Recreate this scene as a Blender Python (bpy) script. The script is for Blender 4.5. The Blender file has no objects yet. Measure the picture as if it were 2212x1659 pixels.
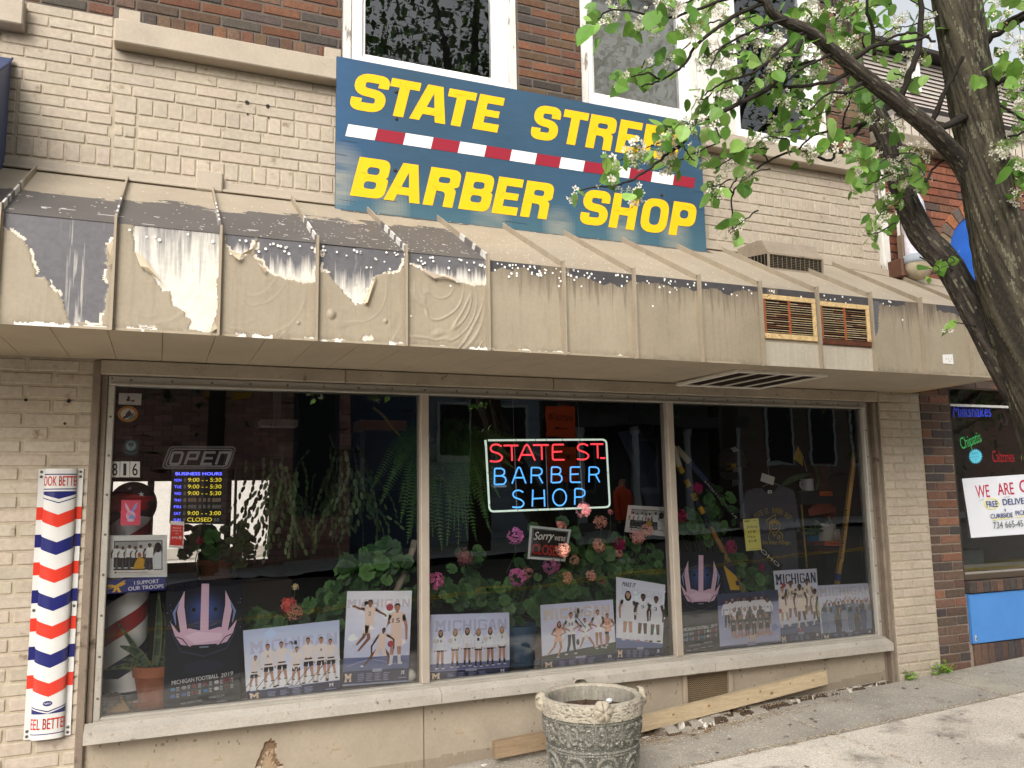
import bpy, math, random
import numpy as np
from mathutils import Vector, Matrix, geometry
R_ = random.Random(7)
SC = bpy.context.scene
COL = SC.collection
PI = math.pi

# ------------------------------------------------------------------ camera (solved from the facade's known sizes, metres)
CAMP = np.array([-2.0613, -4.5264, 1.4393])
RT = np.array([0.92179, -0.38728, -0.01772]); UP = np.array([-0.03519, -0.12910, 0.99101]); FW = np.array([0.38609, 0.91288, 0.13263])
FD, CXD, CYD = 1807.2, 1106.0, 829.5
def ray(dx, dy): return FW + RT * ((dx - CXD) / FD) - UP * ((dy - CYD) / FD)
def at(dx, dy, y):
    d = ray(dx, dy); t = (y - CAMP[1]) / d[1]; return CAMP + d * t
def atd(dx, dy, dep): return CAMP + ray(dx, dy) * dep
def atz(dx, dy, z):
    d = ray(dx, dy); t = (z - CAMP[2]) / d[2]; return CAMP + d * t
def gz(x, y): return 0.045 * x + 0.02 * min(y, 0.0) if y > -5.2 else 0.045 * x - 0.104
cam = bpy.data.cameras.new('camera'); co = bpy.data.objects.new('camera', cam); COL.objects.link(co)
cam.sensor_width = 36; cam.lens = FD / 2212 * 36; cam.clip_start = 0.05; cam.clip_end = 500
co.matrix_world = Matrix(((RT[0], UP[0], -FW[0], CAMP[0]), (RT[1], UP[1], -FW[1], CAMP[1]), (RT[2], UP[2], -FW[2], CAMP[2]), (0, 0, 0, 1)))
SC.camera = co

# ------------------------------------------------------------------ colour helpers
def lin(c):
    return c / 12.92 if c <= 0.04045 else ((c + 0.055) / 1.055) ** 2.4
def hx(h, k=1.0):
    h = h.lstrip('#'); return tuple(min(1.0, lin(int(h[i:i + 2], 16) / 255) * k) for i in (0, 2, 4))
def jit(c, a, rng=R_):
    k = 1 + rng.uniform(-a, a); return tuple(max(0, min(1, x * k * (1 + rng.uniform(-a, a) * .3))) for x in c)

# ------------------------------------------------------------------ materials
def mat(name, base=(.5, .5, .5), rough=.7, var=.15, scale=6.0, bump=0.0, bscale=60.0, attr=False, spec=.3, metal=0.0, dist=.004,
        fine=0.0, fscale=90.0, tint=None, stretch=None, emit=None, estr=0.0, sheen=0, trans=0):
    m = bpy.data.materials.new(name); m.use_nodes = True
    nt = m.node_tree; N = nt.nodes; L = nt.links
    b = N['Principled BSDF']; b.inputs['Roughness'].default_value = rough; b.inputs['Specular IOR Level'].default_value = spec
    b.inputs['Metallic'].default_value = metal
    tc = N.new('ShaderNodeTexCoord'); vec = tc.outputs['Object']
    if stretch:
        mp = N.new('ShaderNodeMapping'); mp.inputs['Scale'].default_value = stretch; L.new(vec, mp.inputs['Vector']); vec = mp.outputs['Vector']
    if attr:
        a = N.new('ShaderNodeAttribute'); a.attribute_name = 'Col'; col = a.outputs['Color']
    else:
        r = N.new('ShaderNodeRGB'); r.outputs[0].default_value = (*base, 1); col = r.outputs[0]
    def noise(s, d=4):
        n = N.new('ShaderNodeTexNoise'); n.inputs['Scale'].default_value = s; n.inputs['Detail'].default_value = d; n.inputs['Roughness'].default_value = .6
        L.new(vec, n.inputs['Vector']); return n
    def mul(col, s, v, d=4):
        n = noise(s, d); mr = N.new('ShaderNodeMapRange'); mr.inputs[1].default_value = .3; mr.inputs[2].default_value = .7
        mr.inputs[3].default_value = 1 - v; mr.inputs[4].default_value = 1 + v; L.new(n.outputs['Fac'], mr.inputs[0])
        mx = N.new('ShaderNodeVectorMath'); mx.operation = 'SCALE'; L.new(col, mx.inputs[0]); L.new(mr.outputs[0], mx.inputs['Scale']); return mx.outputs[0]
    if var: col = mul(col, scale, var)
    if fine: col = mul(col, fscale, fine, 2)
    if tint:
        n = noise(tint[1], 6); mr = N.new('ShaderNodeMapRange'); mr.inputs[1].default_value = tint[2]; mr.inputs[2].default_value = tint[2] + tint[3]; L.new(n.outputs['Fac'], mr.inputs[0])
        mx = N.new('ShaderNodeMix'); mx.data_type = 'RGBA'; L.new(mr.outputs[0], mx.inputs[0]); L.new(col, mx.inputs[6]); mx.inputs[7].default_value = (*tint[0], 1); col = mx.outputs[2]
    L.new(col, b.inputs['Base Color'])
    if bump:
        n = noise(bscale, 5); bp = N.new('ShaderNodeBump'); bp.inputs['Strength'].default_value = bump; bp.inputs['Distance'].default_value = dist
        L.new(n.outputs['Fac'], bp.inputs['Height']); L.new(bp.outputs['Normal'], b.inputs['Normal'])
    if emit or estr:
        if attr: L.new(col, b.inputs['Emission Color'])
        else: b.inputs['Emission Color'].default_value = (*(emit or base), 1)
        b.inputs['Emission Strength'].default_value = estr
    if trans:
        t = N.new('ShaderNodeBsdfTranslucent'); L.new(col, t.inputs['Color']); ms = N.new('ShaderNodeMixShader'); ms.inputs[0].default_value = trans
        L.new(b.outputs[0], ms.inputs[1]); L.new(t.outputs[0], ms.inputs[2]); L.new(ms.outputs[0], N['Material Output'].inputs['Surface'])
    return m
def glass_mat(name, tint=(1, 1, 1), wave=0.0, wscale=3.0, ior=1.5, haze=0.0, gain=1.9):
    m = bpy.data.materials.new(name); m.use_nodes = True; nt = m.node_tree; N = nt.nodes; L = nt.links
    N.remove(N['Principled BSDF'])
    tr = N.new('ShaderNodeBsdfTransparent'); tr.inputs[0].default_value = (*tint, 1)
    gl = N.new('ShaderNodeBsdfGlossy'); gl.inputs['Roughness'].default_value = 0.0; gl.inputs[0].default_value = (.96, .98, 1, 1)
    fr = N.new('ShaderNodeFresnel'); fr.inputs['IOR'].default_value = ior
    k = N.new('ShaderNodeMath'); k.operation = 'MULTIPLY'; k.inputs[1].default_value = gain; k.use_clamp = True; L.new(fr.outputs[0], k.inputs[0])
    ms = N.new('ShaderNodeMixShader'); L.new(k.outputs[0], ms.inputs[0]); L.new(tr.outputs[0], ms.inputs[1]); L.new(gl.outputs[0], ms.inputs[2])
    if wave:
        tc = N.new('ShaderNodeTexCoord'); mp = N.new('ShaderNodeMapping'); mp.inputs['Scale'].default_value = (1, 1, 4)
        L.new(tc.outputs['Object'], mp.inputs['Vector'])
        n = N.new('ShaderNodeTexNoise'); n.inputs['Scale'].default_value = wscale; n.inputs['Detail'].default_value = 2; L.new(mp.outputs[0], n.inputs['Vector'])
        bp = N.new('ShaderNodeBump'); bp.inputs['Strength'].default_value = wave; bp.inputs['Distance'].default_value = .01
        L.new(n.outputs['Fac'], bp.inputs['Height']); L.new(bp.outputs[0], gl.inputs['Normal'])
    L.new(ms.outputs[0], N['Material Output'].inputs['Surface'])
    return m

# ------------------------------------------------------------------ things and parts
def tag(o, label=None, cat=None, group=None, kind=None):
    if label: o['label'] = label
    if cat: o['category'] = cat
    if group: o['group'] = group
    if kind: o['kind'] = kind
    return o
def thing(name, label, cat, base, group=None):
    o = bpy.data.objects.new(name, None); COL.objects.link(o); o.location = base; o.empty_display_size = .1
    return tag(o, label, cat, group)
def base_of(o):
    v = Vector(o.location)
    while o.parent: o = o.parent; v = v + Vector(o.location)
    return np.array(v)
class MB:
    def __init__(s): s.v = []; s.f = []; s.c = []; s.m = []
    def face(s, pts, c=(.5, .5, .5), m=0):
        i = len(s.v); s.v.extend([tuple(p) for p in pts]); s.f.append(tuple(range(i, i + len(pts)))); s.c.append(c); s.m.append(m)
    def add(s, vs, fs, c=(.5, .5, .5), m=0):
        i = len(s.v); s.v.extend([tuple(p) for p in vs])
        for f in fs: s.f.append(tuple(i + k for k in f)); s.c.append(c); s.m.append(m)
    def box(s, lo, hi, c=(.5, .5, .5), bev=0.0, m=0, taper=None):
        x0, y0, z0 = lo; x1, y1, z1 = hi
        if not bev:
            vs = [(x0, y0, z0), (x1, y0, z0), (x1, y1, z0), (x0, y1, z0), (x0, y0, z1), (x1, y0, z1), (x1, y1, z1), (x0, y1, z1)]
            s.add(vs, [(0, 3, 2, 1), (4, 5, 6, 7), (0, 1, 5, 4), (1, 2, 6, 5), (2, 3, 7, 6), (3, 0, 4, 7)], c, m)
        else:
            b = min(bev, (x1 - x0) / 2.1, (y1 - y0) / 2.1, (z1 - z0) / 2.1); vs = []; 
            for (zz, ins) in ((z0, b), (z0 + b, 0), (z1 - b, 0), (z1, b)):
                X0, X1, Y0, Y1 = x0 + ins, x1 - ins, y0 + ins, y1 - ins; cb = b if ins == 0 else b * .3
                vs += [(X0 + cb, Y0, zz), (X1 - cb, Y0, zz), (X1, Y0 + cb, zz), (X1, Y1 - cb, zz), (X1 - cb, Y1, zz), (X0 + cb, Y1, zz), (X0, Y1 - cb, zz), (X0, Y0 + cb, zz)]
            fs = [tuple(range(7, -1, -1)), tuple(range(24, 32))]
            for k in range(3):
                for j in range(8): fs.append((k * 8 + j, k * 8 + (j + 1) % 8, k * 8 + 8 + (j + 1) % 8, k * 8 + 8 + j))
            s.add(vs, fs, c, m)
    def obox(s, p0, p1, w, h, upv=(0, 0, 1), c=(.5, .5, .5), m=0):
        p0 = np.array(p0, float); p1 = np.array(p1, float); d = p1 - p0; d /= np.linalg.norm(d); u = np.array(upv, float); sd = np.cross(d, u); sd /= np.linalg.norm(sd); u = np.cross(sd, d)
        vs = [p + sd * a * w / 2 + u * b * h / 2 for p in (p0, p1) for a, b in ((-1, -1), (1, -1), (1, 1), (-1, 1))]
        s.add(vs, [(0, 3, 2, 1), (4, 5, 6, 7), (0, 1, 5, 4), (1, 2, 6, 5), (2, 3, 7, 6), (3, 0, 4, 7)], c, m)
    def tube(s, pts, rad, n=8, c=(.5, .5, .5), cap=True, m=0, rng=None, rough=0.0, cfun=None):
        pts = [np.array(p, float) for p in pts]; k = len(pts)
        if k < 2: return
        rad = [rad] * k if np.isscalar(rad) else list(rad)
        up = None; base = len(s.v)
        for i, p in enumerate(pts):
            t = pts[min(i + 1, k - 1)] - pts[max(i - 1, 0)]; t = t / (np.linalg.norm(t) + 1e-12)
            if up is None:
                a = np.array([0, 0, 1.0]) if abs(t[2]) < .9 else np.array([1.0, 0, 0]); up = np.cross(t, a); up /= np.linalg.norm(up)
            up = up - t * np.dot(up, t); up /= (np.linalg.norm(up) + 1e-12); sd = np.cross(t, up)
            for j in range(n):
                a = 2 * PI * j / n; rr = rad[i] * (1 + (rng.uniform(-rough, rough) if rng else 0)); s.v.append(tuple(p + (up * math.cos(a) + sd * math.sin(a)) * rr))
        for i in range(k - 1):
            for j in range(n):
                s.f.append((base + i * n + j, base + i * n + (j + 1) % n, base + (i + 1) * n + (j + 1) % n, base + (i + 1) * n + j)); s.c.append(cfun(i, j) if cfun else c); s.m.append(m)
        if cap:
            s.f.append(tuple(base + j for j in range(n - 1, -1, -1))); s.c.append(c); s.m.append(m)
            s.f.append(tuple(base + (k - 1) * n + j for j in range(n))); s.c.append(c); s.m.append(m)
    def lathe(s, prof, ctr, n=32, c=(.5, .5, .5), a0=0.0, a1=2 * PI, m=0, cfun=None):
        base = len(s.v); full = abs(a1 - a0 - 2 * PI) < 1e-6; nn = n if full else n + 1
        for (r, z) in prof:
            for j in range(nn):
                a = a0 + (a1 - a0) * j / n; s.v.append((ctr[0] + r * math.cos(a), ctr[1] + r * math.sin(a), ctr[2] + z))
        for i in range(len(prof) - 1):
            for j in range(n):
                j2 = (j + 1) % nn; s.f.append((base + i * nn + j, base + i * nn + j2, base + (i + 1) * nn + j2, base + (i + 1) * nn + j)); s.c.append(cfun(i, j) if cfun else c); s.m.append(m)
    def sphere(s, ctr, r, n=10, c=(.5, .5, .5), sc=(1, 1, 1), m=0):
        base = len(s.v); k = max(4, n // 2 + 1)
        for i in range(k + 1):
            ph = PI * i / k
            for j in range(n):
                a = 2 * PI * j / n; s.v.append((ctr[0] + r * sc[0] * math.sin(ph) * math.cos(a), ctr[1] + r * sc[1] * math.sin(ph) * math.sin(a), ctr[2] + r * sc[2] * math.cos(ph)))
        for i in range(k):
            for j in range(n):
                s.f.append((base + i * n + j, base + (i + 1) * n + j, base + (i + 1) * n + (j + 1) % n, base + i * n + (j + 1) % n)); s.c.append(c); s.m.append(m)
    def grid(s, P, C=None, c=(.5, .5, .5), m=0):
        P = np.asarray(P); a, b = P.shape[:2]; base = len(s.v); s.v.extend(map(tuple, P.reshape(-1, 3)))
        for i in range(a - 1):
            for j in range(b - 1):
                s.f.append((base + i * b + j, base + i * b + j + 1, base + (i + 1) * b + j + 1, base + (i + 1) * b + j))
                s.c.append(tuple(C[i, j]) if C is not None else c); s.m.append(m)
    def build(s, name, mats, parent=None, smooth=False, at=None, sharp=None):
        V = np.array(s.v, float).reshape(-1, 3); me = bpy.data.meshes.new(name)
        if parent is not None: org = base_of(parent)
        elif at is not None: org = np.array(at, float)
        else: org = np.array([(V[:, 0].min() + V[:, 0].max()) / 2, (V[:, 1].min() + V[:, 1].max()) / 2, V[:, 2].min()])
        me.from_pydata((V - org).tolist(), [], s.f)
        ca = me.color_attributes.new('Col', 'FLOAT_COLOR', 'CORNER')
        cnt = np.array([len(f) for f in s.f]); C = np.repeat(np.array([(*c[:3], 1) for c in s.c], np.float32), cnt, axis=0)
        ca.data.foreach_set('color', C.ravel())
        mats = mats if isinstance(mats, (list, tuple)) else [mats]
        for mm in mats: me.materials.append(mm)
        if len(mats) > 1: me.polygons.foreach_set('material_index', s.m)
        if smooth: me.polygons.foreach_set('use_smooth', [True] * len(me.polygons))
        me.update()
        if smooth and sharp is not None:
            try: me.set_sharp_from_angle(angle=math.radians(sharp))
            except Exception: pass
        o = bpy.data.objects.new(name, me); COL.objects.link(o)
        if parent is not None: o.parent = parent
        else: o.location = org
        return o
def struct(name, mb, m, **k): return tag(mb.build(name, m, **k), kind='structure')
def copy_tree(o, parent=None):
    c = o.copy(); COL.objects.link(c)
    if parent is not None: c.parent = parent
    for ch in list(o.children): copy_tree(ch, c)
    return c

# ------------------------------------------------------------------ flat artwork (print, paint, lettering) laid on a surface
_TXT = {}
def text_polys(s):
    if s in _TXT: return _TXT[s]
    cu = bpy.data.curves.new('t', 'FONT'); cu.body = s; cu.size = 1.0; cu.resolution_u = 3
    o = bpy.data.objects.new('t', cu); COL.objects.link(o)
    me = o.to_mesh(); V = [(v.co.x, v.co.y) for v in me.vertices]; F = [tuple(p.vertices) for p in me.polygons]
    o.to_mesh_clear(); bpy.data.objects.remove(o); bpy.data.curves.remove(cu)
    _TXT[s] = (V, F); return _TXT[s]
def stroke_poly(pts, w, closed=False):
    P = [np.array(p, float) for p in pts]; n = len(P); Lf = []; Rt = []
    for i in range(n):
        if closed: a, b, c = P[i - 1], P[i], P[(i + 1) % n]
        else: a, b, c = P[max(i - 1, 0)], P[i], P[min(i + 1, n - 1)]
        d1 = b - a; d2 = c - b
        if np.linalg.norm(d1) < 1e-9: d1 = d2
        if np.linalg.norm(d2) < 1e-9: d2 = d1
        d1 = d1 / np.linalg.norm(d1); d2 = d2 / np.linalg.norm(d2); n1 = np.array([-d1[1], d1[0]]); n2 = np.array([-d2[1], d2[0]])
        m = n1 + n2; l = np.linalg.norm(m)
        m = n1 if l < 1e-6 else m / l; k = 1 / max(.45, np.dot(m, n1)); Lf.append(b + m * k * w / 2); Rt.append(b - m * k * w / 2)
    return Lf, Rt
def rounded(pts, r, closed=False, n=5):
    out = []; N = len(pts)
    for i, p in enumerate(pts):
        if not closed and i in (0, N - 1): out.append(p); continue
        a = np.array(pts[i - 1], float); b = np.array(p, float); c = np.array(pts[(i + 1) % N], float)
        d1 = a - b; d2 = c - b; l1 = np.linalg.norm(d1); l2 = np.linalg.norm(d2); rr = min(r, l1 * .5, l2 * .5)
        s = b + d1 / l1 * rr; e = b + d2 / l2 * rr
        for k in range(n + 1):
            t = k / n; out.append(tuple((1 - t) ** 2 * s + 2 * t * (1 - t) * b + t * t * e))
    return out
class Canvas:
    """artwork in w x h units mapped on a quad (bl, br, tr, tl) or by a function f(u, v) -> point, normal"""
    def __init__(s, quad=None, w=1.0, h=1.0, fun=None, gap=.0003, thick=.0006, sub=1):
        s.w, s.h, s.gap = w, h, gap; s.k = 0; s.mb = MB(); s.sub = sub
        if fun: s.fun = fun
        else:
            q = [np.array(p, float) for p in quad]; nrm = np.cross(q[1] - q[0], q[3] - q[0]); nrm /= np.linalg.norm(nrm)
            def f(u, v):
                a, b = u / w, v / h
                return (q[0] * (1 - a) * (1 - b) + q[1] * a * (1 - b) + q[2] * a * b + q[3] * (1 - a) * b), nrm
            s.fun = f; s.q = q; s.n = nrm; s.thick = thick
    def sheet(s, col, curl=0.0):
        q = s.q; n = s.n * -s.thick
        s.mb.add([*q, *[p + n for p in q]], [(0, 1, 2, 3), (7, 6, 5, 4), (0, 4, 5, 1), (1, 5, 6, 2), (2, 6, 7, 3), (3, 7, 4, 0)], col); s.k = 1; return s
    def pt(s, u, v):
        p, n = s.fun(u, v); return p + n * s.gap * s.k
    def poly(s, pts, col, holes=(), lay=True):
        if lay: s.k += 1
        loops = [[Vector((p[0], p[1], 0)) for p in pts]] + [[Vector((p[0], p[1], 0)) for p in h] for h in holes]
        tri = geometry.tessellate_polygon(loops); fl = [p for l in loops for p in l]
        vs = [s.pt(p.x, p.y) for p in fl]; fs = []
        for t in tri:
            a, b, c = (fl[i] for i in t)
            fs.append(tuple(t) if (b.x - a.x) * (c.y - a.y) - (b.y - a.y) * (c.x - a.x) > 0 else tuple(reversed(t)))
        s.mb.add(vs, fs, col); return s
    def rect(s, x, y, w, h, col, lay=True):
        if lay: s.k += 1
        n = s.sub; 
        for i in range(n):
            a, b = x + w * i / n, x + w * (i + 1) / n
            s.mb.face([s.pt(a, y), s.pt(b, y), s.pt(b, y + h), s.pt(a, y + h)], col)
        return s
    def ell(s, x, y, rx, ry, col, n=14, rot=0.0, lay=True):
        if lay: s.k += 1
        cr, sr = math.cos(rot), math.sin(rot)
        s.mb.face([s.pt(x + rx * math.cos(2 * PI * i / n) * cr - ry * math.sin(2 * PI * i / n) * sr, y + rx * math.cos(2 * PI * i / n) * sr + ry * math.sin(2 * PI * i / n) * cr) for i in range(n)], col); return s
    def line(s, pts, w, col, closed=False, lay=True):
        if lay: s.k += 1
        L, Rr = stroke_poly(pts, w, closed); n = len(L)
        for i in range(n if closed else n - 1):
            j = (i + 1) % n; s.mb.face([s.pt(*Rr[i]), s.pt(*Rr[j]), s.pt(*L[j]), s.pt(*L[i])], col)
        return s
    def limb(s, pts, ws, col, lay=True):
        if lay: s.k += 1
        L, Rr = stroke_poly(pts, 1.0); P = [np.array(p, float) for p in pts]
        A = [P[i] + (L[i] - P[i]) * ws[i] for i in range(len(P))]; B = [P[i] + (Rr[i] - P[i]) * ws[i] for i in range(len(P))]
        for i in range(len(P) - 1): s.mb.face([s.pt(*B[i]), s.pt(*B[i + 1]), s.pt(*A[i + 1]), s.pt(*A[i])], col)
        return s
    def text(s, t, x, y, h, col, w=None, shear=0.0, rot=0.0, bold=0.0, center=False, lay=True, cap=.69):
        V, F = text_polys(t)
        if not V: return s
        xs = [v[0] for v in V]; x0, x1 = min(xs), max(xs); sc = h / cap; sx = sc if w is None else w / max(1e-6, x1 - x0)
        if center: x = x - (x1 - x0) * sx / 2
        cr, sr = math.cos(rot), math.sin(rot)
        offs = [(0, 0)] if not bold else [(-bold * sx * cap, 0), (bold * sx * cap, 0), (0, bold * h * .6), (0, -bold * h * .6)]
        for (ox, oy) in offs:
            if lay: s.k += 1
            P = []
            for vx, vy in V:
                lx = (vx - x0) * sx + ox; ly = vy * sc + oy; lx += shear * ly; P.append(s.pt(x + lx * cr - ly * sr, y + lx * sr + ly * cr))
            s.mb.add(P, F, col)
        return s
    def build(s, name, m, parent=None, **k): return s.mb.build(name, m, parent, **k)
def quad_at(bl, br, tr, tl, y): return [at(*p, y) for p in (bl, br, tr, tl)]

# ------------------------------------------------------------------ 2D noise for painted wear
def vnoise(X, Y, seed=0):
    xi = np.floor(X).astype(np.int64); yi = np.floor(Y).astype(np.int64); fx = X - xi; fy = Y - yi; fx = fx * fx * (3 - 2 * fx); fy = fy * fy * (3 - 2 * fy)
    def hsh(a, b):
        n = (a * 374761393 + b * 668265263 + seed * 1442695041) & 0x7fffffff; n = ((n ^ (n >> 13)) * 1274126177) & 0x7fffffff; return ((n ^ (n >> 16)) & 0xffff) / 65535.0
    return (hsh(xi, yi) * (1 - fx) + hsh(xi + 1, yi) * fx) * (1 - fy) + (hsh(xi, yi + 1) * (1 - fx) + hsh(xi + 1, yi + 1) * fx) * fy
def fbm(X, Y, o=4, seed=0):
    r = 0; a = .5; t = 0
    for i in range(o): r = r + a * vnoise(X * 2 ** i, Y * 2 ** i, seed + i * 17); t += a; a *= .5
    return r / t
def inpoly(X, Y, poly):
    r = np.zeros(X.shape, bool); n = len(poly)
    for i in range(n):
        x0, y0 = poly[i]; x1, y1 = poly[(i + 1) % n]
        if y0 == y1: continue
        c = ((y0 > Y) != (y1 > Y)) & (X < (x1 - x0) * (Y - y0) / (y1 - y0) + x0); r ^= c
    return r
# ------------------------------------------------------------------ light
SUN_EL, SUN_AZ = math.radians(34), math.radians(212)      # azimuth measured from +Y clockwise: behind the camera, a little to the left
W = bpy.data.worlds.new('World'); SC.world = W; W.use_nodes = True
nt = W.node_tree; bg = nt.nodes['Background']; sk = nt.nodes.new('ShaderNodeTexSky'); sk.sky_type = 'NISHITA'; sk.sun_disc = False
sk.sun_elevation = SUN_EL; sk.sun_rotation = SUN_AZ; sk.air_density = 1.6; sk.dust_density = 6.0; sk.ozone_density = .6
hs = nt.nodes.new('ShaderNodeHueSaturation'); hs.inputs['Saturation'].default_value = .24
nt.links.new(sk.outputs[0], hs.inputs['Color']); nt.links.new(hs.outputs[0], bg.inputs[0]); bg.inputs[1].default_value = .15
sl = bpy.data.lights.new('sun', 'SUN'); so = bpy.data.objects.new('sun', sl); COL.objects.link(so); sl.energy = 1.2; sl.angle = math.radians(44); sl.color = (1, .985, .96)
sd = Vector((math.sin(SUN_AZ) * math.cos(SUN_EL), math.cos(SUN_AZ) * math.cos(SUN_EL), math.sin(SUN_EL)))
so.rotation_euler = sd.to_track_quat('Z', 'Y').to_euler(); so.location = (0, -6, 9)
SC.view_settings.view_transform = 'Standard'; SC.view_settings.look = 'None'; SC.view_settings.exposure = 0.7; SC.view_settings.gamma = 1

# ------------------------------------------------------------------ palette
TAN = hx('#a69a8a'); TAN_D = hx('#a39784'); MORT = hx('#5f564e')
M_painted = mat('painted_brick', attr=True, rough=.75, var=.10, scale=3, bump=.35, bscale=55, dist=.004, fine=.10, fscale=40, tint=(hx('#7b6a55'), 14, .62, .12))
M_brick = mat('brick', attr=True, rough=.85, var=.18, scale=30, bump=.4, bscale=90, dist=.003, fine=.25, fscale=120)
M_tan = mat('tan_paint', TAN, rough=.55, var=.08, scale=3, bump=.06, bscale=30, fine=.04)
M_trim = mat('trim_paint', hx('#8d8070'), rough=.6, var=.14, scale=7, bump=.15, bscale=40, fine=.08, tint=(hx('#4f4439'), 11, .62, .1))
M_wear = mat('weathered_paint', attr=True, rough=.55, var=.06, scale=5, bump=.10, bscale=120, fine=.05, fscale=60, dist=.001)
M_white = mat('white_frame', hx('#e4e2df'), rough=.4, var=.05, scale=5)
M_oldwhite = mat('peeling_white_paint', hx('#cfcbc4'), rough=.7, var=.12, scale=14, bump=.3, bscale=40, tint=(hx('#82796d'), 24, .58, .06), stretch=(1, 1, .25))
M_alu = mat('aluminium', hx('#a29c92'), rough=.45, metal=.35, var=.1, scale=6, fine=.06, tint=(hx('#6f665b'), 30, .64, .1))
M_sill = mat('sill_metal', hx('#a9a298'), rough=.5, metal=.25, var=.12, scale=5, fine=.08, bump=.1, bscale=50, tint=(hx('#6b6154'), 26, .62, .1))
M_stone = mat('painted_stone', TAN, rough=.75, var=.08, scale=6, bump=.15, bscale=40, fine=.05, tint=(hx('#8a765d'), 18, .66, .1))
M_print = mat('print', attr=True, rough=.55, var=0, spec=.25)
M_vinyl = mat('vinyl', attr=True, rough=.35, var=0)
M_dark = mat('dark_void', hx('#0c0b0a'), rough=.9, var=0)
M_glow = mat('lamp_segments', attr=True, rough=.5, var=0, estr=.5)
M_glass = glass_mat('shop_glass', wave=.03, wscale=2.2, gain=3.2)
M_glass_up = glass_mat('upper_glass', tint=(.85, .87, .88), gain=2.3, wave=.05, wscale=2.0)
M_attr = mat('coloured', attr=True, rough=.6, var=.08, scale=20)

# ------------------------------------------------------------------ the shop building
shop = thing('shop_building', 'two storey brick shop building with tan painted shopfront and white upper windows', 'building', (0, .2, .1))
UZ = 5.75                                                        # top of what is built of the upper storey
def paint_col(): return jit(TAN, .05)
BR = ['#6d4c3c', '#66523f', '#5a4b3f', '#764f3c', '#69564a', '#4b4440', '#745d4a', '#5f4839', '#554c46', '#7c5540']
def brick_col(): return jit(hx(R_.choice(BR), .72), .18)
def brow(mb, x0, x1, z0, z1, y, L, off, colf, j=.007, dep=.05, jz=None, bev=.004, yj=.002):
    """one course of bricks between x0 and x1"""
    x = x0 - off; jz = j if jz is None else jz
    while x < x1 - 1e-6:
        a, b = max(x, x0), min(x + L, x1)
        if b - a > .022:
            dy = R_.uniform(-yj, yj * .4)
            mb.box((a + j / 2, y + dy, z0 + jz / 2 + R_.uniform(0, .0015)), (b - j / 2, y + dep, z1 - jz / 2 - R_.uniform(0, .0015)), colf(), bev=bev)
        x += L
def courses(mb, x0, x1, z0, z1, y, pitch, L, colf, start=0, **k):
    n = max(1, round((z1 - z0) / pitch)); p = (z1 - z0) / n
    for i in range(n): brow(mb, x0, x1, z0 + i * p, z0 + (i + 1) * p, y, L, (L / 2 if (i + start) % 2 else 0) + R_.uniform(0, .006), colf, **k)
pw = MB(); rw = MB()
# lower left painted wall, big bricks with wide head joints
courses(pw, -4.6, -2.338, -.34, 2.135, 0, .0657, .229, paint_col, j=.015, jz=.0085, bev=.005)
# lower right painted pier
courses(pw, 2.738, 3.142, .1, 2.135, 0, .0645, .2035, paint_col, j=.011, jz=.008, bev=.005)
# band between lower wall and upper wall, hidden by the awning
courses(pw, -4.6, -1.3, 2.95, 3.134, 0, .0613, .206, paint_col)
courses(pw, 1.25, 2.87, 2.95, 3.134, 0, .0613, .206, paint_col)
def sq(x0, x1, z0, z1): pw.box((x0 + .004, -.002, z0 + .004), (x1 - .004, .05, z1 - .004), jit(TAN, .03), bev=.004)
def panel(xs, z0, z1, L, off=0): brow(pw, *xs, z0, z1, 0, L, off, paint_col, bev=.004)
# soldier panels
for (a, b) in ((-4.6, -2.77), (-2.763, -2.34)):
    panel((a, b), 3.134, 3.235, .0715); courses(pw, a, b, 3.235, 3.525, 0, .0605, .206, paint_col, 1)
for (a, b, cl, cr) in ((-2.334, 2.697, True, True),):
    for (z0, z1) in ((3.134, 3.235), (3.43, 3.525)):
        sq(a, a + .107, z0, z1); sq(b - .107, b, z0, z1); panel((a + .111, b - .111), z0, z1, .0722)
    courses(pw, a, a + .105, 3.235, 3.43, 0, .065, .105, paint_col); courses(pw, b - .105, b, 3.235, 3.43, 0, .065, .105, paint_col)
    courses(pw, a + .111, b - .111, 3.235, 3.43, 0, .065, .206, paint_col)
courses(pw, 2.70, 2.86, 2.95, 3.97, 0, .0605, .16, paint_col)
# painted courses up to the sills
courses(pw, -4.6, -2.355, 3.525, 3.945, 0, .0605, .206, paint_col)
courses(pw, -2.355, -1.17, 3.525, 3.77, 0, .0612, .206, paint_col, 1)
courses(pw, -1.17, 1.29, 3.525, 3.93, 0, .0605, .206, paint_col)
courses(pw, 1.29, 2.62, 3.525, 3.76, 0, .0605, .206, paint_col, 1)
courses(pw, 2.62, 2.70, 3.525, 3.97, 0, .0605, .16, paint_col)
pw.build('painted_wall', M_painted, shop)
# bare brick of the upper storey
def rwb():
    global rw
    rw.build('brick_wall', M_brick, shop); rw = MB()
courses(rw, -4.6, -2.355, 3.945, UZ, 0, .0625, .212, brick_col, j=.010)
brow(rw, -2.22, -1.275, 3.905, 4.005, 0, .0705, 0, brick_col)
courses(rw, -2.355, -1.172, 4.005, UZ, 0, .0625, .212, brick_col, 1, j=.010); rwb()
courses(rw, -.066, .385, 3.93, UZ, 0, .0605, .206, brick_col, j=.010); rwb()
courses(rw, 2.448, 2.86, 3.97, UZ, 0, .0625, .206, brick_col)
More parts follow.
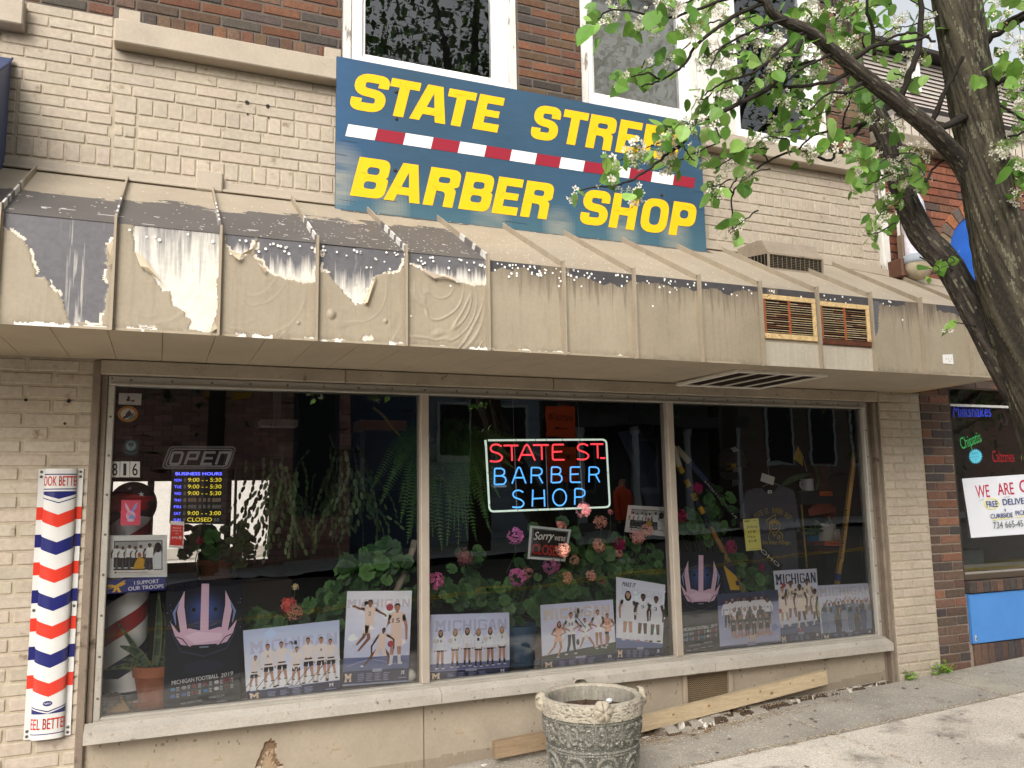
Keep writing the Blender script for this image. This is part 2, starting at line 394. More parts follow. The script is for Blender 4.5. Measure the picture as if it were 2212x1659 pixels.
# east corner return of the upper wall
n = int((UZ - 3.97) / .0625)
for i in range(n):
    z0 = 3.97 + i * (UZ - 3.97) / n; rw.box((2.855, .012, z0 + .004), (2.866, .2, z0 + .0585), brick_col(), bev=.003); rw.box((2.855, .21, z0 + .004), (2.866, .41, z0 + .0585), brick_col(), bev=.003)
rw.build('brick_wall', M_brick, shop)
mo = MB()                                                         # mortar bed and wall core behind the bricks
def core(x0, x1, z0, z1, y0=.0048, y1=.24, c=TAN_D): mo.box((x0, y0, z0), (x1, y1, z1), c)
core(-4.6, -2.338, -.34, 2.14); core(2.738, 3.142, -.2, 2.14); core(-4.6, 2.86, 2.14, 3.525)
core(-4.6, -1.172, 3.525, 3.94); core(-1.172, 2.62, 3.525, 3.925); core(2.62, 2.86, 3.525, 3.965)
core(-4.6, -1.172, 3.94, UZ, c=MORT); core(-.066, .385, 3.93, UZ, c=MORT); core(2.448, 2.855, 3.965, UZ, c=MORT)
mo.build('mortar', mat('mortar', attr=True, rough=.95, var=.15, scale=20, bump=.3, bscale=80), shop)
for q in ((-2.334, -2.23, 3.905, 4.0), (-1.272, -1.176, 3.905, 4.0)):
    sqs = MB(); sqs.box((q[0], -.004, q[2]), (q[1], .05, q[3]), hx('#b09a7c'), bev=.004); sqs.build('corner_block', M_stone, shop)
for (a, b, z0, z1) in ((-3.7, -2.752, 3.77, 3.915), (-2.347, -1.16, 3.77, 3.897), (1.28, 2.62, 3.762, 3.87)):
    s = MB(); s.box((a, -.085, z0), (b, .05, z1), TAN, bev=.006); s.build('window_sill', M_stone, shop)

for (dx, dy, r) in ((533.3, 221, .011), (578.5, 229.3, .011), (535, 247, .006), (580, 254.6, .006), (55.8, 863.9, .008), (148.8, 866, .010), (140, 915, .007)):
    q = at(dx, dy, -.0035); hm = MB(); hm.face([(q[0] + r * math.cos(k * PI / 5), -.0045, q[2] + r * math.sin(k * PI / 5)) for k in range(10)], hx('#1a1511')); hm.build('drill_hole', M_attr, shop)
# upper windows: outer wooden casing, white vinyl sash, glass
room_u = MB()
def up_window(x0, x1, z0, ztop, gx0, gx1, gz, blind=None, rail=None):
    w = MB(); fy = .015
    w.box((x0, fy, z0), (x0 + .055, .16, ztop), bev=.004); w.box((x1 - .05, fy, z0), (x1, .16, ztop), bev=.004); w.box((x0 + .055, fy, z0), (x1 - .05, .16, z0 + .03), bev=.004)
    fr = w.build('window', M_oldwhite, shop)
    s = MB(); sy = .03
    s.box((x0 + .055, sy, z0 + .03), (gx0, .13, ztop), bev=.006); s.box((gx1, sy, z0 + .03), (x1 - .05, .13, ztop), bev=.006); s.box((gx0, sy, z0 + .03), (gx1, .13, gz), bev=.006)
    s.box((gx0, .052, gz), (gx0 + .02, .12, ztop), bev=.003); s.box((gx1 - .018, .052, gz), (gx1, .12, ztop), bev=.003); s.box((gx0 + .02, .052, gz), (gx1 - .018, .12, gz + .022), bev=.003)
    if rail: s.box((gx0 + .02, .04, rail), (gx1 - .018, .12, rail + .06), bev=.004)
    s.build('sash', M_white, fr)
    g = MB(); g.face([(gx0 + .02, .09, gz + .022), (gx1 - .018, .09, gz + .022), (gx1 - .018, .09, ztop), (gx0 + .02, .09, ztop)]); g.build('pane', M_glass_up, fr)
    if blind:
        b = MB(); b.box((gx0 - .01, .15, gz - .02), (gx1 + .01, .155, ztop), blind); b.build('blind', mat('roller_blind', blind, rough=.9, var=.06, scale=4), fr)
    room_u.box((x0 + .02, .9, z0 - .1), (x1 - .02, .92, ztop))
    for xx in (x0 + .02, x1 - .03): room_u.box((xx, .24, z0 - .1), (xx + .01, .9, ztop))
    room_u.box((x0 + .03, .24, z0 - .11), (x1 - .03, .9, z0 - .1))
up_window(-1.17, -.068, 3.925, UZ, -1.045, -.195, 4.01)
up_window(.387, 1.30, 3.925, UZ, .485, 1.215, 4.045, blind=hx('#b9b6ae'), rail=4.86)
up_window(1.555, 2.446, 3.875, UZ, 1.665, 2.335, 3.985, rail=4.72)
mu = MB(); mu.box((1.301, .005, 3.87), (1.554, .17, UZ), bev=.005); mu.box((1.40, -.004, 3.87), (1.455, .006, UZ), bev=.003); mu.build('window_mullion', M_oldwhite, shop)
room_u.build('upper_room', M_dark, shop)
rf = MB(); rf.box((-4.6, -.02, UZ), (2.86, 5.0, UZ + .4), hx('#4a4038')); rf.build('parapet', M_brick, shop)
sd_ = MB(); sd_.box((2.8, .42, 2.1), (2.86, 5.0, UZ), hx('#5e4a3c')); sd_.box((-4.6, 4.9, 2.75), (2.8, 5.0, UZ), hx('#5e4a3c')); sd_.build('side_wall', M_brick, shop)

# shopfront: header board, aluminium frame, mullions, panes, sill, bulkhead
ZT, ZB = 2.048, .41; FX0, FX1 = -2.302, 2.62
h = MB()
for (a, b) in ((-2.338, -1.140), (-1.137, .113), (.116, 1.36), (1.363, 2.70)): h.box((a, -.028, 2.066), (b, .1, 2.138), bev=.004)
for xx in (-1.9, -1.05, .4, .62, .64, 1.9, 2.3, 2.45): h.sphere((xx, -.029, 2.09 + R_.uniform(0, .03)), .006, 6)
h.build('header_board', mat('header_paint', hx('#998d7d'), rough=.6, var=.14, scale=5, fine=.08, bump=.1, bscale=40, tint=(hx('#5d5144'), 13, .62, .1)), shop)
sf = MB()
sf.box((FX0, .005, ZT - .03), (FX1, .09, ZT + .016), bev=.004); sf.box((FX0, .008, ZB), (FX0 + .03, .09, ZT - .03), bev=.004); sf.box((FX1 - .034, .008, ZB), (FX1, .09, ZT - .03), bev=.004)
sf.box((FX0 + .03, .0, ZB), (FX1 - .034, .09, ZB + .032), bev=.004)
sf.box((FX0 + .02, -.012, ZT - .034), (FX1 - .02, .006, ZT - .022), bev=.002); sf.box((FX0, -.02, ZB - .002), (FX1, .0, ZB + .02), bev=.003)
sfo = sf.build('shopfront_frame', M_alu, shop)
for xm in (-.685, .9495):
    m_ = MB(); m_.box((xm - .024, -.004, ZB + .03), (xm + .024, .085, ZT - .028), bev=.004); m_.build('mullion', mat('mullion_metal', hx('#9c9184'), rough=.5, metal=.2, var=.08, scale=6), shop)
xs = [FX0 + .03, -.709, -.661, .9255, .9735, FX1 - .034]
for k in (0, 2, 4):
    g = MB(); g.face([(xs[k], .04, ZB + .03), (xs[k + 1], .04, ZB + .03), (xs[k + 1], .04, ZT - .028), (xs[k], .04, ZT - .028)]); g.build('shop_pane', M_glass, shop)
scr = MB(); scr.sphere((0, 0, .1), .006, 6, (.1, .09, .08)); scr = scr.build('screw', M_attr, shop); scb = np.array(scr.location); sp_ = [(FX0 + .1 + k * .19, .004, ZT - .004) for k in range(26)] + [(x, .007, ZB + .12 + k * .19) for k in range(9) for x in (FX0 + .015, FX1 - .017)]
for i, q in enumerate(sp_):
    s = scr if i == 0 else scr.copy()
    if i: COL.objects.link(s)
    s.parent = shop; s.location = (q[0], q[1], q[2] - .1)
sl_ = MB(); 
for (a, b) in ((-2.335, -.62), (-.617, 1.15), (1.153, 2.625)):
    sl_.add([(a, -.075, .345), (b, -.075, .345), (b, -.075, .395), (a, -.075, .395), (a, -.006, .425), (b, -.006, .425), (a, .02, .345), (b, .02, .345)], [(0, 1, 2, 3), (3, 2, 5, 4), (0, 3, 4, 6), (1, 7, 5, 2), (0, 6, 7, 1)])
sl_.build('sill', M_sill, shop)
tr_ = MB()
tr_.box((-2.372, -.012, -.3), (-2.335, .06, 2.135), bev=.005); tr_.box((-2.3352, .012, .34), (-2.304, .08, 2.066), bev=.004); M_strim = mat('side_trim_paint', hx('#74675a'), rough=.6, var=.16, scale=8, bump=.15, bscale=40, fine=.1, tint=(hx('#43382e'), 12, .6, .1)); tr_.build('side_trim', M_strim, shop); tr_ = MB()
tr_.box((2.622, .03, .08), (2.668, .09, 2.066), bev=.004); tr_.box((2.668, -.01, .08), (2.70, .06, 2.066), bev=.006); tr_.box((2.70, .04, .06), (2.738, .09, 2.14), bev=.004)
tr_.build('side_trim', M_strim, shop)
# bulkhead: stucco panels with cracks and a broken patch
def bulk(x0, x1, nm):
    nx, nz = max(4, int((x1 - x0) / .008)), 60; X = np.linspace(x0, x1, nx); Z = np.linspace(-.42, .345, nz); XX, ZZ = np.meshgrid(X, Z, indexing='ij')
    f1 = fbm(XX * 6, ZZ * 6, 4, 3); f2 = fbm(XX * 40, ZZ * 40, 3, 9); crack = np.abs(fbm(XX * 7, ZZ * 16, 4, 21) - .5)
    Y = .004 * (f1 - .5) + .0015 * (f2 - .5) + .012
    c = np.array(hx('#9a8e7d'))[None, None, :] * (0.9 + .25 * (f1 - .5))[..., None]
    ck = ((crack < .0035) & (fbm(XX * 3, ZZ * 3, 2, 31) > .53))[..., None]; c = np.where(ck, c * .55, c)
    st = (f2 > .72) & (f1 > .62); c = np.where(st[..., None], np.array(hx('#8f8069')), c)
    low = ((ZZ - (.045 * XX)) < .05 + .05 * f1)[..., None]; c = np.where(low, c * np.array([.78, .76, .74]), c)
    hole = np.array([(-1.6, 0)])
    for (pts, col, dp) in BROKEN:
        k = inpoly(XX + .01 * (f2 - .5), ZZ + .01 * (f1 - .5), pts); c = np.where(k[..., None], np.array(col) * (.8 + .5 * f2)[..., None], c); Y = np.where(k, Y + dp, Y)
    mb = MB(); mb.grid(np.stack([XX, Y, ZZ], -1), c[:-1, :-1]); mb.box((x0, .03, -.42), (x1, .2, .345), hx('#6d5a47')); return mb.build(nm, M_wear, shop, smooth=False)
pz = lambda x, y: tuple(at(*[(a + b) * 2212 / 4032 for a, b in zip((0, 2050), (x / 1.58, y / 1.58))], .012)[[0, 2]])
BROKEN = [([pz(*p) for p in ((1640, 1395), (1680, 1370), (1715, 1395), (1705, 1440), (1720, 1490), (1760, 1545), (1720, 1545), (1690, 1480), (1665, 1440), (1635, 1470), (1620, 1539), (1585, 1539), (1610, 1480), (1632, 1440))], hx('#6e5843'), .012),
          ([pz(*p) for p in ((1655, 1440), (1690, 1430), (1690, 1480), (1720, 1560), (1640, 1560), (1630, 1500))], hx('#8d7860'), .006),
          ([(1.95, .352), (2.2, .352), (2.18, .325), (2.1, .315), (2.06, .332), (1.99, .33)], hx('#3a2d22'), .02)]
bulk(-2.335, -.696, 'bulkhead_panel'); bulk(-.692, .955, 'bulkhead_panel'); bulk(.96, 2.622, 'bulkhead_panel')
# air brick with wire mesh
vg = MB(); a, b, c_, d_ = .955, 1.325, .10, .352
vg.box((a, -.012, c_), (a + .03, .03, d_), bev=.003); vg.box((b - .03, -.012, c_), (b, .03, d_), bev=.003); vg.box((a + .03, -.012, d_ - .03), (b - .03, .03, d_), bev=.003); vg.box((a + .03, -.012, c_), (b - .03, .03, c_ + .02), bev=.003)
vo = vg.build('wall_vent', M_trim, shop)
ms = MB(); ms.face([(a + .03, .008, c_ + .02), (b - .03, .008, c_ + .02), (b - .03, .008, d_ - .03), (a + .03, .008, d_ - .03)], hx('#1a1512'))
x = a + .035; r = 0
while x < b - .03:
    z = c_ + .025
    while z < d_ - .03:
        for (dx, dz) in ((.0065, .006), (.0065, -.006)): ms.obox((x, .003, z), (min(x + dx * 2, b - .03), .003, min(max(z + dz, c_ + .02), d_ - .03)), .0022, .002, (0, 1, 0), hx('#8d7a5f'))
        z += .012
    x += .013
ms.build('vent_mesh', M_attr, vo)
# ------------------------------------------------------------------ metal awning
awn = thing('metal_awning', 'tan standing seam metal awning with peeling grey and white paint above the shop window', 'awning', (0, -.4, 2.1))
SX0, SP = -2.6627, .4055; YF = -.869; ZF, ZBt, ZW = 2.571, 2.128, 3.054
k_ = 2212 / 4032
zA = lambda x, y: ((0 + x / 1.6385) * k_, (600 + y / 1.6385) * k_)
zB = lambda x, y: ((1300 + x / 1.58) * k_, (850 + y / 1.58) * k_)
zC = lambda x, y: ((2650 + x / 1.5803) * k_, (900 + y / 1.5803) * k_)
fp = lambda f, pts: [tuple(at(*f(*p), YF)[[0, 2]]) for p in pts]
PEEL = [(fp(zA, [(-60, 330), (10, 345), (752, 430), (738, 560), (700, 600), (680, 650), (676, 740), (690, 850), (685, 930), (660, 1040), (645, 1120), (470, 1105), (425, 1045), (410, 960), (345, 880), (300, 840), (245, 790), (195, 690), (165, 600), (110, 530), (0, 470), (-60, 440)]), 0),
        (fp(zA, [(862, 440), (1418, 480), (1427, 600), (1412, 760), (1400, 820), (1408, 930), (1395, 1060), (1370, 1110), (1340, 1160), (1225, 1150), (1230, 1100), (1180, 1020), (1100, 985), (1095, 900), (1040, 885), (1010, 830), (950, 765), (900, 725), (870, 620)]), 1),
        (fp(zA, [(1446, 490), (1644, 510), (1620, 630), (1545, 690), (1500, 660), (1465, 630)]), 2), (fp(zA, [(1652, 515), (2046, 540), (2035, 845), (1900, 835), (1770, 800), (1700, 750), (1645, 680)]), 2),
        (fp(zA, [(2055, 545), (2300, 560), (2300, 990), (2212, 905), (2150, 800), (2060, 700)]) , 2), (fp(zB, [(-40, 160), (474, 200), (455, 290), (430, 345), (345, 350), (285, 375), (240, 450), (205, 550), (140, 535), (70, 465), (0, 380), (-60, 330)]), 2),
        (fp(zB, [(485, 200), (966, 240), (962, 432), (860, 425), (800, 405), (720, 375), (630, 385), (560, 330), (490, 300)]), 2), (fp(zB, [(190, 760), (215, 735), (255, 745), (262, 775), (200, 775)]), 1),
        (fp(zC, [(1229, 440), (1284, 455), (1280, 640), (1262, 672), (1250, 660), (1245, 560)]), 3), (fp(zA, [(880, 1110), (940, 1120), (1005, 1120), (990, 1145), (900, 1140)]), 1)]
def streaks(X, Z, s): return fbm(X * 55, Z * 3.0, 4, s) * .65 + fbm(X * 160, Z * 10, 2, s + 5) * .35
def fascia():
    X = np.arange(-3.3, 2.872, .0042); Z = np.linspace(ZBt, ZF, 106); XX, ZZ = np.meshgrid(X, Z, indexing='ij')
    wx = XX + .022 * (fbm(XX * 28, ZZ * 28, 4, 2) - .5) + .010 * (vnoise(XX * 110, ZZ * 110, 8) - .5); wz = ZZ + .022 * (fbm(XX * 28, ZZ * 28, 4, 12) - .5) + .010 * (vnoise(XX * 110, ZZ * 110, 18) - .5)
    st = streaks(XX, ZZ, 4); big = fbm(XX * 3, ZZ * 3, 3, 6); fin = fbm(XX * 50, ZZ * 50, 3, 44); zz = (ZZ - ZBt) / (ZF - ZBt); px = ((XX - SX0) / SP) % 1.0
    tan = np.array(hx('#9c907c')); C = tan[None, None] * (.92 + .22 * (big - .5) + .16 * (st - .5))[..., None]
    gr = np.clip((zz - .66 + .55 * (st - .5)) / .30, 0, 1) * np.clip((XX + .7) / .3, .15, 1) * .8 + np.clip((st - .56) * 3, 0, .35) * .5 + np.clip(.06 - np.minimum(px, 1 - px), 0, .06) / .06 * .28 * big * 2 + np.clip((.07 - zz + .1 * (fin - .5)) / .07, 0, 1) * .35
    gr = np.clip(gr, 0, .9); C = C * (1 - gr[..., None]) + np.array(hx('#5c5146')) * gr[..., None]
    Y = np.full(XX.shape, YF) + .0016 * (big - .5) * 2
    # wrinkles of loose paint on the fifth panels
    pan = np.floor((XX - SX0) / SP).astype(int)
    for (p, a) in ((4, .0042), (3, .0016), (2, .0012), (1, .0010)):
        rr = np.sqrt((px - .45) ** 2 + (zz - .75) ** 2); w = np.abs(fbm(px * 2.2 + rr * 3, zz * 2.6 + rr * 6, 3, 50 + p) - .5); Y = np.where(pan == p, Y - a * np.clip(1 - w / .045, 0, 1) * np.clip(px * 8, 0, 1) * np.clip((1 - px) * 8, 0, 1) * np.clip((.75 - zz) * 4, 0, 1), Y)
    for (bx, bz, r, a) in ((*fp(zA, [(2140, 1045)])[0], .02, .012), (*fp(zA, [(1925, 1100)])[0], .008, .006), (*fp(zB, [(345, 655)])[0], .01, .007)):
        d = np.sqrt((XX - bx) ** 2 + ((ZZ - bz) * .8) ** 2); Y = Y - a * np.clip(1 - (d / r) ** 2, 0, 1)
    # dark strips where the paint has gone along the fold
    strip = (zz > .915 - .16 * (fbm(XX * 9, ZZ * 2, 3, 60) - .40) - .05 * (fin - .5)) & (XX > -.62)
    Cd = np.array(hx('#4a484a')) * (.9 + .3 * (fin - .5))[..., None]; C = np.where(strip[..., None] & (fbm(XX * 4, ZZ * 0 + 3, 2, 71) > .36)[..., None], Cd, C); 
    for poly, kind in PEEL:
        k = inpoly(wx, wz, poly); zt = min(ZF, max(p[1] for p in poly)); zb = min(p[1] for p in poly); t = np.clip((zt - ZZ) / (zt - zb), 0, 1)
        dark = np.array(hx('#656366')) * (.9 + .25 * (fin - .5))[..., None]; wht = np.array(hx('#d2ccc2')) * (.95 + .15 * (fin - .5))[..., None]
        if kind == 0: w = np.clip((st - .60) * 6, 0, .55) * np.clip(1 - np.abs(px - .70) * 4.5, 0, 1)
        elif kind == 1: w = np.clip(.66 + 2.0 * (st - .47) + 1.3 * (t - .2), 0, 1)
        elif kind == 2: w = np.clip(2.6 * (t - .52) + 2.4 * (st - .45), 0, 1)
        else: w = np.zeros(XX.shape)
        c = dark * (1 - w[..., None]) + wht * w[..., None]
        # torn white edge of the paint film
        g = 2; e = np.zeros(k.shape, bool)
        for dx, dz in ((g, 0), (-g, 0), (0, g), (0, -g), (2, 2), (-2, 2), (2, -2), (-2, -2)): e |= ~np.roll(np.roll(k, dx, 0), dz, 1)
        e &= k & (t > .12) & (fbm(XX * 22, ZZ * 22, 3, 77) > (.50 if kind != 3 else 2))
        c = np.where(e[..., None], np.array(hx('#c9bfb0')) * (.85 + .35 * fin)[..., None], c); C = np.where(k[..., None], c, C); Y = np.where(k, Y + .003, Y)
    # dotted chips along the bottom edge
    ch = (zz < .012 + .05 * (fbm(XX * 60, ZZ * 30, 3, 95) - .3)) & (fbm(XX * 9, ZZ * 0 + 9, 3, 90) > .55) & (XX < .1); C = np.where(ch[..., None], np.array(hx('#d9d4cc')), C)
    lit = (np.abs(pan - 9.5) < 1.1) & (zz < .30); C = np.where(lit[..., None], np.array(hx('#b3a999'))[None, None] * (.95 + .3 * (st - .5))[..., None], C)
    mb = MB(); mb.grid(np.stack([XX, Y, ZZ], -1).transpose(1, 0, 2)[:, ::1], C.transpose(1, 0, 2)[:-1, :-1]); return mb
fascia().build('fascia_panel', M_wear, awn, smooth=True)
def wall_edge(x): return (x, -.03, ZW) if x < 2.15 else (x, -.03, ZW - .06 * (x - 2.15))
def topsurf():
    X = np.arange(-3.3, 2.872, .006); T = np.linspace(0, 1, 90); XX, TT = np.meshgrid(X, T, indexing='ij')
    wxx = np.where(XX > 1.8, XX + (XX - 1.8) / 1.07 * 1.05 * (1 - TT), XX)       # the end of the roof runs out along the wall
    PX = wxx; PY = -.03 + (YF + .03) * TT; wz = np.where(PX < 2.15, ZW, ZW - .06 * (PX - 2.15)); PZ = wz + (ZF - wz) * TT
    st = fbm(XX * 8, TT * 40, 4, 5); big = fbm(XX * 4, TT * 3, 3, 7); fin = fbm(XX * 60, TT * 50, 3, 8)
    C = np.array(hx('#9f9381'))[None, None] * (.95 + .2 * (big - .5) + .08 * (fin - .5))[..., None]
    edge = .52 - .22 * np.clip((XX + 2.2) / 2.2, 0, 1) + .42 * (fbm(XX * 5, TT * 2.5, 4, 15) - .5) + .22 * (st - .5)
    dk = (TT > edge) & (XX < -.64) ; C = np.where(dk[..., None], np.array(hx('#5c5855'))[None, None] * (.9 + .25 * (big - .5))[..., None], C)
    sc = dk & (fbm(XX * 14, TT * 30, 3, 25) > .82); C = np.where(sc[..., None], np.array(hx('#b3afa9')), C)
    dirt = (TT < .12 + .08 * (st - .5)) & (XX > -1.2) & (XX < 1.25); C = np.where(dirt[..., None], np.array(hx('#4a453f')), C)
    mb = MB(); P = np.stack([PX, PY, PZ], -1); mb.grid(P.transpose(1, 0, 2)[::-1], C.transpose(1, 0, 2)[::-1][:-1, :-1]); return mb
topsurf().build('awning_roof', M_wear, awn, smooth=True)
SEAMC = [hx('#978b79'), hx('#6a6462'), hx('#d0cbc4')]
def slopez(x, t):
    w = wall_edge(x)[2]; return w + (ZF - w) * t
for i in range(-1, 14):
    xf = SX0 + SP * i; xw = xf + (0 if xf < 1.8 else (xf - 1.8) / 1.07 * .42)
    if i == 13: xw = 2.98
    s = MB(); n = 22
    for j in range(n):                                               # roof leg in short lengths so the bare metal shows where the paint has gone
        t0, t1 = j / n, (j + 1) / n; a = np.array((xw + (xf - xw) * t0, -.03 + (YF + .03) * t0, slopez(xw, t0) if i < 12 else wall_edge(xw)[2] + (ZF - wall_edge(xw)[2]) * t0)); b = np.array((xw + (xf - xw) * t1, -.03 + (YF + .03) * t1, wall_edge(xw)[2] + (ZF - wall_edge(xw)[2]) * t1))
        if i < 12: b[2] = slopez(xw, t1)
        c = SEAMC[0] if i > 5 or t0 < .42 + .1 * (i % 2) else (SEAMC[2] if R_.random() < .45 else SEAMC[1])
        a[2] += .014; b[2] += .014; s.obox(a, b + (b - a) * .002, .008, .032, (0, 0, 1), jit(c, .06))
    s.box((xf - .004, YF - .026, ZBt - .004), (xf + .006, YF + .003, ZF + .03), SEAMC[0]); s.box((xf + .0065, YF - .012, ZBt), (xf + .012, YF + .003, ZF), hx('#8a7860'))
    s.build('seam', M_wear, awn)
so_ = MB(); X = -3.3; nb = 0
while X < 2.86:
    x1 = min(X + .206, 2.872); e0 = 3.06 if x1 > 2.86 else x1
    so_.add([(X + .0012, YF, ZBt), (x1 - .0012, YF, ZBt), (x1 - .0012, -.002, 2.142), (X + .0012, -.002, 2.142), (X + .0012, YF, ZBt + .01), (x1 - .0012, YF, ZBt + .01), (x1 - .0012, -.002, 2.152), (X + .0012, -.002, 2.152)], [(0, 3, 2, 1), (4, 5, 6, 7), (0, 1, 5, 4), (1, 2, 6, 5), (2, 3, 7, 6), (3, 0, 4, 7)], jit(hx('#9d907c'), .015)); X = x1
so_.add([(2.873, YF, ZBt), (3.06, -.002, 2.142), (2.873, -.002, 2.142), (2.873, YF, ZBt + .01), (3.06, -.002, 2.152), (2.873, -.002, 2.152)], [(0, 2, 1), (3, 4, 5), (0, 1, 4, 3)], hx('#a38e70'))
so_.box((-3.3, YF + .03, 2.158), (2.872, -.01, 2.17), hx('#2a241f'))
so_.build('soffit', mat('soffit_paint', attr=True, rough=.6, var=.08, scale=3, fine=.05, tint=(hx('#6f5e48'), 9, .68, .1)), awn)
en = MB(); en.add([(2.872, YF, ZBt), (2.872, YF, ZF), (3.9, -.03, 2.946), (3.06, -.03, 2.14)], [(0, 1, 2, 3)], hx('#a38e70')); en.build('end_panel', M_wear, awn)
fl = MB(); 
for (a, b) in ((-3.3, -1.93), (-1.80, 1.38), (1.383, 2.15)): fl.box((a, -.028, 3.06), (b, -.002, 3.112), bev=.003); fl.box((a, -.055, 3.052), (b, -.028, 3.066), bev=.002)
fl.box((-1.935, -.06, 3.045), (-1.80, -.004, 3.155), bev=.008)
fl.obox((2.15, -.02, 3.08), (3.9, -.02, 2.975), .03, .05, (0, 0, 1)); fl.build('flashing', M_tan, awn)
# soffit vent
sv = MB(); q0 = (.95, -.70); q1 = (1.61, -.08); zv = 2.112
for (a, b) in (((q0[0], q0[1]), (q1[0], q0[1] + .025)), ((q0[0], q1[1] - .025), (q1[0], q1[1])), ((q0[0], q0[1] + .025), (q0[0] + .025, q1[1] - .025)), ((q1[0] - .025, q0[1] + .025), (q1[0], q1[1] - .025))): sv.box((a[0], a[1], zv), (b[0], b[1], zv + .02), hx('#c9c2b4'), bev=.003)
for k in range(1, 4): x = q0[0] + k * (q1[0] - q0[0]) / 4; sv.box((x - .006, q0[1] + .025, zv + .002), (x + .006, q1[1] - .025, zv + .016), hx('#c9c2b4'))
for k in range(40): y = q0[1] + .03 + k * .0142; sv.box((q0[0] + .025, y, zv + .008), (q1[0] - .025, y + .003, zv + .014), hx('#2e2219'))
sv.box((q0[0] + .025, q0[1] + .025, zv + .0165), (q1[0] - .025, q1[1] - .025, zv + .018), hx('#0a0807')); sv.build('soffit_vent', M_attr, awn)
# rusty louvred grilles in the fascia
M_rust = mat('rusty_metal', attr=True, rough=.8, var=.2, scale=25, fine=.2, fscale=90, bump=.3, bscale=70, tint=(hx('#7a4526'), 30, .62, .08))
for (i, z1) in ((9, 2.53), (10, 2.52)):
    a = SX0 + SP * i + .016; b = SX0 + SP * (i + 1) - .012; z0 = z1 - .25; g = MB(); cr = hx('#c9ac7c'); Yg = YF - .012
    g.box((a, Yg, z1 - .028), (b, YF, z1), cr, bev=.002); g.box((a, Yg, z0), (b, YF, z0 + .03), cr if i == 9 else hx('#54301f'), bev=.002); g.box((a, Yg, z0 + .03), (a + .02, YF, z1 - .028), hx('#8d5330'), bev=.002); g.box((b - .026, Yg, z0 + .03), (b, YF, z1 - .028), cr, bev=.002)
    xm = (a + b) / 2 - .01; g.box((xm, Yg, z0 + .03), (xm + .014, YF, z1 - .028), hx('#94502c'), bev=.002)
    g.box((a + .02, YF - .004, z0 + .03), (b - .026, YF - .0035, z1 - .028), hx('#120b08'))
    n = 14
    for k in range(n):
        z = z0 + .035 + k * (z1 - z0 - .068) / n
        for (x0, x1) in ((a + .02, xm), (xm + .014, b - .026)):
            c0 = R_.choice([hx('#b3a083'), hx('#a08a68'), hx('#7d6a52'), hx('#6d4a34'), hx('#a39274')]); zr = z + R_.uniform(-.0012, .0012); xq = x0 + (x1 - x0) * R_.uniform(.2, .8)
            for (u0, u1, cc) in ((x0, xq, c0), (xq, x1, R_.choice([c0, c0, hx('#6b4a36'), hx('#b39a70')]))):
                g.add([(u0, Yg + .001, zr), (u1, Yg + .001, zr), (u1, YF - .005, zr + .0052), (u0, YF - .005, zr + .0052)], [(0, 1, 2, 3)], cc)
    g.build('rusty_grille', M_rust, awn)
st_ = MB(); q = [at(*p, YF - .004) for p in ((2037, 785), (2060, 787), (2058, 765), (2036, 766))]; st_.face(q, hx('#d8d6d2')); 
for k in range(9): u = R_.uniform(.15, .8); v = R_.uniform(.2, .7); p = q[0] + (q[1] - q[0]) * u + (q[3] - q[0]) * v + np.array((0, -.0008, 0)); st_.face([p, p + np.array((.007, 0, .004)), p + np.array((.008, 0, .006)), p + np.array((.0, 0, .003))], hx('#77757a'))
st_.build('sticker', M_print, awn)
# paint curls hanging off the torn edges
cu = MB()
for (f, pts) in ((zA, [(690, 610), (738, 580), (730, 720), (690, 745), (712, 680)]), (zA, [(1465, 640), (1545, 690), (1640, 620), (1610, 660), (1590, 655), (1540, 705), (1500, 670)]), (zA, [(1660, 715), (1715, 755), (1710, 785), (1680, 745)]), (zA, [(870, 645), (930, 690), (1060, 860), (1000, 800), (960, 775), (905, 740)]), (zB, [(205, 550), (280, 375), (290, 395), (225, 545)]), (zB, [(560, 332), (640, 384), (720, 374), (800, 404), (796, 412), (720, 385), (640, 396)]), (zA, [(1380, 1090), (1402, 1030), (1402, 1140), (1350, 1165)])):
    P = [at(*f(*p), YF) for p in pts]; ctr = sum(P) / len(P)
    out = [p + np.array((0, -.006 - .02 * abs(R_.random()), 0)) for p in P]; cc = ctr + np.array((0, -.022, 0))
    for j in range(len(P)): cu.face([out[j], out[(j + 1) % len(P)], cc], jit(hx('#b7a68e'), .15))
    cu.build('peeling_paint', M_wear, awn); cu = MB()
# roof vent cowl
hv = thing('vent_cowl', 'tan metal roof vent cowl with dark mesh sides on the awning roof', 'vent', (1.62, -.32, 2.9))
def hpt(dx, dy, y): return at(dx, dy, y)
def slz(x, y): return wall_edge(x)[2] + (ZF - wall_edge(x)[2]) * ((-.03 - y) / (-.03 - YF))
xa, xb, yf, yb = 1.47, 1.91, -.40, -.10; zt = 3.055
cw = MB(); base = lambda x, y: slz(x, y) + .002
prof = [(yf, base(xa, yf)), (yf - .004, base(xa, yf) + .10), (yf + .05, zt - .012), (yf + .10, zt), (yb, zt), (yb, base(xa, yb))]
for j in range(1, 5 - 1): cw.face([(xa, *prof[j]), (xb, *prof[j]), (xb, *prof[j + 1]), (xa, *prof[j + 1])])
cw.face([(xa, *prof[4]), (xb, *prof[4]), (xb, *prof[5]), (xa, *prof[5])])
for x in (xa, xb):
    cw.face([(x, *prof[1]), (x, *prof[2]), (x, *prof[3]), (x, *prof[4]), (x, prof[4][0], prof[4][1] - .07), (x, prof[1][0] + .01, prof[1][1])])
cw.build('cowl', M_trim, hv); cw = MB()
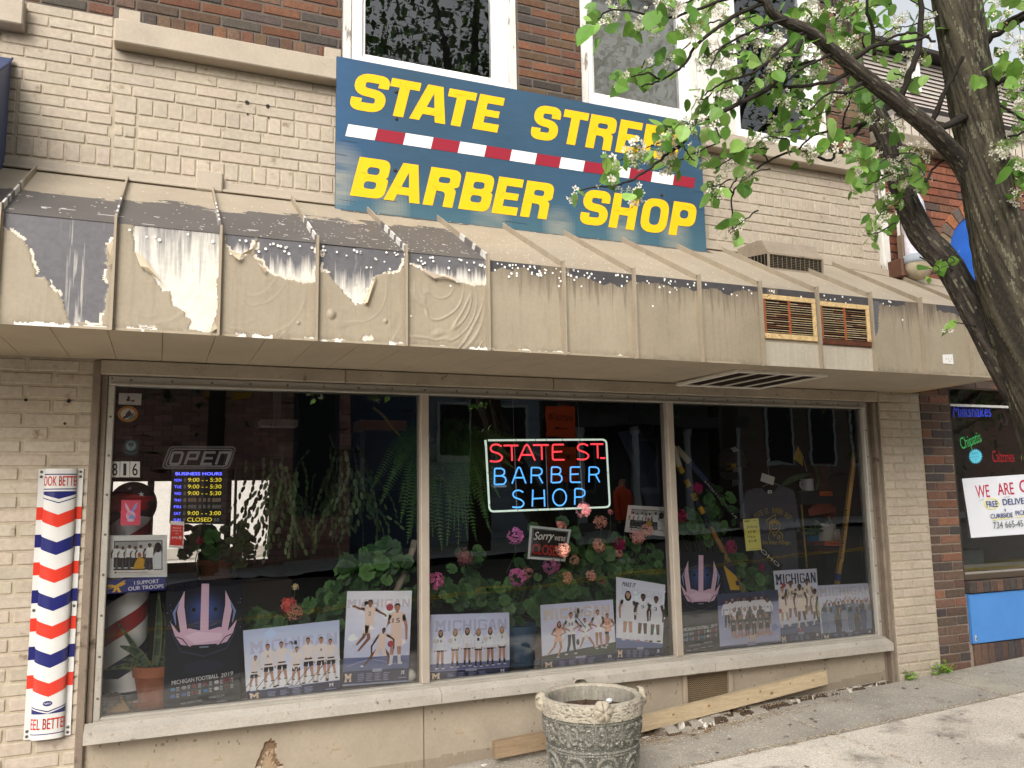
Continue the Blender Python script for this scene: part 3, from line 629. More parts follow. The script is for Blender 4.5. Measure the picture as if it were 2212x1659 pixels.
for (p, q_) in (((xa, *prof[0]), (xa, *prof[1])), ((xb, *prof[0]), (xb, *prof[1])), ((xa, *prof[0]), (xb, *prof[0])), ((xa, *prof[1]), (xb, *prof[1])), ((xa, *prof[5]), (xa, prof[4][0], prof[4][1] - .07)), ((xa, *prof[0]), (xa, *prof[5]))): cw.obox(p, q_, .012, .012); cw.build('cowl_frame', M_trim, hv); cw = MB()
gm = MB(); gm.face([(xa + .004, yf + .006, prof[0][1]), (xb, yf + .006, prof[0][1]), (xb, yf + .004, prof[1][1]), (xa, yf + .004, prof[1][1])], hx('#120f0c')); gm.face([(xa + .005, yf, prof[0][1]), (xa + .005, yb, prof[5][1]), (xa + .005, yb, zt - .07), (xa + .005, yf, prof[1][1])], hx('#120f0c'))
for k in range(1, 12): x = xa + (xb - xa) * k / 12; gm.obox((x, yf, prof[0][1]), (x, yf - .003, prof[1][1]), .003, .003, (0, 1, 0), hx('#6f6452'))
for k in range(1, 9): z = prof[0][1] + .1 * k / 9; gm.obox((xa, yf, z), (xb, yf - .003, z), .002, .002, (0, 1, 0), hx('#6f6452'))
for k in range(1, 9):
    y = yf + (yb - yf) * k / 9; gm.obox((xa, y, slz(xa, y)), (xa, y, prof[1][1] + (zt - .07 - prof[1][1]) * k / 9), .003, .003, (0, 1, 0), hx('#6f6452'))
gm.build('cowl_mesh', M_attr, hv)

# ------------------------------------------------------------------ main sign
sg = thing('shop_sign', 'big blue wooden sign with yellow letters over the awning', 'sign', (0, -.08, 2.9985))
SZ0 = 3.45 - .4515; SW, SH_ = 2.44, .903
bd = MB(); nx, nz = 122, 46; X = np.linspace(0, SW, nx); Z = np.linspace(0, SH_, nz); XX, ZZ = np.meshgrid(X, Z, indexing='ij')
f1 = fbm(XX * 2, ZZ * 2, 3, 4); f2 = fbm(XX * 6, ZZ * 30, 3, 14); C = np.array(hx('#36536a'))[None, None] * (.85 + .25 * (f1 - .5) + .12 * (f2 - .5))[..., None]
lf = np.clip(1 - XX / .35, 0, 1)[..., None] * .5; C = C * (1 - lf) + np.array(hx('#2c5580')) * lf
low = np.clip((.30 - ZZ) / .3, 0, 1)[..., None] * .55; C = C * (1 - low) + np.array(hx('#4d7078')) * low
for bx, bz, r in ((.02, .22, .16), (.30, .05, .12), (.9, .03, .14), (1.35, .05, .12), (1.8, .05, .13), (2.2, .06, .14), (.0, .12, .1)):
    w = np.clip(1 - ((XX - bx) / r) ** 2 - ((ZZ - bz) / r * .8) ** 2, 0, 1)[..., None] * .34 * np.clip(.4 + 1.6 * (f2 - .2), 0, 1)[..., None]; C = C * (1 - w) + np.array(hx('#b5ab8f')) * w
P = np.stack([XX - 1.22, np.full(XX.shape, -.1), ZZ + SZ0], -1); bd.grid(P.transpose(1, 0, 2), C.transpose(1, 0, 2)[:-1, :-1])
e = hx('#33414a'); x0, x1, y0, y1, z0, z1 = -1.22, 1.22, -.1, -.082, SZ0, SZ0 + SH_
bd.add([(x0, y0, z0), (x1, y0, z0), (x1, y0, z1), (x0, y0, z1), (x0, y1, z0), (x1, y1, z0), (x1, y1, z1), (x0, y1, z1)], [(0, 4, 5, 1), (1, 5, 6, 2), (2, 6, 7, 3), (3, 7, 4, 0), (4, 7, 6, 5)], e)
bd.build('board', mat('sign_paint', attr=True, rough=.45, var=.05, scale=9, bump=.06, bscale=40, stretch=(1, 1, 8), fine=.04), sg)
for x in (-1.0, -.2, .6, 1.1): bt = MB(); bt.box((x, -.082, SZ0 + .03), (x + .05, -.006, SZ0 + SH_ - .15), hx('#4a3b2c')); bt.build('batten', M_attr, sg)
SHR = .235
lt = Canvas(quad=[(-1.22, -.1, SZ0), (1.22, -.1, SZ0), (1.22, -.1, SZ0 + SH_), (-1.22, -.1, SZ0 + SH_)], w=SW, h=SH_, gap=.0016)
YEL = hx('#efb51a')
def glyph(ch, x, z, w, h, T=.06, H=.051):
    """extended square letter, stems T wide, bars H high"""
    k = H / T; out = []                                             # build in a space where strokes are even, then squeeze x
    def S_(pts, r=.05, closed=False):                                # pts in (x, y) with y up in metres; horizontal scale evened by k
        pp = [(px * k, py) for px, py in pts]; pp = rounded(pp, r * k, closed) if r else pp; L, Rr = stroke_poly(pp, H, closed); return [(p[0] / k, p[1]) for p in L], [(p[0] / k, p[1]) for p in Rr]
    def emit(poly, holes=()): out.append(([(x + p[0] + SHR * p[1], z + p[1]) for p in poly], [[(x + p[0] + SHR * p[1], z + p[1]) for p in q] for q in holes]))
    def st(pts, r=.05):
        L, Rr = S_(pts, r); emit(list(Rr) + list(reversed(L)))
    a, b = T / 2, H / 2
    if ch == 'S': st([(w - a, h * .66), (w - a, h - b), (a, h - b), (a, h * .52), (w - a, h * .48), (w - a, b), (a, b), (a, h * .33)], .075)
    elif ch == 'T': emit([(0, h - H), (w / 2 - a, h - H), (w / 2 - a, 0), (w / 2 + a, 0), (w / 2 + a, h - H), (w, h - H), (w, h), (0, h)])
    elif ch == 'E': emit([(0, 0), (w, 0), (w, H), (T, H), (T, h / 2 - H * .42), (w * .92, h / 2 - H * .42), (w * .92, h / 2 + H * .42), (T, h / 2 + H * .42), (T, h - H), (w, h - H), (w, h), (0, h)])
    elif ch == 'A':
        s = w / .218; emit([(0, 0), (.06 * s, 0), (.0706 * s, .041), (.143 * s, .041), (.155 * s, 0), (w, 0), (.156 * s, h), (.063 * s, h)], [[(.111 * s, .179), (.085 * s, .087), (.133 * s, .087)]])
    elif ch == 'H': emit([(0, 0), (T, 0), (T, h / 2 - b), (w - T, h / 2 - b), (w - T, 0), (w, 0), (w, h), (w - T, h), (w - T, h / 2 + b), (T, h / 2 + b), (T, h), (0, h)])
    elif ch == 'O':
        o = rounded([(0, 0), (w, 0), (w, h), (0, h)], .085, True); i_ = rounded([(T, H), (w - T, H), (w - T, h - H), (T, h - H)], .04, True); emit(o, [i_])
    elif ch in 'PRB':
        r = .07; m = h * .40 if ch != 'B' else h * .5 - b * .6
        if ch == 'P':
            o = [(0, 0), (T, 0), (T, h * .30)] + rounded([(T, h * .30), (w, h * .30), (w, h), (0, h)], r)[1:]; hol = rounded([(T, h * .30 + H), (w - T, h * .30 + H), (w - T, h - H), (T, h - H)], .03, True); emit(o, [hol])
        elif ch == 'R':
            o = [(0, 0), (T, 0), (T, m)] + rounded([(T, m), (w - T - .012, m), (w - T - .012, 0)], .03)[1:] + [(w - .012, 0)] + rounded([(w - .012, 0), (w - .012, m + .01), (w - .03, m + H * .5)], .03)[1:] + rounded([(w - .03, m + H * .5), (w, m + H * .7), (w, h), (0, h)], r)[1:]
            hol = rounded([(T, m + H), (w - T, m + H), (w - T, h - H), (T, h - H)], .03, True); emit(o, [hol])
        else:
            o = rounded([(0, 0), (w, 0), (w, h * .5), (w - .02, h * .53), (w - .006, h * .56), (w - .006, h), (0, h)], .055); o = [(0, 0)] + o[1:]
            h1 = rounded([(T, H), (w - T, H), (w - T, h / 2 - b * .8), (T, h / 2 - b * .8)], .028, True); h2 = rounded([(T, h / 2 + b * .8), (w - T, h / 2 + b * .8), (w - T, h - H), (T, h - H)], .028, True); emit(o, [h1, h2])
    return out
for (chs, z, h) in (([('S', .066, .195), ('T', .264, .175), ('A', .417, .218), ('T', .612, .173), ('E', .803, .16), ('S', 1.175, .178), ('T', 1.370, .172), ('R', 1.557, .192), ('E', 1.772, .165), ('E', 1.962, .16), ('T', 2.117, .17)], .604, .228),
                    ([('B', .079, .19), ('A', .269, .208), ('R', .496, .19), ('B', .71, .19), ('E', .918, .16), ('R', 1.101, .187), ('S', 1.497, .188), ('H', 1.705, .184), ('O', 1.925, .198), ('P', 2.148, .186)], .100, .231)):
    for ch, x, w in chs:
        for poly, holes in glyph(ch, x, z, w, h): lt.k = 1; lt.poly(poly, YEL, holes, lay=False)
for i in range(14):
    a0 = .051 + (2.362 - .051) * i / 14; a1 = .051 + (2.362 - .051) * (i + 1) / 14; lt.k = 1
    lt.poly([(a0, .440), (a1, .440), (a1 + SHR * .072, .512), (a0 + SHR * .072, .512)], hx('#ece8df') if i % 2 == 0 else hx('#8e2434'), lay=False)
cr = Canvas(quad=lt.q, w=SW, h=SH_, gap=.0016); cr.k = 1
for (x, z) in ((.39, .80), (.36, .79), (.54, .65), (.57, .64), (.70, .8), (.88, .72), (.85, .68), (.16, .21), (.14, .24), (.33, .2), (.55, .22), (.58, .18), (.77, .2), (.97, .2), (1.17, .2), (1.75, .21), (1.83, .22), (1.25, .7), (1.62, .71), (1.83, .7)):
    a = R_.uniform(-.9, .9); pts = [(x, z)]
    for j in range(4): a += R_.uniform(-.5, .5); pts.append((pts[-1][0] + .012 * math.cos(a), pts[-1][1] + .012 * math.sin(a)))
    cr.k = 2; cr.line(pts, .0012, hx('#a8861a'), lay=False)
for (x, z, l) in ((.0, .33, .06), (.02, .415, .1), (.02, .07, .09), (2.3, .3, .12), (.25, .1, .1), (2.36, .42, .07), (1.0, .06, .15)): cr.k = 1; cr.line([(x, z), (x + l, z - .004)], .0016, hx('#27353c'), lay=False)
lt.mb.add(cr.mb.v, cr.mb.f, (.5, .5, .5)); lt.mb.c[-len(cr.mb.f):] = cr.mb.c; lt.build('lettering', mat('sign_letters', attr=True, rough=.5, var=.03, scale=12, spec=.2), sg)
for (x, z) in ((.341, .753), (.343, .59), (.335, .281), (2.11, .361), (2.13, .74), (2.12, .60)):
    bl = MB(); bl.lathe([(.011, 0), (.010, .004), (.004, .006), (0, .006)], (0, 0, 0), 10, (.03, .025, .02)); bl.v = [(-1.22 + x + p[0], -.1 - p[2], SZ0 + z + p[1]) for p in bl.v]; bl.build('bolt', M_attr, sg)
# ------------------------------------------------------------------ ground: pavement slabs, kerb, road
M_conc = mat('concrete', attr=True, rough=.9, var=.16, scale=2.2, bump=.35, bscale=120, dist=.002, fine=.28, fscale=110, tint=(hx('#857e74'), 4, .56, .14))
pv = MB(); jx = [-12.8 + 1.44 * k for k in range(20)]; jx = [1.545 + 1.435 * k for k in range(-9, 9)]; jy = [-.012, -.612, -2.05, -3.5]
for i in range(len(jx) - 1):
    for j in range(len(jy) - 1):
        x0, x1, y1, y0 = jx[i] + .006, jx[i + 1] - .006, jy[j] - (.005 if j else 0), jy[j + 1] + .005
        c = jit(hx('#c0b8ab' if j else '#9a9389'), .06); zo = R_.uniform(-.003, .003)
        vs = [(x, y, gz(x, y) + zo) for x, y in ((x0, y0), (x1, y0), (x1, y1), (x0, y1))]; vs += [(a, b, d - .06) for a, b, d in vs]
        b = .006; top = [(x, y, gz(x, y) + zo) for x, y in ((x0 + b, y0 + b), (x1 - b, y0 + b), (x1 - b, y1 - b), (x0 + b, y1 - b))]; edge = [(v[0], v[1], v[2] - b * .7) for v in vs[:4]]
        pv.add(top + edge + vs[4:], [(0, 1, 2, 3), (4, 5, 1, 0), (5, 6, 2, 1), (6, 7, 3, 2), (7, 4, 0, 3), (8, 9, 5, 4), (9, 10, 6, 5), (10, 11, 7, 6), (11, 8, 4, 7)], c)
for k in range(150):
    x = R_.uniform(-.5, 5.5); y = -R_.uniform(.05, 2.0); s = R_.uniform(.004, .016); n = 9; i0 = 0
    if min(abs(x - q) for q in jx) < .03 or abs(y + .612) < .03: continue
    pv.face([(x + s * math.cos(2 * PI * j / n) * R_.uniform(.7, 1.2), y + s * math.sin(2 * PI * j / n) * R_.uniform(.7, 1.2), gz(x, y) + .0045) for j in range(n)], jit(hx('#6f685f'), .2))
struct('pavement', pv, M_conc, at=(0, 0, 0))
gr = MB(); X = np.linspace(-60, 60, 61); Y = np.concatenate([np.linspace(-3.3, .3, 6), np.linspace(.6, 60, 20)]); XX, YY = np.meshgrid(X, Y, indexing='ij'); ZZ = np.vectorize(gz)(np.clip(XX, -12, 14), YY) - .05; gr.grid(np.stack([XX, YY, ZZ], -1))
struct('ground', gr, mat('soil', hx('#3b332b'), rough=1, var=.3, scale=8, bump=.5, bscale=50), at=(0, 0, 0))
kb = MB(); 
for k in range(12): x = -14 + k * 2.6; kb.add([(x, -3.68, gz(x, -3.6)), (x + 2.59, -3.68, gz(x + 2.59, -3.6)), (x + 2.59, -3.505, gz(x + 2.59, -3.6)), (x, -3.505, gz(x, -3.6)), (x, -3.68, gz(x, -3.6) - .2), (x + 2.59, -3.68, gz(x + 2.59, -3.6) - .2)], [(0, 1, 2, 3), (4, 5, 1, 0)], hx('#8d877d'))
struct('kerb', kb, M_conc, at=(0, 0, 0))
rd = MB(); rdz = lambda x: gz(min(14, max(-14, x)), -3.6) - .15
X = np.linspace(-60, 60, 61); Y = np.linspace(-13.6, -3.66, 8); XX, YY = np.meshgrid(X, Y, indexing='ij'); rd.grid(np.stack([XX, YY, np.vectorize(rdz)(XX)], -1)); struct('road', rd, mat('asphalt', hx('#55544f'), rough=.9, var=.2, scale=3, bump=.4, bscale=100), at=(0, 0, 0))
ml = MB()
for y in (-8.3, -8.55):
    for k in range(24): x = -30 + k * 2.5; ml.face([(x, y, rdz(x) + .006), (x + 2.5, y, rdz(x + 2.5) + .006), (x + 2.5, y + .1, rdz(x + 2.5) + .006), (x, y + .1, rdz(x) + .006)])
struct('road_marking', ml, mat('yellow_line', hx('#c9a13a'), rough=.8, var=.2, scale=10), at=(0, 0, 0))
# crumbling concrete ledge along the foot of the wall
lg = MB(); X = np.linspace(-1.2, 2.62, 380); T = np.linspace(0, 1, 22); XX, TT = np.meshgrid(X, T, indexing='ij')
wd = (.05 + .11 * np.exp(-((XX - .9) / .75) ** 2)) * (.8 + .5 * fbm(XX * 5, TT * 0, 3, 5)); br = fbm(XX * 9, TT * 3, 4, 15)
YY = .01 - wd * TT; hh = (.018 + .03 * np.exp(-((XX - 1.0) / .8) ** 2)) * (1 - TT ** 3) - .03 * ((br > .55) & (TT > .25)) * (XX > .4) - .012 * TT ** 8
ZZ = np.vectorize(gz)(XX, YY) + hh; C = np.where(((br > .55) & (TT > .25) & (XX > .4))[..., None], np.array(hx('#4c3f33')), np.array(hx('#8b847a'))) * (.8 + .4 * fbm(XX * 40, TT * 20, 3, 19))[..., None]
wp = (fbm(XX * 16, TT * 6, 3, 29) > .74); C = np.where(wp[..., None], np.array(hx('#c9c3b8')), C); lg.grid(np.stack([XX, YY, ZZ], -1).transpose(1, 0, 2)[::-1], C.transpose(1, 0, 2)[::-1][:-1, :-1]); struct('concrete_ledge', lg, M_conc, at=(0, 0, 0))
# fallen petals and dry bits
pt = MB()
def flake(x, y, s, c, z=None):
    a = R_.uniform(0, 6.28); z = gz(x, y) + .004 if z is None else z; ca, sa = math.cos(a) * s, math.sin(a) * s; t = R_.uniform(-.3, .3) * s
    pt.face([(x - ca, y - sa, z + .001), (x + sa * .7, y - ca * .7, z + abs(t) + .001), (x + ca, y + sa, z + .002), (x - sa * .7, y + ca * .7, z + abs(t) * .5 + .001)], c)
PW = [hx('#e9e2d6'), hx('#e0d6c6'), hx('#d8c9ad'), hx('#cdb892')]; PB = [hx('#7a5a3a'), hx('#8c6b42'), hx('#5f4630'), hx('#a0804f')]
for k in range(3600): flake(R_.uniform(-.6, 5), -abs(R_.gauss(0, .9)) - .05, R_.uniform(.0028, .006), R_.choice(PW))
for k in range(2600): flake(R_.uniform(1.0, 3.6), R_.uniform(-1.9, -.8), R_.uniform(.003, .0065), R_.choice(PW + PB))
for k in range(2200): x = R_.uniform(-.4, 4.6); flake(x, -.612 + R_.gauss(0, .014), R_.uniform(.0035, .0065), R_.choice(PW[1:] + PB))
for x in (1.545, 2.98):
    for k in range(420): flake(x + R_.gauss(0, .013), R_.uniform(-1.7, -.05), R_.uniform(.0035, .006), R_.choice(PW[1:] + PB))
for k in range(2400):
    x = R_.triangular(-.5, 2.6, .9); w = .09 + .13 * math.exp(-((x - .8) / .7) ** 2); y = -.02 - w * R_.random() - abs(R_.gauss(0, .025)); flake(x, y, R_.uniform(.003, .006), R_.choice(PW + PB + PB[:2]), gz(x, y) + .006 + (.03 if y > -.1 else .0))
for k in range(160):
    x = R_.triangular(-.5, 2.2, .6); y = -.14 - abs(R_.gauss(0, .05)); a = R_.uniform(-.6, .6); l = R_.uniform(.01, .035); pt.obox((x, y, gz(x, y) + .008), (x + l * math.cos(a), y + l * math.sin(a), gz(x, y) + .012), .0016, .0016, (0, 0, 1), R_.choice(PB))
tag(pt.build('fallen_petals', M_print, at=(0, 0, 0)), 'white petals and dry bits scattered over the pavement by the wall', 'petals', kind='stuff')
ap = MB()
for k in range(620):
    x = R_.triangular(-2.75, 2.6, -.9); t = R_.random() ** .55; s = R_.uniform(.003, .0058); p = np.array((x, -.03 + (YF + .03) * t, slopez(x, t) + .004)); a = R_.uniform(0, 6.3)
    dx, dy = math.cos(a), math.sin(a); dz = lambda u, v: v * (ZW - ZF) / .84
    ap.face([p + np.array((dx * s, dy * s, dz(0, dy * s))), p + np.array((-dy * s * .7, dx * s * .7, dz(0, dx * s * .7))), p + np.array((-dx * s, -dy * s, dz(0, -dy * s))), p + np.array((dy * s * .7, -dx * s * .7, dz(0, -dx * s * .7)))], hx('#ece8e0'))
for k in range(190):
    x = R_.triangular(-2.4, 2.3, -.4); z = ZF - .01 - abs(R_.gauss(0, .035)); s = R_.uniform(.004, .0068)
    if R_.random() < .03: z = R_.uniform(2.2, 2.5)
    n = 7; ap.face([(x + s * math.cos(2 * PI * j / n), YF - .004, z + s * math.sin(2 * PI * j / n)) for j in range(n)], hx('#efece6'))
tag(ap.build('awning_petals', M_print, at=(0, -.5, 2.6)), 'white petals stuck all over the peeling awning', 'petals', kind='stuff')

# ------------------------------------------------------------------ enamel barber sign on the left wall
bp = thing('barber_sign', 'curved enamel sign with red and blue chevrons on the left brick wall', 'sign', (-2.485, -.02, .382))
BX0, BX1, BZ0, BZ1 = -2.581, -2.392, .384, 1.605; BW = BX1 - BX0
prof_u = []                                                        # (arc position, x, y)
for i in range(5): prof_u.append((BX0 + .026 * i / 4, -.008))
for i in range(1, 24):
    a = PI - PI * i / 24; prof_u.append(((BX0 + BX1) / 2 + .0685 * math.cos(a) * (1 if abs(math.cos(a)) < .97 else 1), -.008 - .040 * math.sin(a) ** .75))
for i in range(5): prof_u.append((BX1 - .026 + .026 * i / 4, -.008))
arc = [0]; 
for i in range(1, len(prof_u)): arc.append(arc[-1] + math.dist(prof_u[i], prof_u[i - 1]))
AL = arc[-1]; arr = np.array(arc); PU = np.array(prof_u)
def bfun(u, v):
    x = np.interp(u, arr, PU[:, 0]); y = np.interp(u, arr, PU[:, 1]); e = .002; x2 = np.interp(u + e, arr, PU[:, 0]); y2 = np.interp(u + e, arr, PU[:, 1]); x1 = np.interp(u - e, arr, PU[:, 0]); y1 = np.interp(u - e, arr, PU[:, 1])
    n = np.array((y2 - y1, -(x2 - x1), 0)); n = n / (np.linalg.norm(n) + 1e-9); lean = .004 * (v - .6); return np.array((x - (1.2 - v) * .0, y, BZ0 + v)), n
c_ = Canvas(fun=bfun, gap=.0007); BH = BZ1 - BZ0; ENW = hx('#c6c4c0'); NAVY = hx('#23265f'); RED = hx('#c2382a')
us = arc
for i in range(len(us) - 1): c_.mb.face([c_.pt(us[i], 0), c_.pt(us[i + 1], 0), c_.pt(us[i + 1], BH), c_.pt(us[i], BH)], ENW)
ub0, ub1 = arc[4], arc[-5]; um = AL / 2
def chev(z_edge_top, th, drop, col, u0=0, u1=None, flat_top=False):
    u1 = AL if u1 is None else u1
    def d(u): return 0 if (u <= ub0 or u >= ub1) else drop * (1 - abs(u - um) / (um - ub0))
    ss = [u for u in us if u0 <= u <= u1]; ss = sorted(set(ss + [um]))
    for i in range(len(ss) - 1):
        a, b = ss[i], ss[i + 1]; c_.mb.face([c_.pt(a, z_edge_top - th - d(a)), c_.pt(b, z_edge_top - th - d(b)), c_.pt(b, z_edge_top - (0 if flat_top else d(b))), c_.pt(a, z_edge_top - (0 if flat_top else d(a)))], col)
def hl(z, th, col): chev(z, th, 0, col, ub0, ub1)
c_.k = 1
hl(BH - .024, .005, NAVY); hl(BH - .093, .005, NAVY); chev(BH - .106, .010, .026, NAVY, ub0, ub1, True); chev(BH - .128, .005, .029, NAVY, ub0, ub1)
for k in range(7): chev(BH - .179 - .1268 * k, .059, .036, RED if k % 2 == 0 else NAVY)
zb = BH - .181 - .1268 * 6 - .059
chev(.150, .005, .026, NAVY, ub0, ub1); ss = sorted(set([u for u in us if ub0 <= u <= ub1] + [um]))
for i in range(len(ss) - 1):
    a, b = ss[i], ss[i + 1]; d = lambda u: .028 * (1 - abs(u - um) / (um - ub0)); c_.mb.face([c_.pt(a, .112), c_.pt(b, .112), c_.pt(b, .140 - d(b) * .97), c_.pt(a, .140 - d(a) * .97)], NAVY)
hl(.026, .004, NAVY)
c_.ell(um - .002, .157, .020, .012, hx('#2a2f66'), lay=False); c_.k = 2; c_.text('MARVY', um - .016, .153, .008, ENW, w=.028, lay=False)
c_.text('LOOK BETTER', ub0 + .002, BH - .080, .045, hx('#b02c28'), w=ub1 - ub0 - .004, bold=.02, lay=False); c_.text('FEEL BETTER', ub0 + .002, .045, .047, hx('#b8302a'), w=ub1 - ub0 - .004, bold=.02, lay=False)
c_.k = 1
for (u, v, a) in ((ub1 + .001, .97, .18), (ub1 - .002, .8, .1), (ub1 + .002, .62, .12), (ub1 - .002, .45, .08)):
    c_.k = 3; c_.line([(u, v), (u + .002, v - a * .5), (u, v - a)], .004, hx('#5b4a42'), lay=False)
ob = c_.build('enamel_plate', mat('enamel', attr=True, rough=.14, var=.03, scale=14, spec=.6), bp)
ed = MB(); 
for i in range(len(us) - 1):
    a, b = PU[i], PU[i + 1]
    for z in (BZ0, BZ1): ed.face([(a[0], a[1] + .0005, z), (b[0], b[1] + .0005, z), (b[0], -.002, z), (a[0], -.002, z)], hx('#8f8a84'))
    ed.face([(a[0], a[1] + .003, BZ0), (b[0], b[1] + .003, BZ0), (b[0], b[1] + .003, BZ1), (a[0], a[1] + .003, BZ1)], hx('#55504a'))
ed.build('plate_edge', M_attr, bp)
for (x, z) in ((BX0 + .012, BZ1 - .014), (BX0 + .012, BZ1 - .037), (BX1 - .012, BZ1 - .014), (BX1 - .012, BZ1 - .037), (BX0 + .012, .955), (BX1 - .012, .965), (BX0 + .012, BZ0 + .036), (BX0 + .012, BZ0 + .014), (BX1 - .012, BZ0 + .036), (BX1 - .012, BZ0 + .014)):
    s = MB(); s.sphere((x, -.009, z), .0075, 8, hx('#6d6a66'), (1, .5, 1)); s.sphere((x, -.012, z), .0035, 6, hx('#1d1b19'), (1, .7, 1)); s.build('screw', M_attr, bp)

# ------------------------------------------------------------------ cast concrete planter
PC = np.array((-.005, -.62, gz(0, -.62))); PH = .452; PR = .295
pl = thing('planter', 'round cast concrete planter with carved relief and bare soil on the pavement', 'planter', tuple(PC))
prof = []                                                          # (r, z, rough kind)
nz = 130
def pr_r(z):
    t = z / PH
    q = .885
    if t < .80: return q * (.215 + (.276 - .215) * (t / .80) ** .8)
    if t < .825: return q * (.276 + .012 * (t - .80) / .025)
    if t < .97: return q * (.288 + .006 * math.sin((t - .825) / .145 * PI * .5))
    return q * (.294 - .012 * ((t - .97) / .03) ** 2)
na = 260; A = np.linspace(0, 2 * PI, na + 1); Zs = np.linspace(0, PH, nz); AA, ZZ = np.meshgrid(A, Zs); Rr = np.vectorize(pr_r)(ZZ); T = ZZ / PH
uu = AA / (2 * PI)
def motif(n, t0, t1, kind):
    m = (T > t0) & (T < t1); x = ((uu * n) % 1.0 - .5) * 2; y = (T - t0) / (t1 - t0)
    if kind == 'leaf':
        r1 = np.sqrt((np.abs(x) - .45) ** 2 * 1.2 + (y - .55) ** 2); ring = np.exp(-((r1 - .30) / .07) ** 2) + .8 * np.exp(-((r1 - .12) / .06) ** 2); stem = np.exp(-(x / .09) ** 2) * (y > .1); fr = .6 * np.exp(-((np.abs(x) - .9) / .12) ** 2) * np.abs(np.sin(y * 9))
        return m * np.clip(ring + stem + fr, 0, 1)
    ar = np.sqrt(x ** 2 + (np.clip(y - .45, 0, 1) * 1.5) ** 2); a1 = np.exp(-((ar - .82) / .09) ** 2); a2 = np.exp(-((ar - .5) / .07) ** 2) * (y > .15); bud = np.exp(-(x / .16) ** 2 - ((y - .35) / .2) ** 2) + .7 * np.exp(-((np.abs(x) - .3 * np.abs(np.sin(y * 8))) / .08) ** 2) * (y < .75)
    return m * np.clip(a1 + a2 + bud, 0, 1)
D = motif(11, .53, .79, 'leaf') + motif(9, .03, .46, 'arch'); bandm = np.exp(-((T - .505) / .012) ** 2) + np.exp(-((T - .475) / .008) ** 2) * .7 + np.exp(-((T - .80) / .01) ** 2)
pits = fbm(AA * 30, ZZ * 150, 2, 3); rim = T > .825; pit = np.clip((pits - .58) * 6, 0, 1) * rim
nse = fbm(AA * 25, ZZ * 90, 4, 7); Rd = Rr + .012 * np.clip(D, 0, 1) + .006 * np.clip(bandm, 0, 1) - .006 * pit + .006 * (nse - .5)
P = np.stack([PC[0] + Rd * np.cos(AA), PC[1] + Rd * np.sin(AA), PC[2] + ZZ], -1)
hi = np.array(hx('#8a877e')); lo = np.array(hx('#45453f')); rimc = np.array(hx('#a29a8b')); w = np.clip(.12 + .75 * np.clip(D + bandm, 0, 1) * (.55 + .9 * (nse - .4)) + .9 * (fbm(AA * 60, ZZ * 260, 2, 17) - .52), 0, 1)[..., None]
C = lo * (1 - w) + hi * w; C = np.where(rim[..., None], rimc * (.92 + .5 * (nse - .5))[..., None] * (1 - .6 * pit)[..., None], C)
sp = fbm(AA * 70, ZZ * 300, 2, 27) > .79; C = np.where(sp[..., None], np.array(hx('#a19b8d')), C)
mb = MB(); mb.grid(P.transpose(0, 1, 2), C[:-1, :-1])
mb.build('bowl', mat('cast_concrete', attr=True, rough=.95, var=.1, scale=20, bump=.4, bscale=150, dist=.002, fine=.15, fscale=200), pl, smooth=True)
rm = MB(); rr = [(.885 * a, b) for a, b in ((.286, PH - .001), (.278, PH + .004), (.262, PH + .003), (.247, PH - .006), (.240, PH - .03), (.232, PH - .10), (.228, PH - .2))]
V = len(rm.v); n = 120
for (r, z) in rr:
    for j in range(n): a = 2 * PI * j / n; q = .003 * (R_.random() - .5); rm.v.append((PC[0] + (r + q) * math.cos(a), PC[1] + (r + q) * math.sin(a), PC[2] + z + q))
for i in range(len(rr) - 1):
    for j in range(n): rm.f.append((i * n + j, i * n + (j + 1) % n, (i + 1) * n + (j + 1) % n, (i + 1) * n + j)); rm.c.append(jit(hx('#9d9586' if i < 3 else '#7c776c'), .12)); rm.m.append(0)
rm.build('rim', mat('cast_concrete_rim', attr=True, rough=.95, var=.15, scale=25, bump=.5, bscale=120, dist=.003, fine=.2, fscale=160), pl, smooth=True)
for a in (-106, -15, 75, 165):
    a = math.radians(a); ctr = PC + np.array((.252 * math.cos(a), .252 * math.sin(a), PH - .022)); k = MB(); ns, nr = 24, 14
    ex = np.array((-math.sin(a), math.cos(a), 0)); ez = np.array((0, 0, 1.0)); eo = np.array((math.cos(a), math.sin(a), 0))
    G = np.zeros((nr, ns + 1, 3)); CC = np.zeros((nr, ns + 1, 3))
    for i in range(nr):
        ph = PI * .62 * i / (nr - 1)
        for j in range(ns + 1):
            b = 2 * PI * j / ns; r = math.sin(ph) * (1 + .06 * math.cos(6 * b)); dimple = .006 * (math.cos(6 * b) < -.3) * (.35 < math.sin(ph) < .9) * (ph < PI / 2) + .010 * (i < 2)
            G[i, j] = ctr + ex * r * .046 * math.cos(b) + ez * r * .05 * math.sin(b) + eo * (.034 * math.cos(ph) + .002 - dimple) + np.array((R_.uniform(-1, 1), R_.uniform(-1, 1), R_.uniform(-1, 1))) * .0008
            CC[i, j] = np.array(hx('#a09786')) * (.55 if dimple > .004 else 1) * R_.uniform(.85, 1.1)
    k.grid(G[::-1], CC[::-1][:-1, :-1]); k.build('rosette', mat('rosette', attr=True, rough=.95, var=.15, scale=40, bump=.4, bscale=140, dist=.002) if a < -1.7 else bpy.data.materials['rosette'], pl, smooth=True)
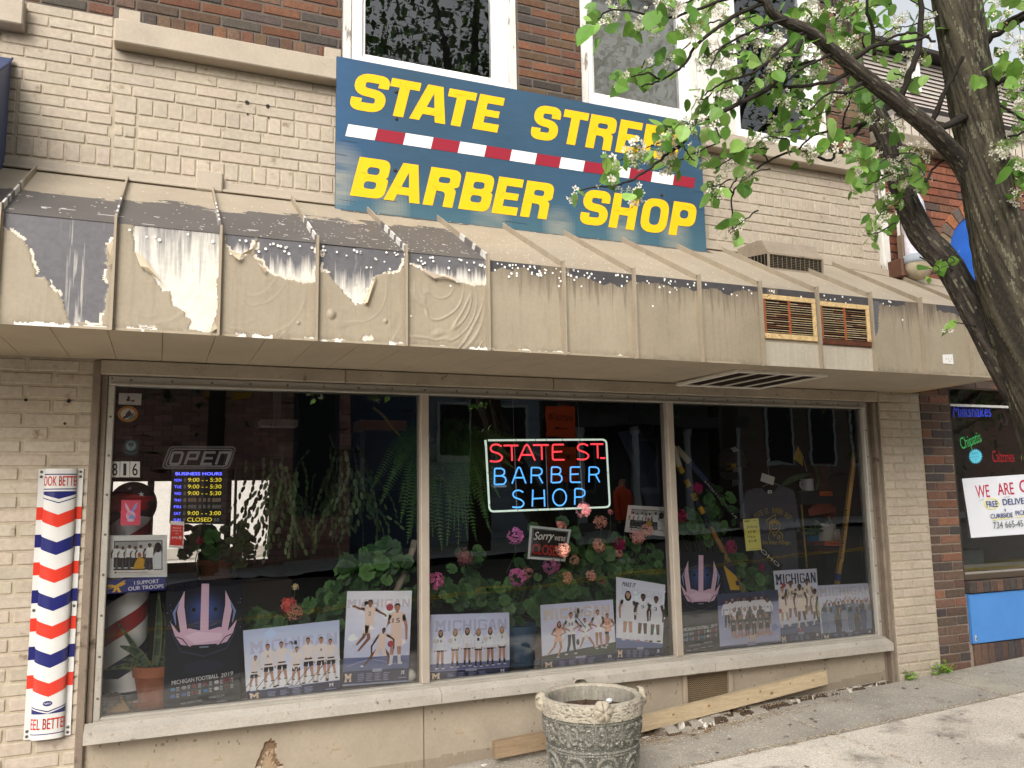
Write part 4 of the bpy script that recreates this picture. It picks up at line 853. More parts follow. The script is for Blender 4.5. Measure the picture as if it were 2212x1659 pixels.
so2 = MB(); A2 = np.linspace(0, 2 * PI, 61); RR = np.linspace(0, .208, 16); aa, rr2 = np.meshgrid(A2, RR, indexing='ij'); X = PC[0] + rr2 * np.cos(aa); Y = PC[1] + rr2 * np.sin(aa); Z = PC[2] + PH - .075 + .02 * (fbm(X * 14, Y * 14, 4, 3) - .5) * np.clip((.208 - rr2) / .02, 0, 1) + .015 * (1 - rr2 / .208)
so2.grid(np.stack([X, Y, Z], -1)[::-1])
for k in range(60): a = R_.uniform(0, 6.28); r = .18 * math.sqrt(R_.random()); s = R_.uniform(.003, .009); so2.sphere((PC[0] + r * math.cos(a), PC[1] + r * math.sin(a), PC[2] + PH - .066), s, 5, (.5, .5, .5))
so2.build('soil', mat('planter_soil', hx('#4a3b2f'), rough=1, var=.4, scale=30, bump=.8, bscale=120, dist=.006, fine=.3), pl)
lit = MB(); p = PC + np.array((.13, .05, PH - .055)); lit.sphere(p, .016, 7, hx('#c9cdd2'), (1.2, .7, .8)); lit.sphere(p + np.array((.012, .01, -.004)), .01, 6, hx('#9aa0a8'))
tag(lit.build('litter', M_print), 'crumpled scrap of pale plastic lying on the planter soil', 'litter')

# ------------------------------------------------------------------ planks leaning on the foot of the wall
M_wood = mat('old_plank', attr=True, rough=.75, var=.16, scale=4, stretch=(2, 20, 20), fine=.15, fscale=30, bump=.15, bscale=40, tint=(hx('#7d6244'), 7, .63, .1))
def plank(name, label, a, b, w, t, col, knots):
    m = MB(); a = np.array(a); b = np.array(b); n = 14; d = (b - a) / n
    for i in range(1): m.obox(a, b, t, w, (0, 0, 1), col)
    kk = m
    u = (b - a) / np.linalg.norm(b - a); up = np.cross(np.array((0, -1.0, 0)), u); up = up / np.linalg.norm(up)
    for (s, h, r) in knots:
        c = a + (b - a) * s + up * h + np.array((0, -t / 2 - .0012, 0)); kk.face([c + u * r * 1.3 * math.cos(q * PI / 5) + up * r * math.sin(q * PI / 5) for q in range(10)], jit(hx('#84694a'), .1))
    return tag(m.build(name, M_wood), label, 'plank', 'planks at the foot of the wall')
plank('plank', 'long pale wooden plank leaning across the wall vent', (.30, -.085, .075), (2.036, -.045, .222), .085, .038, hx('#a8967a'), [(.45, .01, .009), (.62, -.008, .006), (.68, .018, .008), (.73, -.01, .011), (.82, .02, .006), (.30, .012, .008), (.93, .005, .007)])
plank('plank', 'short grey weathered wooden plank behind the planter', (-.326, -.075, .072), (.24, -.075, .098), .088, .04, hx('#86725a'), [(.2, .01, .008), (.5, -.01, .007)])

# ------------------------------------------------------------------ weeds at the foot of the pier
M_weed = mat('weed_leaf', attr=True, rough=.6, var=.15, scale=30, trans=.3)
for (x, lab) in ((2.80, 'small clump of green weeds in the crack below the painted pier, nearer the window'), (3.12, 'larger clump of green weeds in the crack where tan pier meets brown brick')):
    m = MB(); n = 46 if x < 3 else 80
    for k in range(n):
        a = R_.uniform(0, 6.28); l = R_.uniform(.03, .10); s = R_.uniform(.3, 1.0); p0 = np.array((x + R_.gauss(0, .03 if x < 3 else .05), -.03 + R_.gauss(0, .012), gz(x, 0) - .005)); p1 = p0 + np.array((math.cos(a) * l * .5, math.sin(a) * l * .4 - .01, l * s))
        m.tube([p0, (p0 + p1) / 2 + np.array((0, 0, .01)), p1], .0012, 4, hx('#5c7a33')); r = R_.uniform(.008, .016); u = np.array((math.cos(a + 1), math.sin(a + 1), R_.uniform(-.3, .3))) * r; v = np.array((-math.sin(a), math.cos(a) * .4, R_.uniform(.2, .8))) * r
        m.face([p1 - u * .8, p1 - v * .3 - u * .2, p1 + u * .9 - v * .2, p1 + u * .5 + v * .6, p1 - u * .3 + v * .7], jit(hx('#7fa83f'), .25))
    tag(m.build('weed', M_weed), lab, 'weed', 'weeds at the foot of the pier')

# ------------------------------------------------------------------ neighbouring brown brick building with the eatery window
nb = thing('neighbour_building', 'brown brick eatery building with blue panel and arched blue window right of the shop', 'building', (4.5, .3, .15))
NBR = ['#6a5044', '#5b483f', '#4a413d', '#735142', '#7d5846', '#54453d', '#604c42', '#443e3c']
def nbc(): return jit(hx(R_.choice(NBR), .95), .15)
RBR = ['#7a4d3c', '#845441', '#6c4538', '#735243', '#544640', '#7d4c39']
def rbc(): return jit(hx(R_.choice(RBR), .95), .15)
nw = MB()
courses(nw, 3.149, 3.456, .06, 2.2, .004, .0645, .2035, nbc, j=.010, jz=.009, bev=.003)
brow(nw, 3.462, 8.0, .665, .755, -.03, .0715, 0, nbc, dep=.2, bev=.004); brow(nw, 3.49, 8.0, .06, .305, .0, .0715, 0, nbc, dep=.1, bev=.004)
AX, AZ, AR = 3.985, 3.23, .39                                       # arched window
courses(nw, 2.93, 8.0, 2.2, 4.05, .02, .0645, .212, rbc, bev=.003)
nw.build('brick_wall', M_brick, nb)
nm = MB(); nm.box((3.145, .012, -.2), (3.455, .25, 2.2), hx('#8c8074')); nm.box((3.455, .02, -.2), (8, .25, .66), hx('#8c8074')); nm.box((2.87, .03, 2.2), (8, .25, 4.05), hx('#6a5f55')); nm.build('mortar', bpy.data.materials['mortar'], nb)
pa = MB(); pa.box((3.472, -.012, .308), (8, .019, .662), bev=.003); pa.build('blue_panel', mat('blue_panel_paint', hx('#4a82c4'), rough=.4, var=.06, scale=5, fine=.03), nb)
pk = MB(); pk.box((3.484, -.02, .325), (3.5, -.012, .37), hx('#a9aaa8'), bev=.003); pk.sphere((3.492, -.022, .345), .006, 6, hx('#55534f')); pk.build('panel_clip', M_attr, nb)
cp = MB(); cp.box((2.88, -.07, 4.05), (8, .3, 4.16), hx('#807768'), bev=.012); cp.build('coping', mat('coping_concrete', hx('#857b6c'), rough=.95, var=.25, scale=9, bump=.5, bscale=60), nb)
# window: dark frame, glass, shelf strip
wf = MB(); wf.box((3.462, .03, .755), (8, .09, .80), hx('#4e4439'), bev=.003); wf.box((3.462, .035, .80), (8, .08, .812), hx('#8f8880')); wf.box((3.462, .02, .758), (3.485, .1, 2.2), hx('#3a322b'), bev=.003); wf.box((3.485, .03, 2.06), (8, .04, 2.078), hx('#b3b3ae')); wfo = wf.build('window', M_attr, nb)
for x in (3.6, 3.85, 4.1): 
    pass
g = MB(); g.face([(3.485, .06, .812), (8, .06, .812), (8, .06, 2.2), (3.485, .06, 2.2)]); g.build('pane', M_glass, wfo)
sh = MB(); sh.box((3.49, .10, .812), (8, .5, .835), hx('#d9c46a')); sh.box((3.49, .098, .835), (8, .102, .86), hx('#cfcab8')); sh.build('window_shelf', M_attr, wfo)
rm_ = MB(); rm_.box((3.4, 2.5, 0), (8, 2.6, 2.4), hx('#1a1815')); rm_.box((3.38, .26, 0), (3.46, 2.5, 2.4), hx('#1a1815')); rm_.box((3.4, .26, 2.3), (8, 2.5, 2.4), hx('#1a1815')); rm_.box((3.4, .26, .0), (8, 2.5, .05), hx('#2a2622')); rm_.box((3.5, .3, .55), (4.05, .8, .95), hx('#8a8d8c')); rm_.build('eatery_room', M_attr, nb)
# arch
va = MB(); n = 15
for k in range(n):
    a0, a1 = PI * k / n + .012, PI * (k + 1) / n - .012; pts = []
    for (r, a) in ((AR, a0), (AR + .095, a0), (AR + .095, a1), (AR, a1)): pts.append((AX + r * math.cos(a), AZ + r * math.sin(a)))
    va.add([(p[0], -.004, p[1]) for p in pts] + [(p[0], .06, p[1]) for p in pts], [(3, 2, 1, 0), (0, 1, 5, 4), (1, 2, 6, 5), (2, 3, 7, 6), (3, 0, 4, 7)], jit(hx(R_.choice(['#5a5049', '#7b6a55', '#8f5b40', '#66584d', '#8a7458'])), .1))
va.build('arch', M_brick, nb)
ab = MB(); pts = [(AX - AR, 2.4), (AX + AR, 2.4)] + [(AX + AR * math.cos(PI * k / 24), AZ + AR * math.sin(PI * k / 24)) for k in range(25)]
ab.face([(p[0], .012, p[1]) for p in pts], hx('#2a62b8')); ab.add([(p[0], .012, p[1]) for p in pts] + [(p[0], -.003, p[1]) for p in pts], [(i, (i + 1) % len(pts), len(pts) + (i + 1) % len(pts), len(pts) + i) for i in range(len(pts))], hx('#3a3f4a'))
ab.build('arched_window', mat('blue_glass', hx('#1f56ad'), rough=.15, var=.3, scale=3, tint=(hx('#6d8296'), 5, .60, .12)), nb)
wb = MB(); wb.box((2.868, -.03, 2.9), (2.905, .04, 3.56), hx('#bdb6aa'), bev=.004); wb.box((2.908, -.02, 2.9), (2.95, .018, 3.9), hx('#5a4436'), bev=.003); wb.build('corner_board', M_oldwhite, nb)
# wall lantern
ln = thing('wall_lantern', 'cloudy white glass lantern with grey ring on the brown brick wall', 'lantern', (3.03, -.18, 2.95))
lc = (3.03, -.18, 0); s_ = MB(); s_.lathe([(.0, 3.62), (.05, 3.60), (.075, 3.55), (.088, 3.45), (.09, 3.33), (.084, 3.30), (.086, 3.27), (.088, 3.12)], lc, 24, hx('#cfcbd2')); s_.build('globe', mat('cloudy_glass', hx('#c9c6cf'), rough=.3, var=.25, scale=7, tint=(hx('#77809c'), 9, .60, .12)), ln, smooth=True)
s_ = MB(); s_.lathe([(.088, 3.14), (.105, 3.13), (.112, 3.10), (.112, 3.075), (.1, 3.07)], lc, 24, hx('#8d949c')); s_.build('ring', M_attr, ln, smooth=True)
s_ = MB(); s_.lathe([(.104, 3.072), (.1, 3.03), (.075, 2.985), (.04, 2.962), (0, 2.955)], lc, 24, hx('#b5ac98')); s_.build('bowl', mat('lantern_bowl', hx('#a79c85'), rough=.2, var=.3, scale=9, tint=(hx('#5b5348'), 8, .6, .1)), ln, smooth=True)
s_ = MB(); s_.box((2.90, -.16, 2.98), (2.96, .02, 3.12), hx('#54382a'), bev=.01); s_.box((2.93, -.15, 3.05), (2.97, -.10, 3.3), hx('#6b5a4c'), bev=.004); s_.box((2.955, -.11, 3.1), (2.965, -.09, 3.6), hx('#c9c6c0')); s_.build('bracket', M_attr, ln)
# siding house beyond
hs_ = thing('siding_house', 'grey white clapboard house with dark eaves beyond the neighbouring roof', 'house', (8, 4.5, 0))
w_ = MB(); A0 = at(1880, 95, 4.2)
zt, zb_ = 8.05, 7.2
for k in range(30):
    z = 7.1 + k * .065; 
    if z > 8.0: break
    w_.add([(5.6, 4.2, z), (14, 4.2, z), (14, 4.225, z + .062), (5.6, 4.225, z + .062)], [(0, 1, 2, 3)], jit(hx('#a39a92'), .12)); w_.face([(5.6, 4.2, z), (5.6, 4.225, z - .002), (14, 4.225, z - .002), (14, 4.2, z)], hx('#4a443f'))
w_.build('siding', M_attr, hs_)
e_ = MB(); e_.box((5.5, 4.0, 8.03), (14, 9, 8.09), hx('#2c2826')); e_.box((5.5, 4.0, 7.02), (14, 4.3, 7.11), hx('#26211e')); e_.box((5.6, 4.1, 7.11), (5.7, 4.2, 8.03), hx('#c9c6c1')); e_.build('eaves', M_attr, hs_)
b_ = MB(); b_.box((5.6, 4.21, 6.0), (14, 9, 7.02), hx('#d5d2cc')); b_.box((8.30, 4.15, 7.45), (8.50, 4.21, 7.95), hx('#dddbd6')); b_.build('lower_wall', M_attr, hs_)
f_ = MB(); f_.box((5.3, 1.9, 5.2), (14, 2.1, 5.55), hx('#bdb2a4')); f_.box((5.3, 1.85, 5.55), (14, 4.2, 5.62), hx('#8d867c'))
for k in range(60): f_.box((5.3 + k * .12, 1.895, 5.2), (5.31 + k * .12, 1.9, 5.54), hx('#5c554c'))
f_.box((5.3, 2.0, 0), (14, 2.1, 5.2), hx('#6f675e')); f_.build('fascia', M_attr, hs_)

# ------------------------------------------------------------------ blue awning of the shop on the left
ba = thing('blue_awning', 'dark blue vinyl awning of the next shop at the left edge', 'awning', (-3.6, -.3, 2.9))
m = MB(); pr_ = [(-.015, 3.62), (-.10, 3.55), (-.55, 3.25), (-.95, 2.85), (-.95, 2.62), (-.015, 2.93)]; x1 = -2.80
m.face([(x1, p[0], p[1]) for p in pr_][::-1], hx('#3d4a6d'))
for i in range(len(pr_)): a, b = pr_[i], pr_[(i + 1) % len(pr_)]; m.face([(-5, *a), (x1, *a), (x1, *b), (-5, *b)], hx('#34405f'))
m.build('canopy', mat('blue_vinyl', attr=True, rough=.45, var=.08, scale=4), ba)
s = MB(); s.tube([(x1 + .004, *p) for p in pr_], .006, 6, hx('#2a3350')); s.build('piping', M_attr, ba)
# ------------------------------------------------------------------ flowering pear tree on the pavement
tree = thing('pear_tree', 'flowering pear tree with dark forked trunk and fresh green leaves on the pavement', 'tree', (1.75, -1.9, gz(1.75, -1.9)))
M_bark = mat('bark', attr=True, rough=.95, var=.15, scale=12, bump=.5, bscale=80, dist=.004, fine=.15, fscale=120)
M_leaf = mat('leaf', attr=True, rough=.45, var=.1, scale=40, trans=.42, spec=.35)
M_petal = mat('petal', attr=True, rough=.7, var=.05, scale=40, trans=.35)
def spline(P, n=6):
    P = [np.array(p, float) for p in P]; out = []
    for i in range(len(P) - 1):
        a, b, c, d = P[max(i - 1, 0)], P[i], P[i + 1], P[min(i + 2, len(P) - 1)]
        for k in range(n): t = k / n; out.append(.5 * ((2 * b) + (c - a) * t + (2 * a - 5 * b + 4 * c - d) * t * t + (-a + 3 * b - 3 * c + d) * t ** 3))
    out.append(P[-1]); return out
def px3(pts): return [(*atd(x, y, d), w / 1807.2 * d / 2) for x, y, d, w in pts]
def bark_tube(mb, pts4, n=40, seed=0, amp=.10, dense=.008, c0=hx('#504a3c'), c1=hx('#2c2822')):
    S = spline(pts4, 10); 
    Q = [np.array(S[0])]                                            # even spacing
    for s in S[1:]:
        l = np.linalg.norm(np.array(s)[:3] - Q[-1][:3]); k = int(l / dense)
        q0 = Q[-1]
        for j in range(1, k + 1): Q.append(q0 + (np.array(s) - q0) * j / k)
    Q = np.array(Q); m = len(Q); up = None; G = np.zeros((m, n + 1, 3)); L = 0
    Ls = np.concatenate([[0], np.cumsum(np.linalg.norm(np.diff(Q[:, :3], axis=0), axis=1))]); rr = Q[:, 3]
    TH, LL = np.meshgrid(np.linspace(0, 1, n + 1), Ls); circ = 2 * PI * rr.mean()
    a = TH * 2 * PI; u3 = np.cos(a); v3 = np.sin(a)
    sc = 1.0 / max(.02, rr.mean()) * .9
    ridge = np.abs(fbm(u3 * 5.5 + v3 * 2 + 7 + seed, v3 * 5.5 + LL * 11 + seed, 4, 31 + seed) - .5) * 2; fin = fbm(u3 * 14 + 20, v3 * 14 + LL * 60, 4, 41 + seed)
    rel = np.clip(ridge * 2.2, 0, 1) * .6 + fin * .5; R = rr[:, None] * (1 + amp * (rel - .5))
    for i in range(m):
        t = Q[min(i + 1, m - 1), :3] - Q[max(i - 1, 0), :3]; t /= np.linalg.norm(t) + 1e-9
        if up is None: up = np.cross(t, (0, 1.0, 0)); up /= np.linalg.norm(up)
        up = up - t * (up @ t); up /= np.linalg.norm(up); sd = np.cross(t, up)
        G[i] = Q[i, :3] + (np.cos(a[i])[:, None] * up + np.sin(a[i])[:, None] * sd) * R[i][:, None]
    w = np.clip((rel - .28) * 1.7, 0, 1)[..., None]; C = np.array(c1) * (1 - w) + np.array(c0) * w
    lich = fbm(u3 * 12 + 3, v3 * 12 + LL * 30, 4, 55 + seed); C = np.where((lich > .66)[..., None] & (w > .3), C * .6 + np.array(hx('#85856e')) * .4, C)
    mb.grid(G[:, ::-1], C[:, ::-1][:-1, :-1])
TK = px3([(2450, 1420, 3.25, 190), (2330, 1120, 3.15, 150), (2262, 900, 3.08, 128), (2222, 770, 3.05, 122), (2180, 620, 3.02, 118), (2142, 450, 3.0, 102), (2116, 300, 3.0, 96), (2090, 150, 3.0, 94), (2066, 0, 3.0, 94), (2040, -150, 3.0, 98), (2010, -400, 3.0, 85), (1990, -800, 3.0, 60)])
tk = MB(); bark_tube(tk, TK, 120, 1, .085); tk.build('trunk', M_bark, tree, smooth=True)
lb = MB(); bark_tube(lb, px3([(2262, 905, 3.10, 70), (2205, 850, 3.10, 66), (2150, 755, 3.12, 62), (2105, 672, 3.15, 58), (2048, 572, 3.2, 56), (1988, 500, 3.25, 54), (1945, 400, 3.3, 48), (1918, 300, 3.35, 45), (1886, 236, 3.38, 42), (1855, 180, 3.4, 38), (1830, 110, 3.42, 32), (1815, 20, 3.45, 28), (1790, -120, 3.5, 22), (1760, -300, 3.5, 16)]), 44, 2, .09, c0=hx('#4d463e'), c1=hx('#2a2521')); lb.build('limb', M_bark, tree, smooth=True)
lb = MB(); bark_tube(lb, px3([(2108, 402, 3.02, 48), (2070, 345, 2.99, 41), (2009, 280, 2.9, 37), (1940, 222, 2.85, 34), (1870, 167, 2.8, 31), (1801, 111, 2.75, 27), (1742, 66, 2.7, 26), (1680, 38, 2.66, 21), (1655, 5, 2.62, 17), (1640, -80, 2.6, 14), (1600, -200, 2.5, 10)]), 40, 3, .08, c0=hx('#4d463e'), c1=hx('#2a2521')); lb.build('limb', M_bark, tree, smooth=True)
tw = MB(); TWC = hx('#2e2824')
def twig(pts, w0, w1, d0, d1, wig=2.0):
    n = len(pts); P = [(*atd(x + R_.uniform(-wig, wig), y + R_.uniform(-wig, wig), d0 + (d1 - d0) * i / (n - 1)), (w0 + (w1 - w0) * i / (n - 1)) / 1807.2 * 2.8 / 2) for i, (x, y) in enumerate(pts)]
    S = spline(P, 6); S = [np.array(s) for s in S]; tw.tube([s[:3] + np.array([R_.gauss(0, .0015) for _ in range(3)]) for s in S], [max(.0012, s[3]) for s in S], 7, TWC, rng=R_, rough=.12)
for a in (([(1742, 66), (1715, 120), (1660, 190), (1590, 228), (1532, 254), (1498, 268), (1473, 310), (1445, 332), (1417, 351), (1385, 377), (1346, 397), (1300, 403), (1251, 409)], 12, 2.6, 2.7, 2.45), ([(1655, 5), (1580, 40), (1510, 95), (1473, 143), (1425, 173), (1385, 185)], 9, 3, 2.62, 2.5),
          ([(1425, 173), (1400, 160), (1365, 165)], 5, 2.5, 2.5, 2.45), ([(1590, 228), (1620, 180), (1690, 150), (1760, 130)], 6, 6, 2.7, 2.75), ([(1660, 190), (1720, 190), (1790, 175), (1850, 150)], 6, 9, 2.72, 2.8),
          ([(1881, 236), (1850, 290), (1815, 302), (1794, 347), (1725, 326), (1660, 348), (1610, 389), (1582, 417), (1582, 479), (1586, 500)], 9, 2.5, 3.1, 2.8), ([(1582, 417), (1560, 405), (1540, 400)], 4, 2, 2.8, 2.8), ([(1660, 348), (1640, 330), (1600, 335)], 4, 2, 2.85, 2.8),
          ([(1815, 302), (1825, 250), (1836, 210)], 5, 4, 2.95, 2.9), ([(1725, 326), (1760, 290), (1830, 275), (1890, 262)], 4, 8, 2.9, 3.1), ([(1940, 222), (1960, 170), (1985, 100), (1990, 20), (1985, -60)], 15, 11, 2.85, 2.8), ([(2009, 270), (2030, 220), (2060, 165), (2080, 120)], 13, 8, 2.9, 2.8),
          ([(2010, 285), (2050, 270), (2085, 250)], 14, 20, 2.9, 2.95), ([(1830, 140), (1890, 100), (1960, 92), (2010, 75)], 12, 5, 2.78, 2.7), ([(1890, 100), (1930, 80), (1975, 70), (2020, 90)], 6, 5, 2.75, 2.7), ([(1890, 120), (1885, 60), (1870, 20), (1880, -40)], 9, 5, 2.8, 2.7),
          ([(2125, 92), (2155, 68), (2212, 40), (2280, 20)], 22, 15, 2.98, 2.9), ([(2160, 66), (2180, 45), (2212, 28)], 10, 7, 2.95, 2.9), ([(2135, 200), (2160, 175), (2212, 150)], 16, 10, 2.98, 2.9), ([(2140, 215), (2165, 230), (2212, 260)], 8, 5, 2.98, 2.9), ([(2110, 300), (2165, 300), (2220, 280)], 7, 5, 3, 2.9),
          ([(1742, 66), (1700, 90), (1640, 150), (1560, 180), (1520, 205)], 8, 3, 2.7, 2.55), ([(1700, 40), (1640, 60), (1560, 100), (1535, 150)], 7, 3, 2.66, 2.5), ([(1655, 5), (1600, -10), (1500, 20), (1440, 40), (1330, 20), (1290, 40)], 8, 2.5, 2.62, 2.4),
          ([(1940, 415), (1920, 385), (1880, 370), (1850, 345)], 7, 3, 3.28, 3.1), ([(1958, 440), (1935, 440), (1915, 455)], 6, 2, 3.28, 3.15), ([(2000, 395), (2020, 360), (2060, 330)], 7, 5, 3.0, 3.0), ([(2060, 585), (2035, 578), (2010, 580)], 4, 2, 3.15, 3.05), ([(2120, 708), (2090, 700), (2060, 694)], 5, 2, 3.12, 3.05),
          ([(1801, 111), (1770, 130), (1730, 150), (1700, 175)], 8, 3, 2.75, 2.65), ([(1870, 167), (1830, 200), (1790, 200), (1750, 240)], 9, 3, 2.8, 2.7), ([(1532, 254), (1545, 280), (1560, 300)], 4, 2, 2.58, 2.5), ([(1473, 310), (1490, 335), (1500, 345)], 4, 2, 2.55, 2.5)): twig(*a)
CL = [(1290, 45, 40, 8, 3), (1330, 10, 40, 6, 6), (1350, 165, 28, 6, 1), (1400, 152, 34, 7, 3), (1440, 130, 30, 5, 2), (1390, 60, 40, 5, 6), (1450, 30, 50, 8, 10), (1500, 60, 40, 6, 10), (1540, 15, 50, 8, 10), (1530, 120, 35, 5, 8), (1590, 50, 50, 8, 10), (1570, 130, 40, 6, 10), (1620, 90, 40, 8, 6), (1660, 140, 40, 6, 5), (1640, 200, 40, 8, 6), (1560, 200, 40, 8, 8), (1510, 215, 35, 8, 3), (1540, 260, 35, 6, 4), (1480, 270, 30, 5, 8), (1450, 290, 30, 6, 6), (1430, 320, 35, 5, 14), (1390, 330, 30, 3, 12), (1330, 350, 25, 5, 3), (1320, 388, 18, 2, 2), (1250, 420, 15, 1, 3), (1380, 418, 20, 1, 6), (1455, 350, 25, 4, 6), (1500, 330, 25, 4, 4), (1560, 350, 32, 5, 4), (1600, 330, 35, 6, 4), (1640, 310, 40, 8, 5), (1680, 290, 35, 6, 4), (1610, 380, 25, 4, 4), (1540, 400, 20, 4, 4), (1550, 420, 18, 3, 3), (1585, 490, 22, 4, 6), (1700, 230, 40, 8, 5), (1720, 190, 45, 10, 4), (1760, 250, 45, 8, 6), (1790, 220, 40, 6, 4), (1740, 330, 30, 4, 8), (1810, 310, 40, 7, 4), (1850, 340, 35, 6, 6), (1870, 395, 36, 7, 8), (1900, 360, 35, 5, 8), (1930, 390, 35, 6, 8), (1920, 440, 36, 7, 4), (1900, 470, 32, 6, 5), (1882, 502, 24, 4, 3), (1960, 340, 30, 4, 8), (1700, 60, 60, 10, 14), (1750, 20, 60, 10, 12), (1820, 40, 50, 10, 8), (1870, 20, 50, 10, 4), (1900, 80, 45, 8, 6), (1850, 90, 40, 6, 6), (1760, 120, 50, 8, 14), (1690, 110, 50, 8, 14), (1830, 200, 45, 8, 6), (1880, 230, 40, 7, 4), (1940, 60, 40, 6, 6), (1980, 130, 40, 4, 6), (1960, 180, 40, 4, 10), (1930, 260, 30, 4, 6), (2000, 40, 35, 4, 4),
      (2150, 60, 50, 7, 6), (2190, 110, 45, 8, 6), (2180, 20, 50, 8, 4), (2170, 180, 45, 6, 16), (2200, 240, 45, 6, 14), (2190, 300, 40, 5, 16), (2200, 370, 35, 6, 8), (2106, 176, 16, 2, 0), (2160, 330, 30, 4, 8), (2205, 160, 40, 6, 8), (2190, 410, 30, 3, 6), (2015, 585, 20, 4, 0), (2040, 575, 18, 3, 0), (2048, 706, 10, 2, 3), (1990, 385, 25, 4, 4), (1990, 330, 22, 2, 6)]
lf = MB(); fw = MB()
OUT = [(0, 0), (.10, .30), (.36, .47), (.66, .40), (.88, .2), (1.05, 0)]
def leaf(p, d, n, L, Wd, c):
    d = d / np.linalg.norm(d); n = n - d * (n @ d); n = n / np.linalg.norm(n); s = np.cross(d, n); up = R_.uniform(.10, .32); cur = R_.uniform(-.25, .15)
    P = lambda t, w: p + d * (t * L) + s * (w * Wd) + n * (abs(w) * up * L * .6 + cur * L * t * t + R_.uniform(-.01, .01) * L)
    mid = [P(t, 0) for t, _ in OUT]; A = [P(t, w) for t, w in OUT[1:-1]]; B = [P(t, -w) for t, w in OUT[1:-1]]; c2 = jit(c, .06)
    lf.face([mid[0], mid[1], A[0]], c); lf.face([mid[0], B[0], mid[1]], c2)
    for i in range(3): lf.face([mid[i + 1], mid[i + 2], A[i + 1], A[i]], c); lf.face([mid[i + 1], B[i], B[i + 1], mid[i + 2]], c2)
    lf.face([mid[4], mid[5], A[3]], c); lf.face([mid[4], B[3], mid[5]], c2)
GREENS = ['#68923c', '#77a147', '#5b8437', '#8ab055', '#527932', '#98bd68', '#71974a']
def flower(p, n, r):
    n = n / np.linalg.norm(n); a = np.cross(n, (.3, .2, 1)); a /= np.linalg.norm(a); b = np.cross(n, a); c = jit(hx('#efe9da'), .05)
    for k in range(5):
        q = 2 * PI * k / 5 + R_.uniform(-.15, .15); d = a * math.cos(q) + b * math.sin(q); s = np.cross(n, d); cup = R_.uniform(.1, .5)
        fw.face([p + d * r * .15, p + d * r * .6 + s * r * .30 + n * r * cup * .5, p + d * r + n * r * cup, p + d * r * .6 - s * r * .30 + n * r * cup * .5], c)
    for k in range(4): q = R_.uniform(0, 6.28); fw.face([p + n * r * .3 + (a * math.cos(q + t) + b * math.sin(q + t)) * r * .16 for t in (0, 2, 4)], hx('#8a7a3c'))
def rv(): return np.array([R_.gauss(0, 1) for _ in range(3)])
tocam = -FW
for (x, y, r, nl, nf) in CL:
    if nl > 2 and (x < 2090): twig([(x + R_.uniform(25, 60) * (1 if x < 1950 else -1), y - R_.uniform(5, 40)), (x + R_.uniform(5, 25), y - R_.uniform(0, 15)), (x - R_.uniform(5, 20), y + R_.uniform(0, 15))], 3.5, 1.6, 2.75 if x < 1700 else 2.95, 2.6 if x < 1700 else 2.85)
    d0 = 2.45 + .55 * min(1, max(0, (x - 1250) / 700)) + R_.uniform(-.12, .2)
    if x > 2090: d0 = 2.85 + R_.uniform(-.2, .25)
    if 1850 < x < 2060 and y > 320: d0 = 3.1
    if (x, y) == (2106, 176): d0 = 2.8
    for k in range(int(nl * 1.6 + .5)):
        a = R_.uniform(0, 2 * PI); q = r * math.sqrt(R_.random()); p = atd(x + q * math.cos(a), y + q * math.sin(a), d0 + R_.uniform(-.10, .10)); L = R_.choice([.026, .036, .045, .054, .064]) * R_.uniform(.8, 1.15)
        dd = np.array((R_.gauss(0, .5), R_.gauss(0, .5), -.55 + R_.gauss(0, .45))); nn = rv() * .55 + tocam * .7 + np.array((0, 0, .5)); leaf(p, dd, nn, L, L * R_.uniform(.78, .95), jit(hx(R_.choice(GREENS)), .15))
        tw.v and None
    if nf:
        for g in range(max(1, round(nf / 2.1))):
            a = R_.uniform(0, 2 * PI); q = r * .7 * math.sqrt(R_.random()); pc = atd(x + q * math.cos(a), y + q * math.sin(a), d0 - .03)
            for k in range(7):
                v = rv(); v /= np.linalg.norm(v); p = pc + v * R_.uniform(.012, .036) + np.array((0, 0, -.005)); fw.tube([pc, (pc + p) / 2, p], .0008, 3, hx('#8fa24c'), cap=False)
                if R_.random() < .78: flower(p, v + tocam * .5 + np.array((0, 0, -.2)), R_.uniform(.0095, .0135))
                else: fw.sphere(p, .003, 5, hx('#a08f55'))
# the crown above and beside the frame
for k in range(55):
    x = R_.uniform(1500, 2900); y = R_.uniform(-1000, -60); d0 = R_.uniform(2.6, 4.2); 
    if y > -150 and x < 1560: continue
    pc = atd(x, y, d0)
    for j in range(11): p = pc + rv() * .10; L = R_.uniform(.045, .075); leaf(p, rv() * .5 + np.array((0, 0, -.6)), rv() * .6 + np.array((0, 0, .7)), L, L * .85, jit(hx(R_.choice(GREENS)), .15))
    for j in range(4): flower(pc + rv() * .09, rv(), .012)
    tw2 = None
tag(lf.build('leaves', M_leaf, tree), kind='stuff'); tag(fw.build('blossoms', M_petal, tree), kind='stuff')
tag(tw.build('twigs', M_bark, tree, smooth=True), kind='stuff')
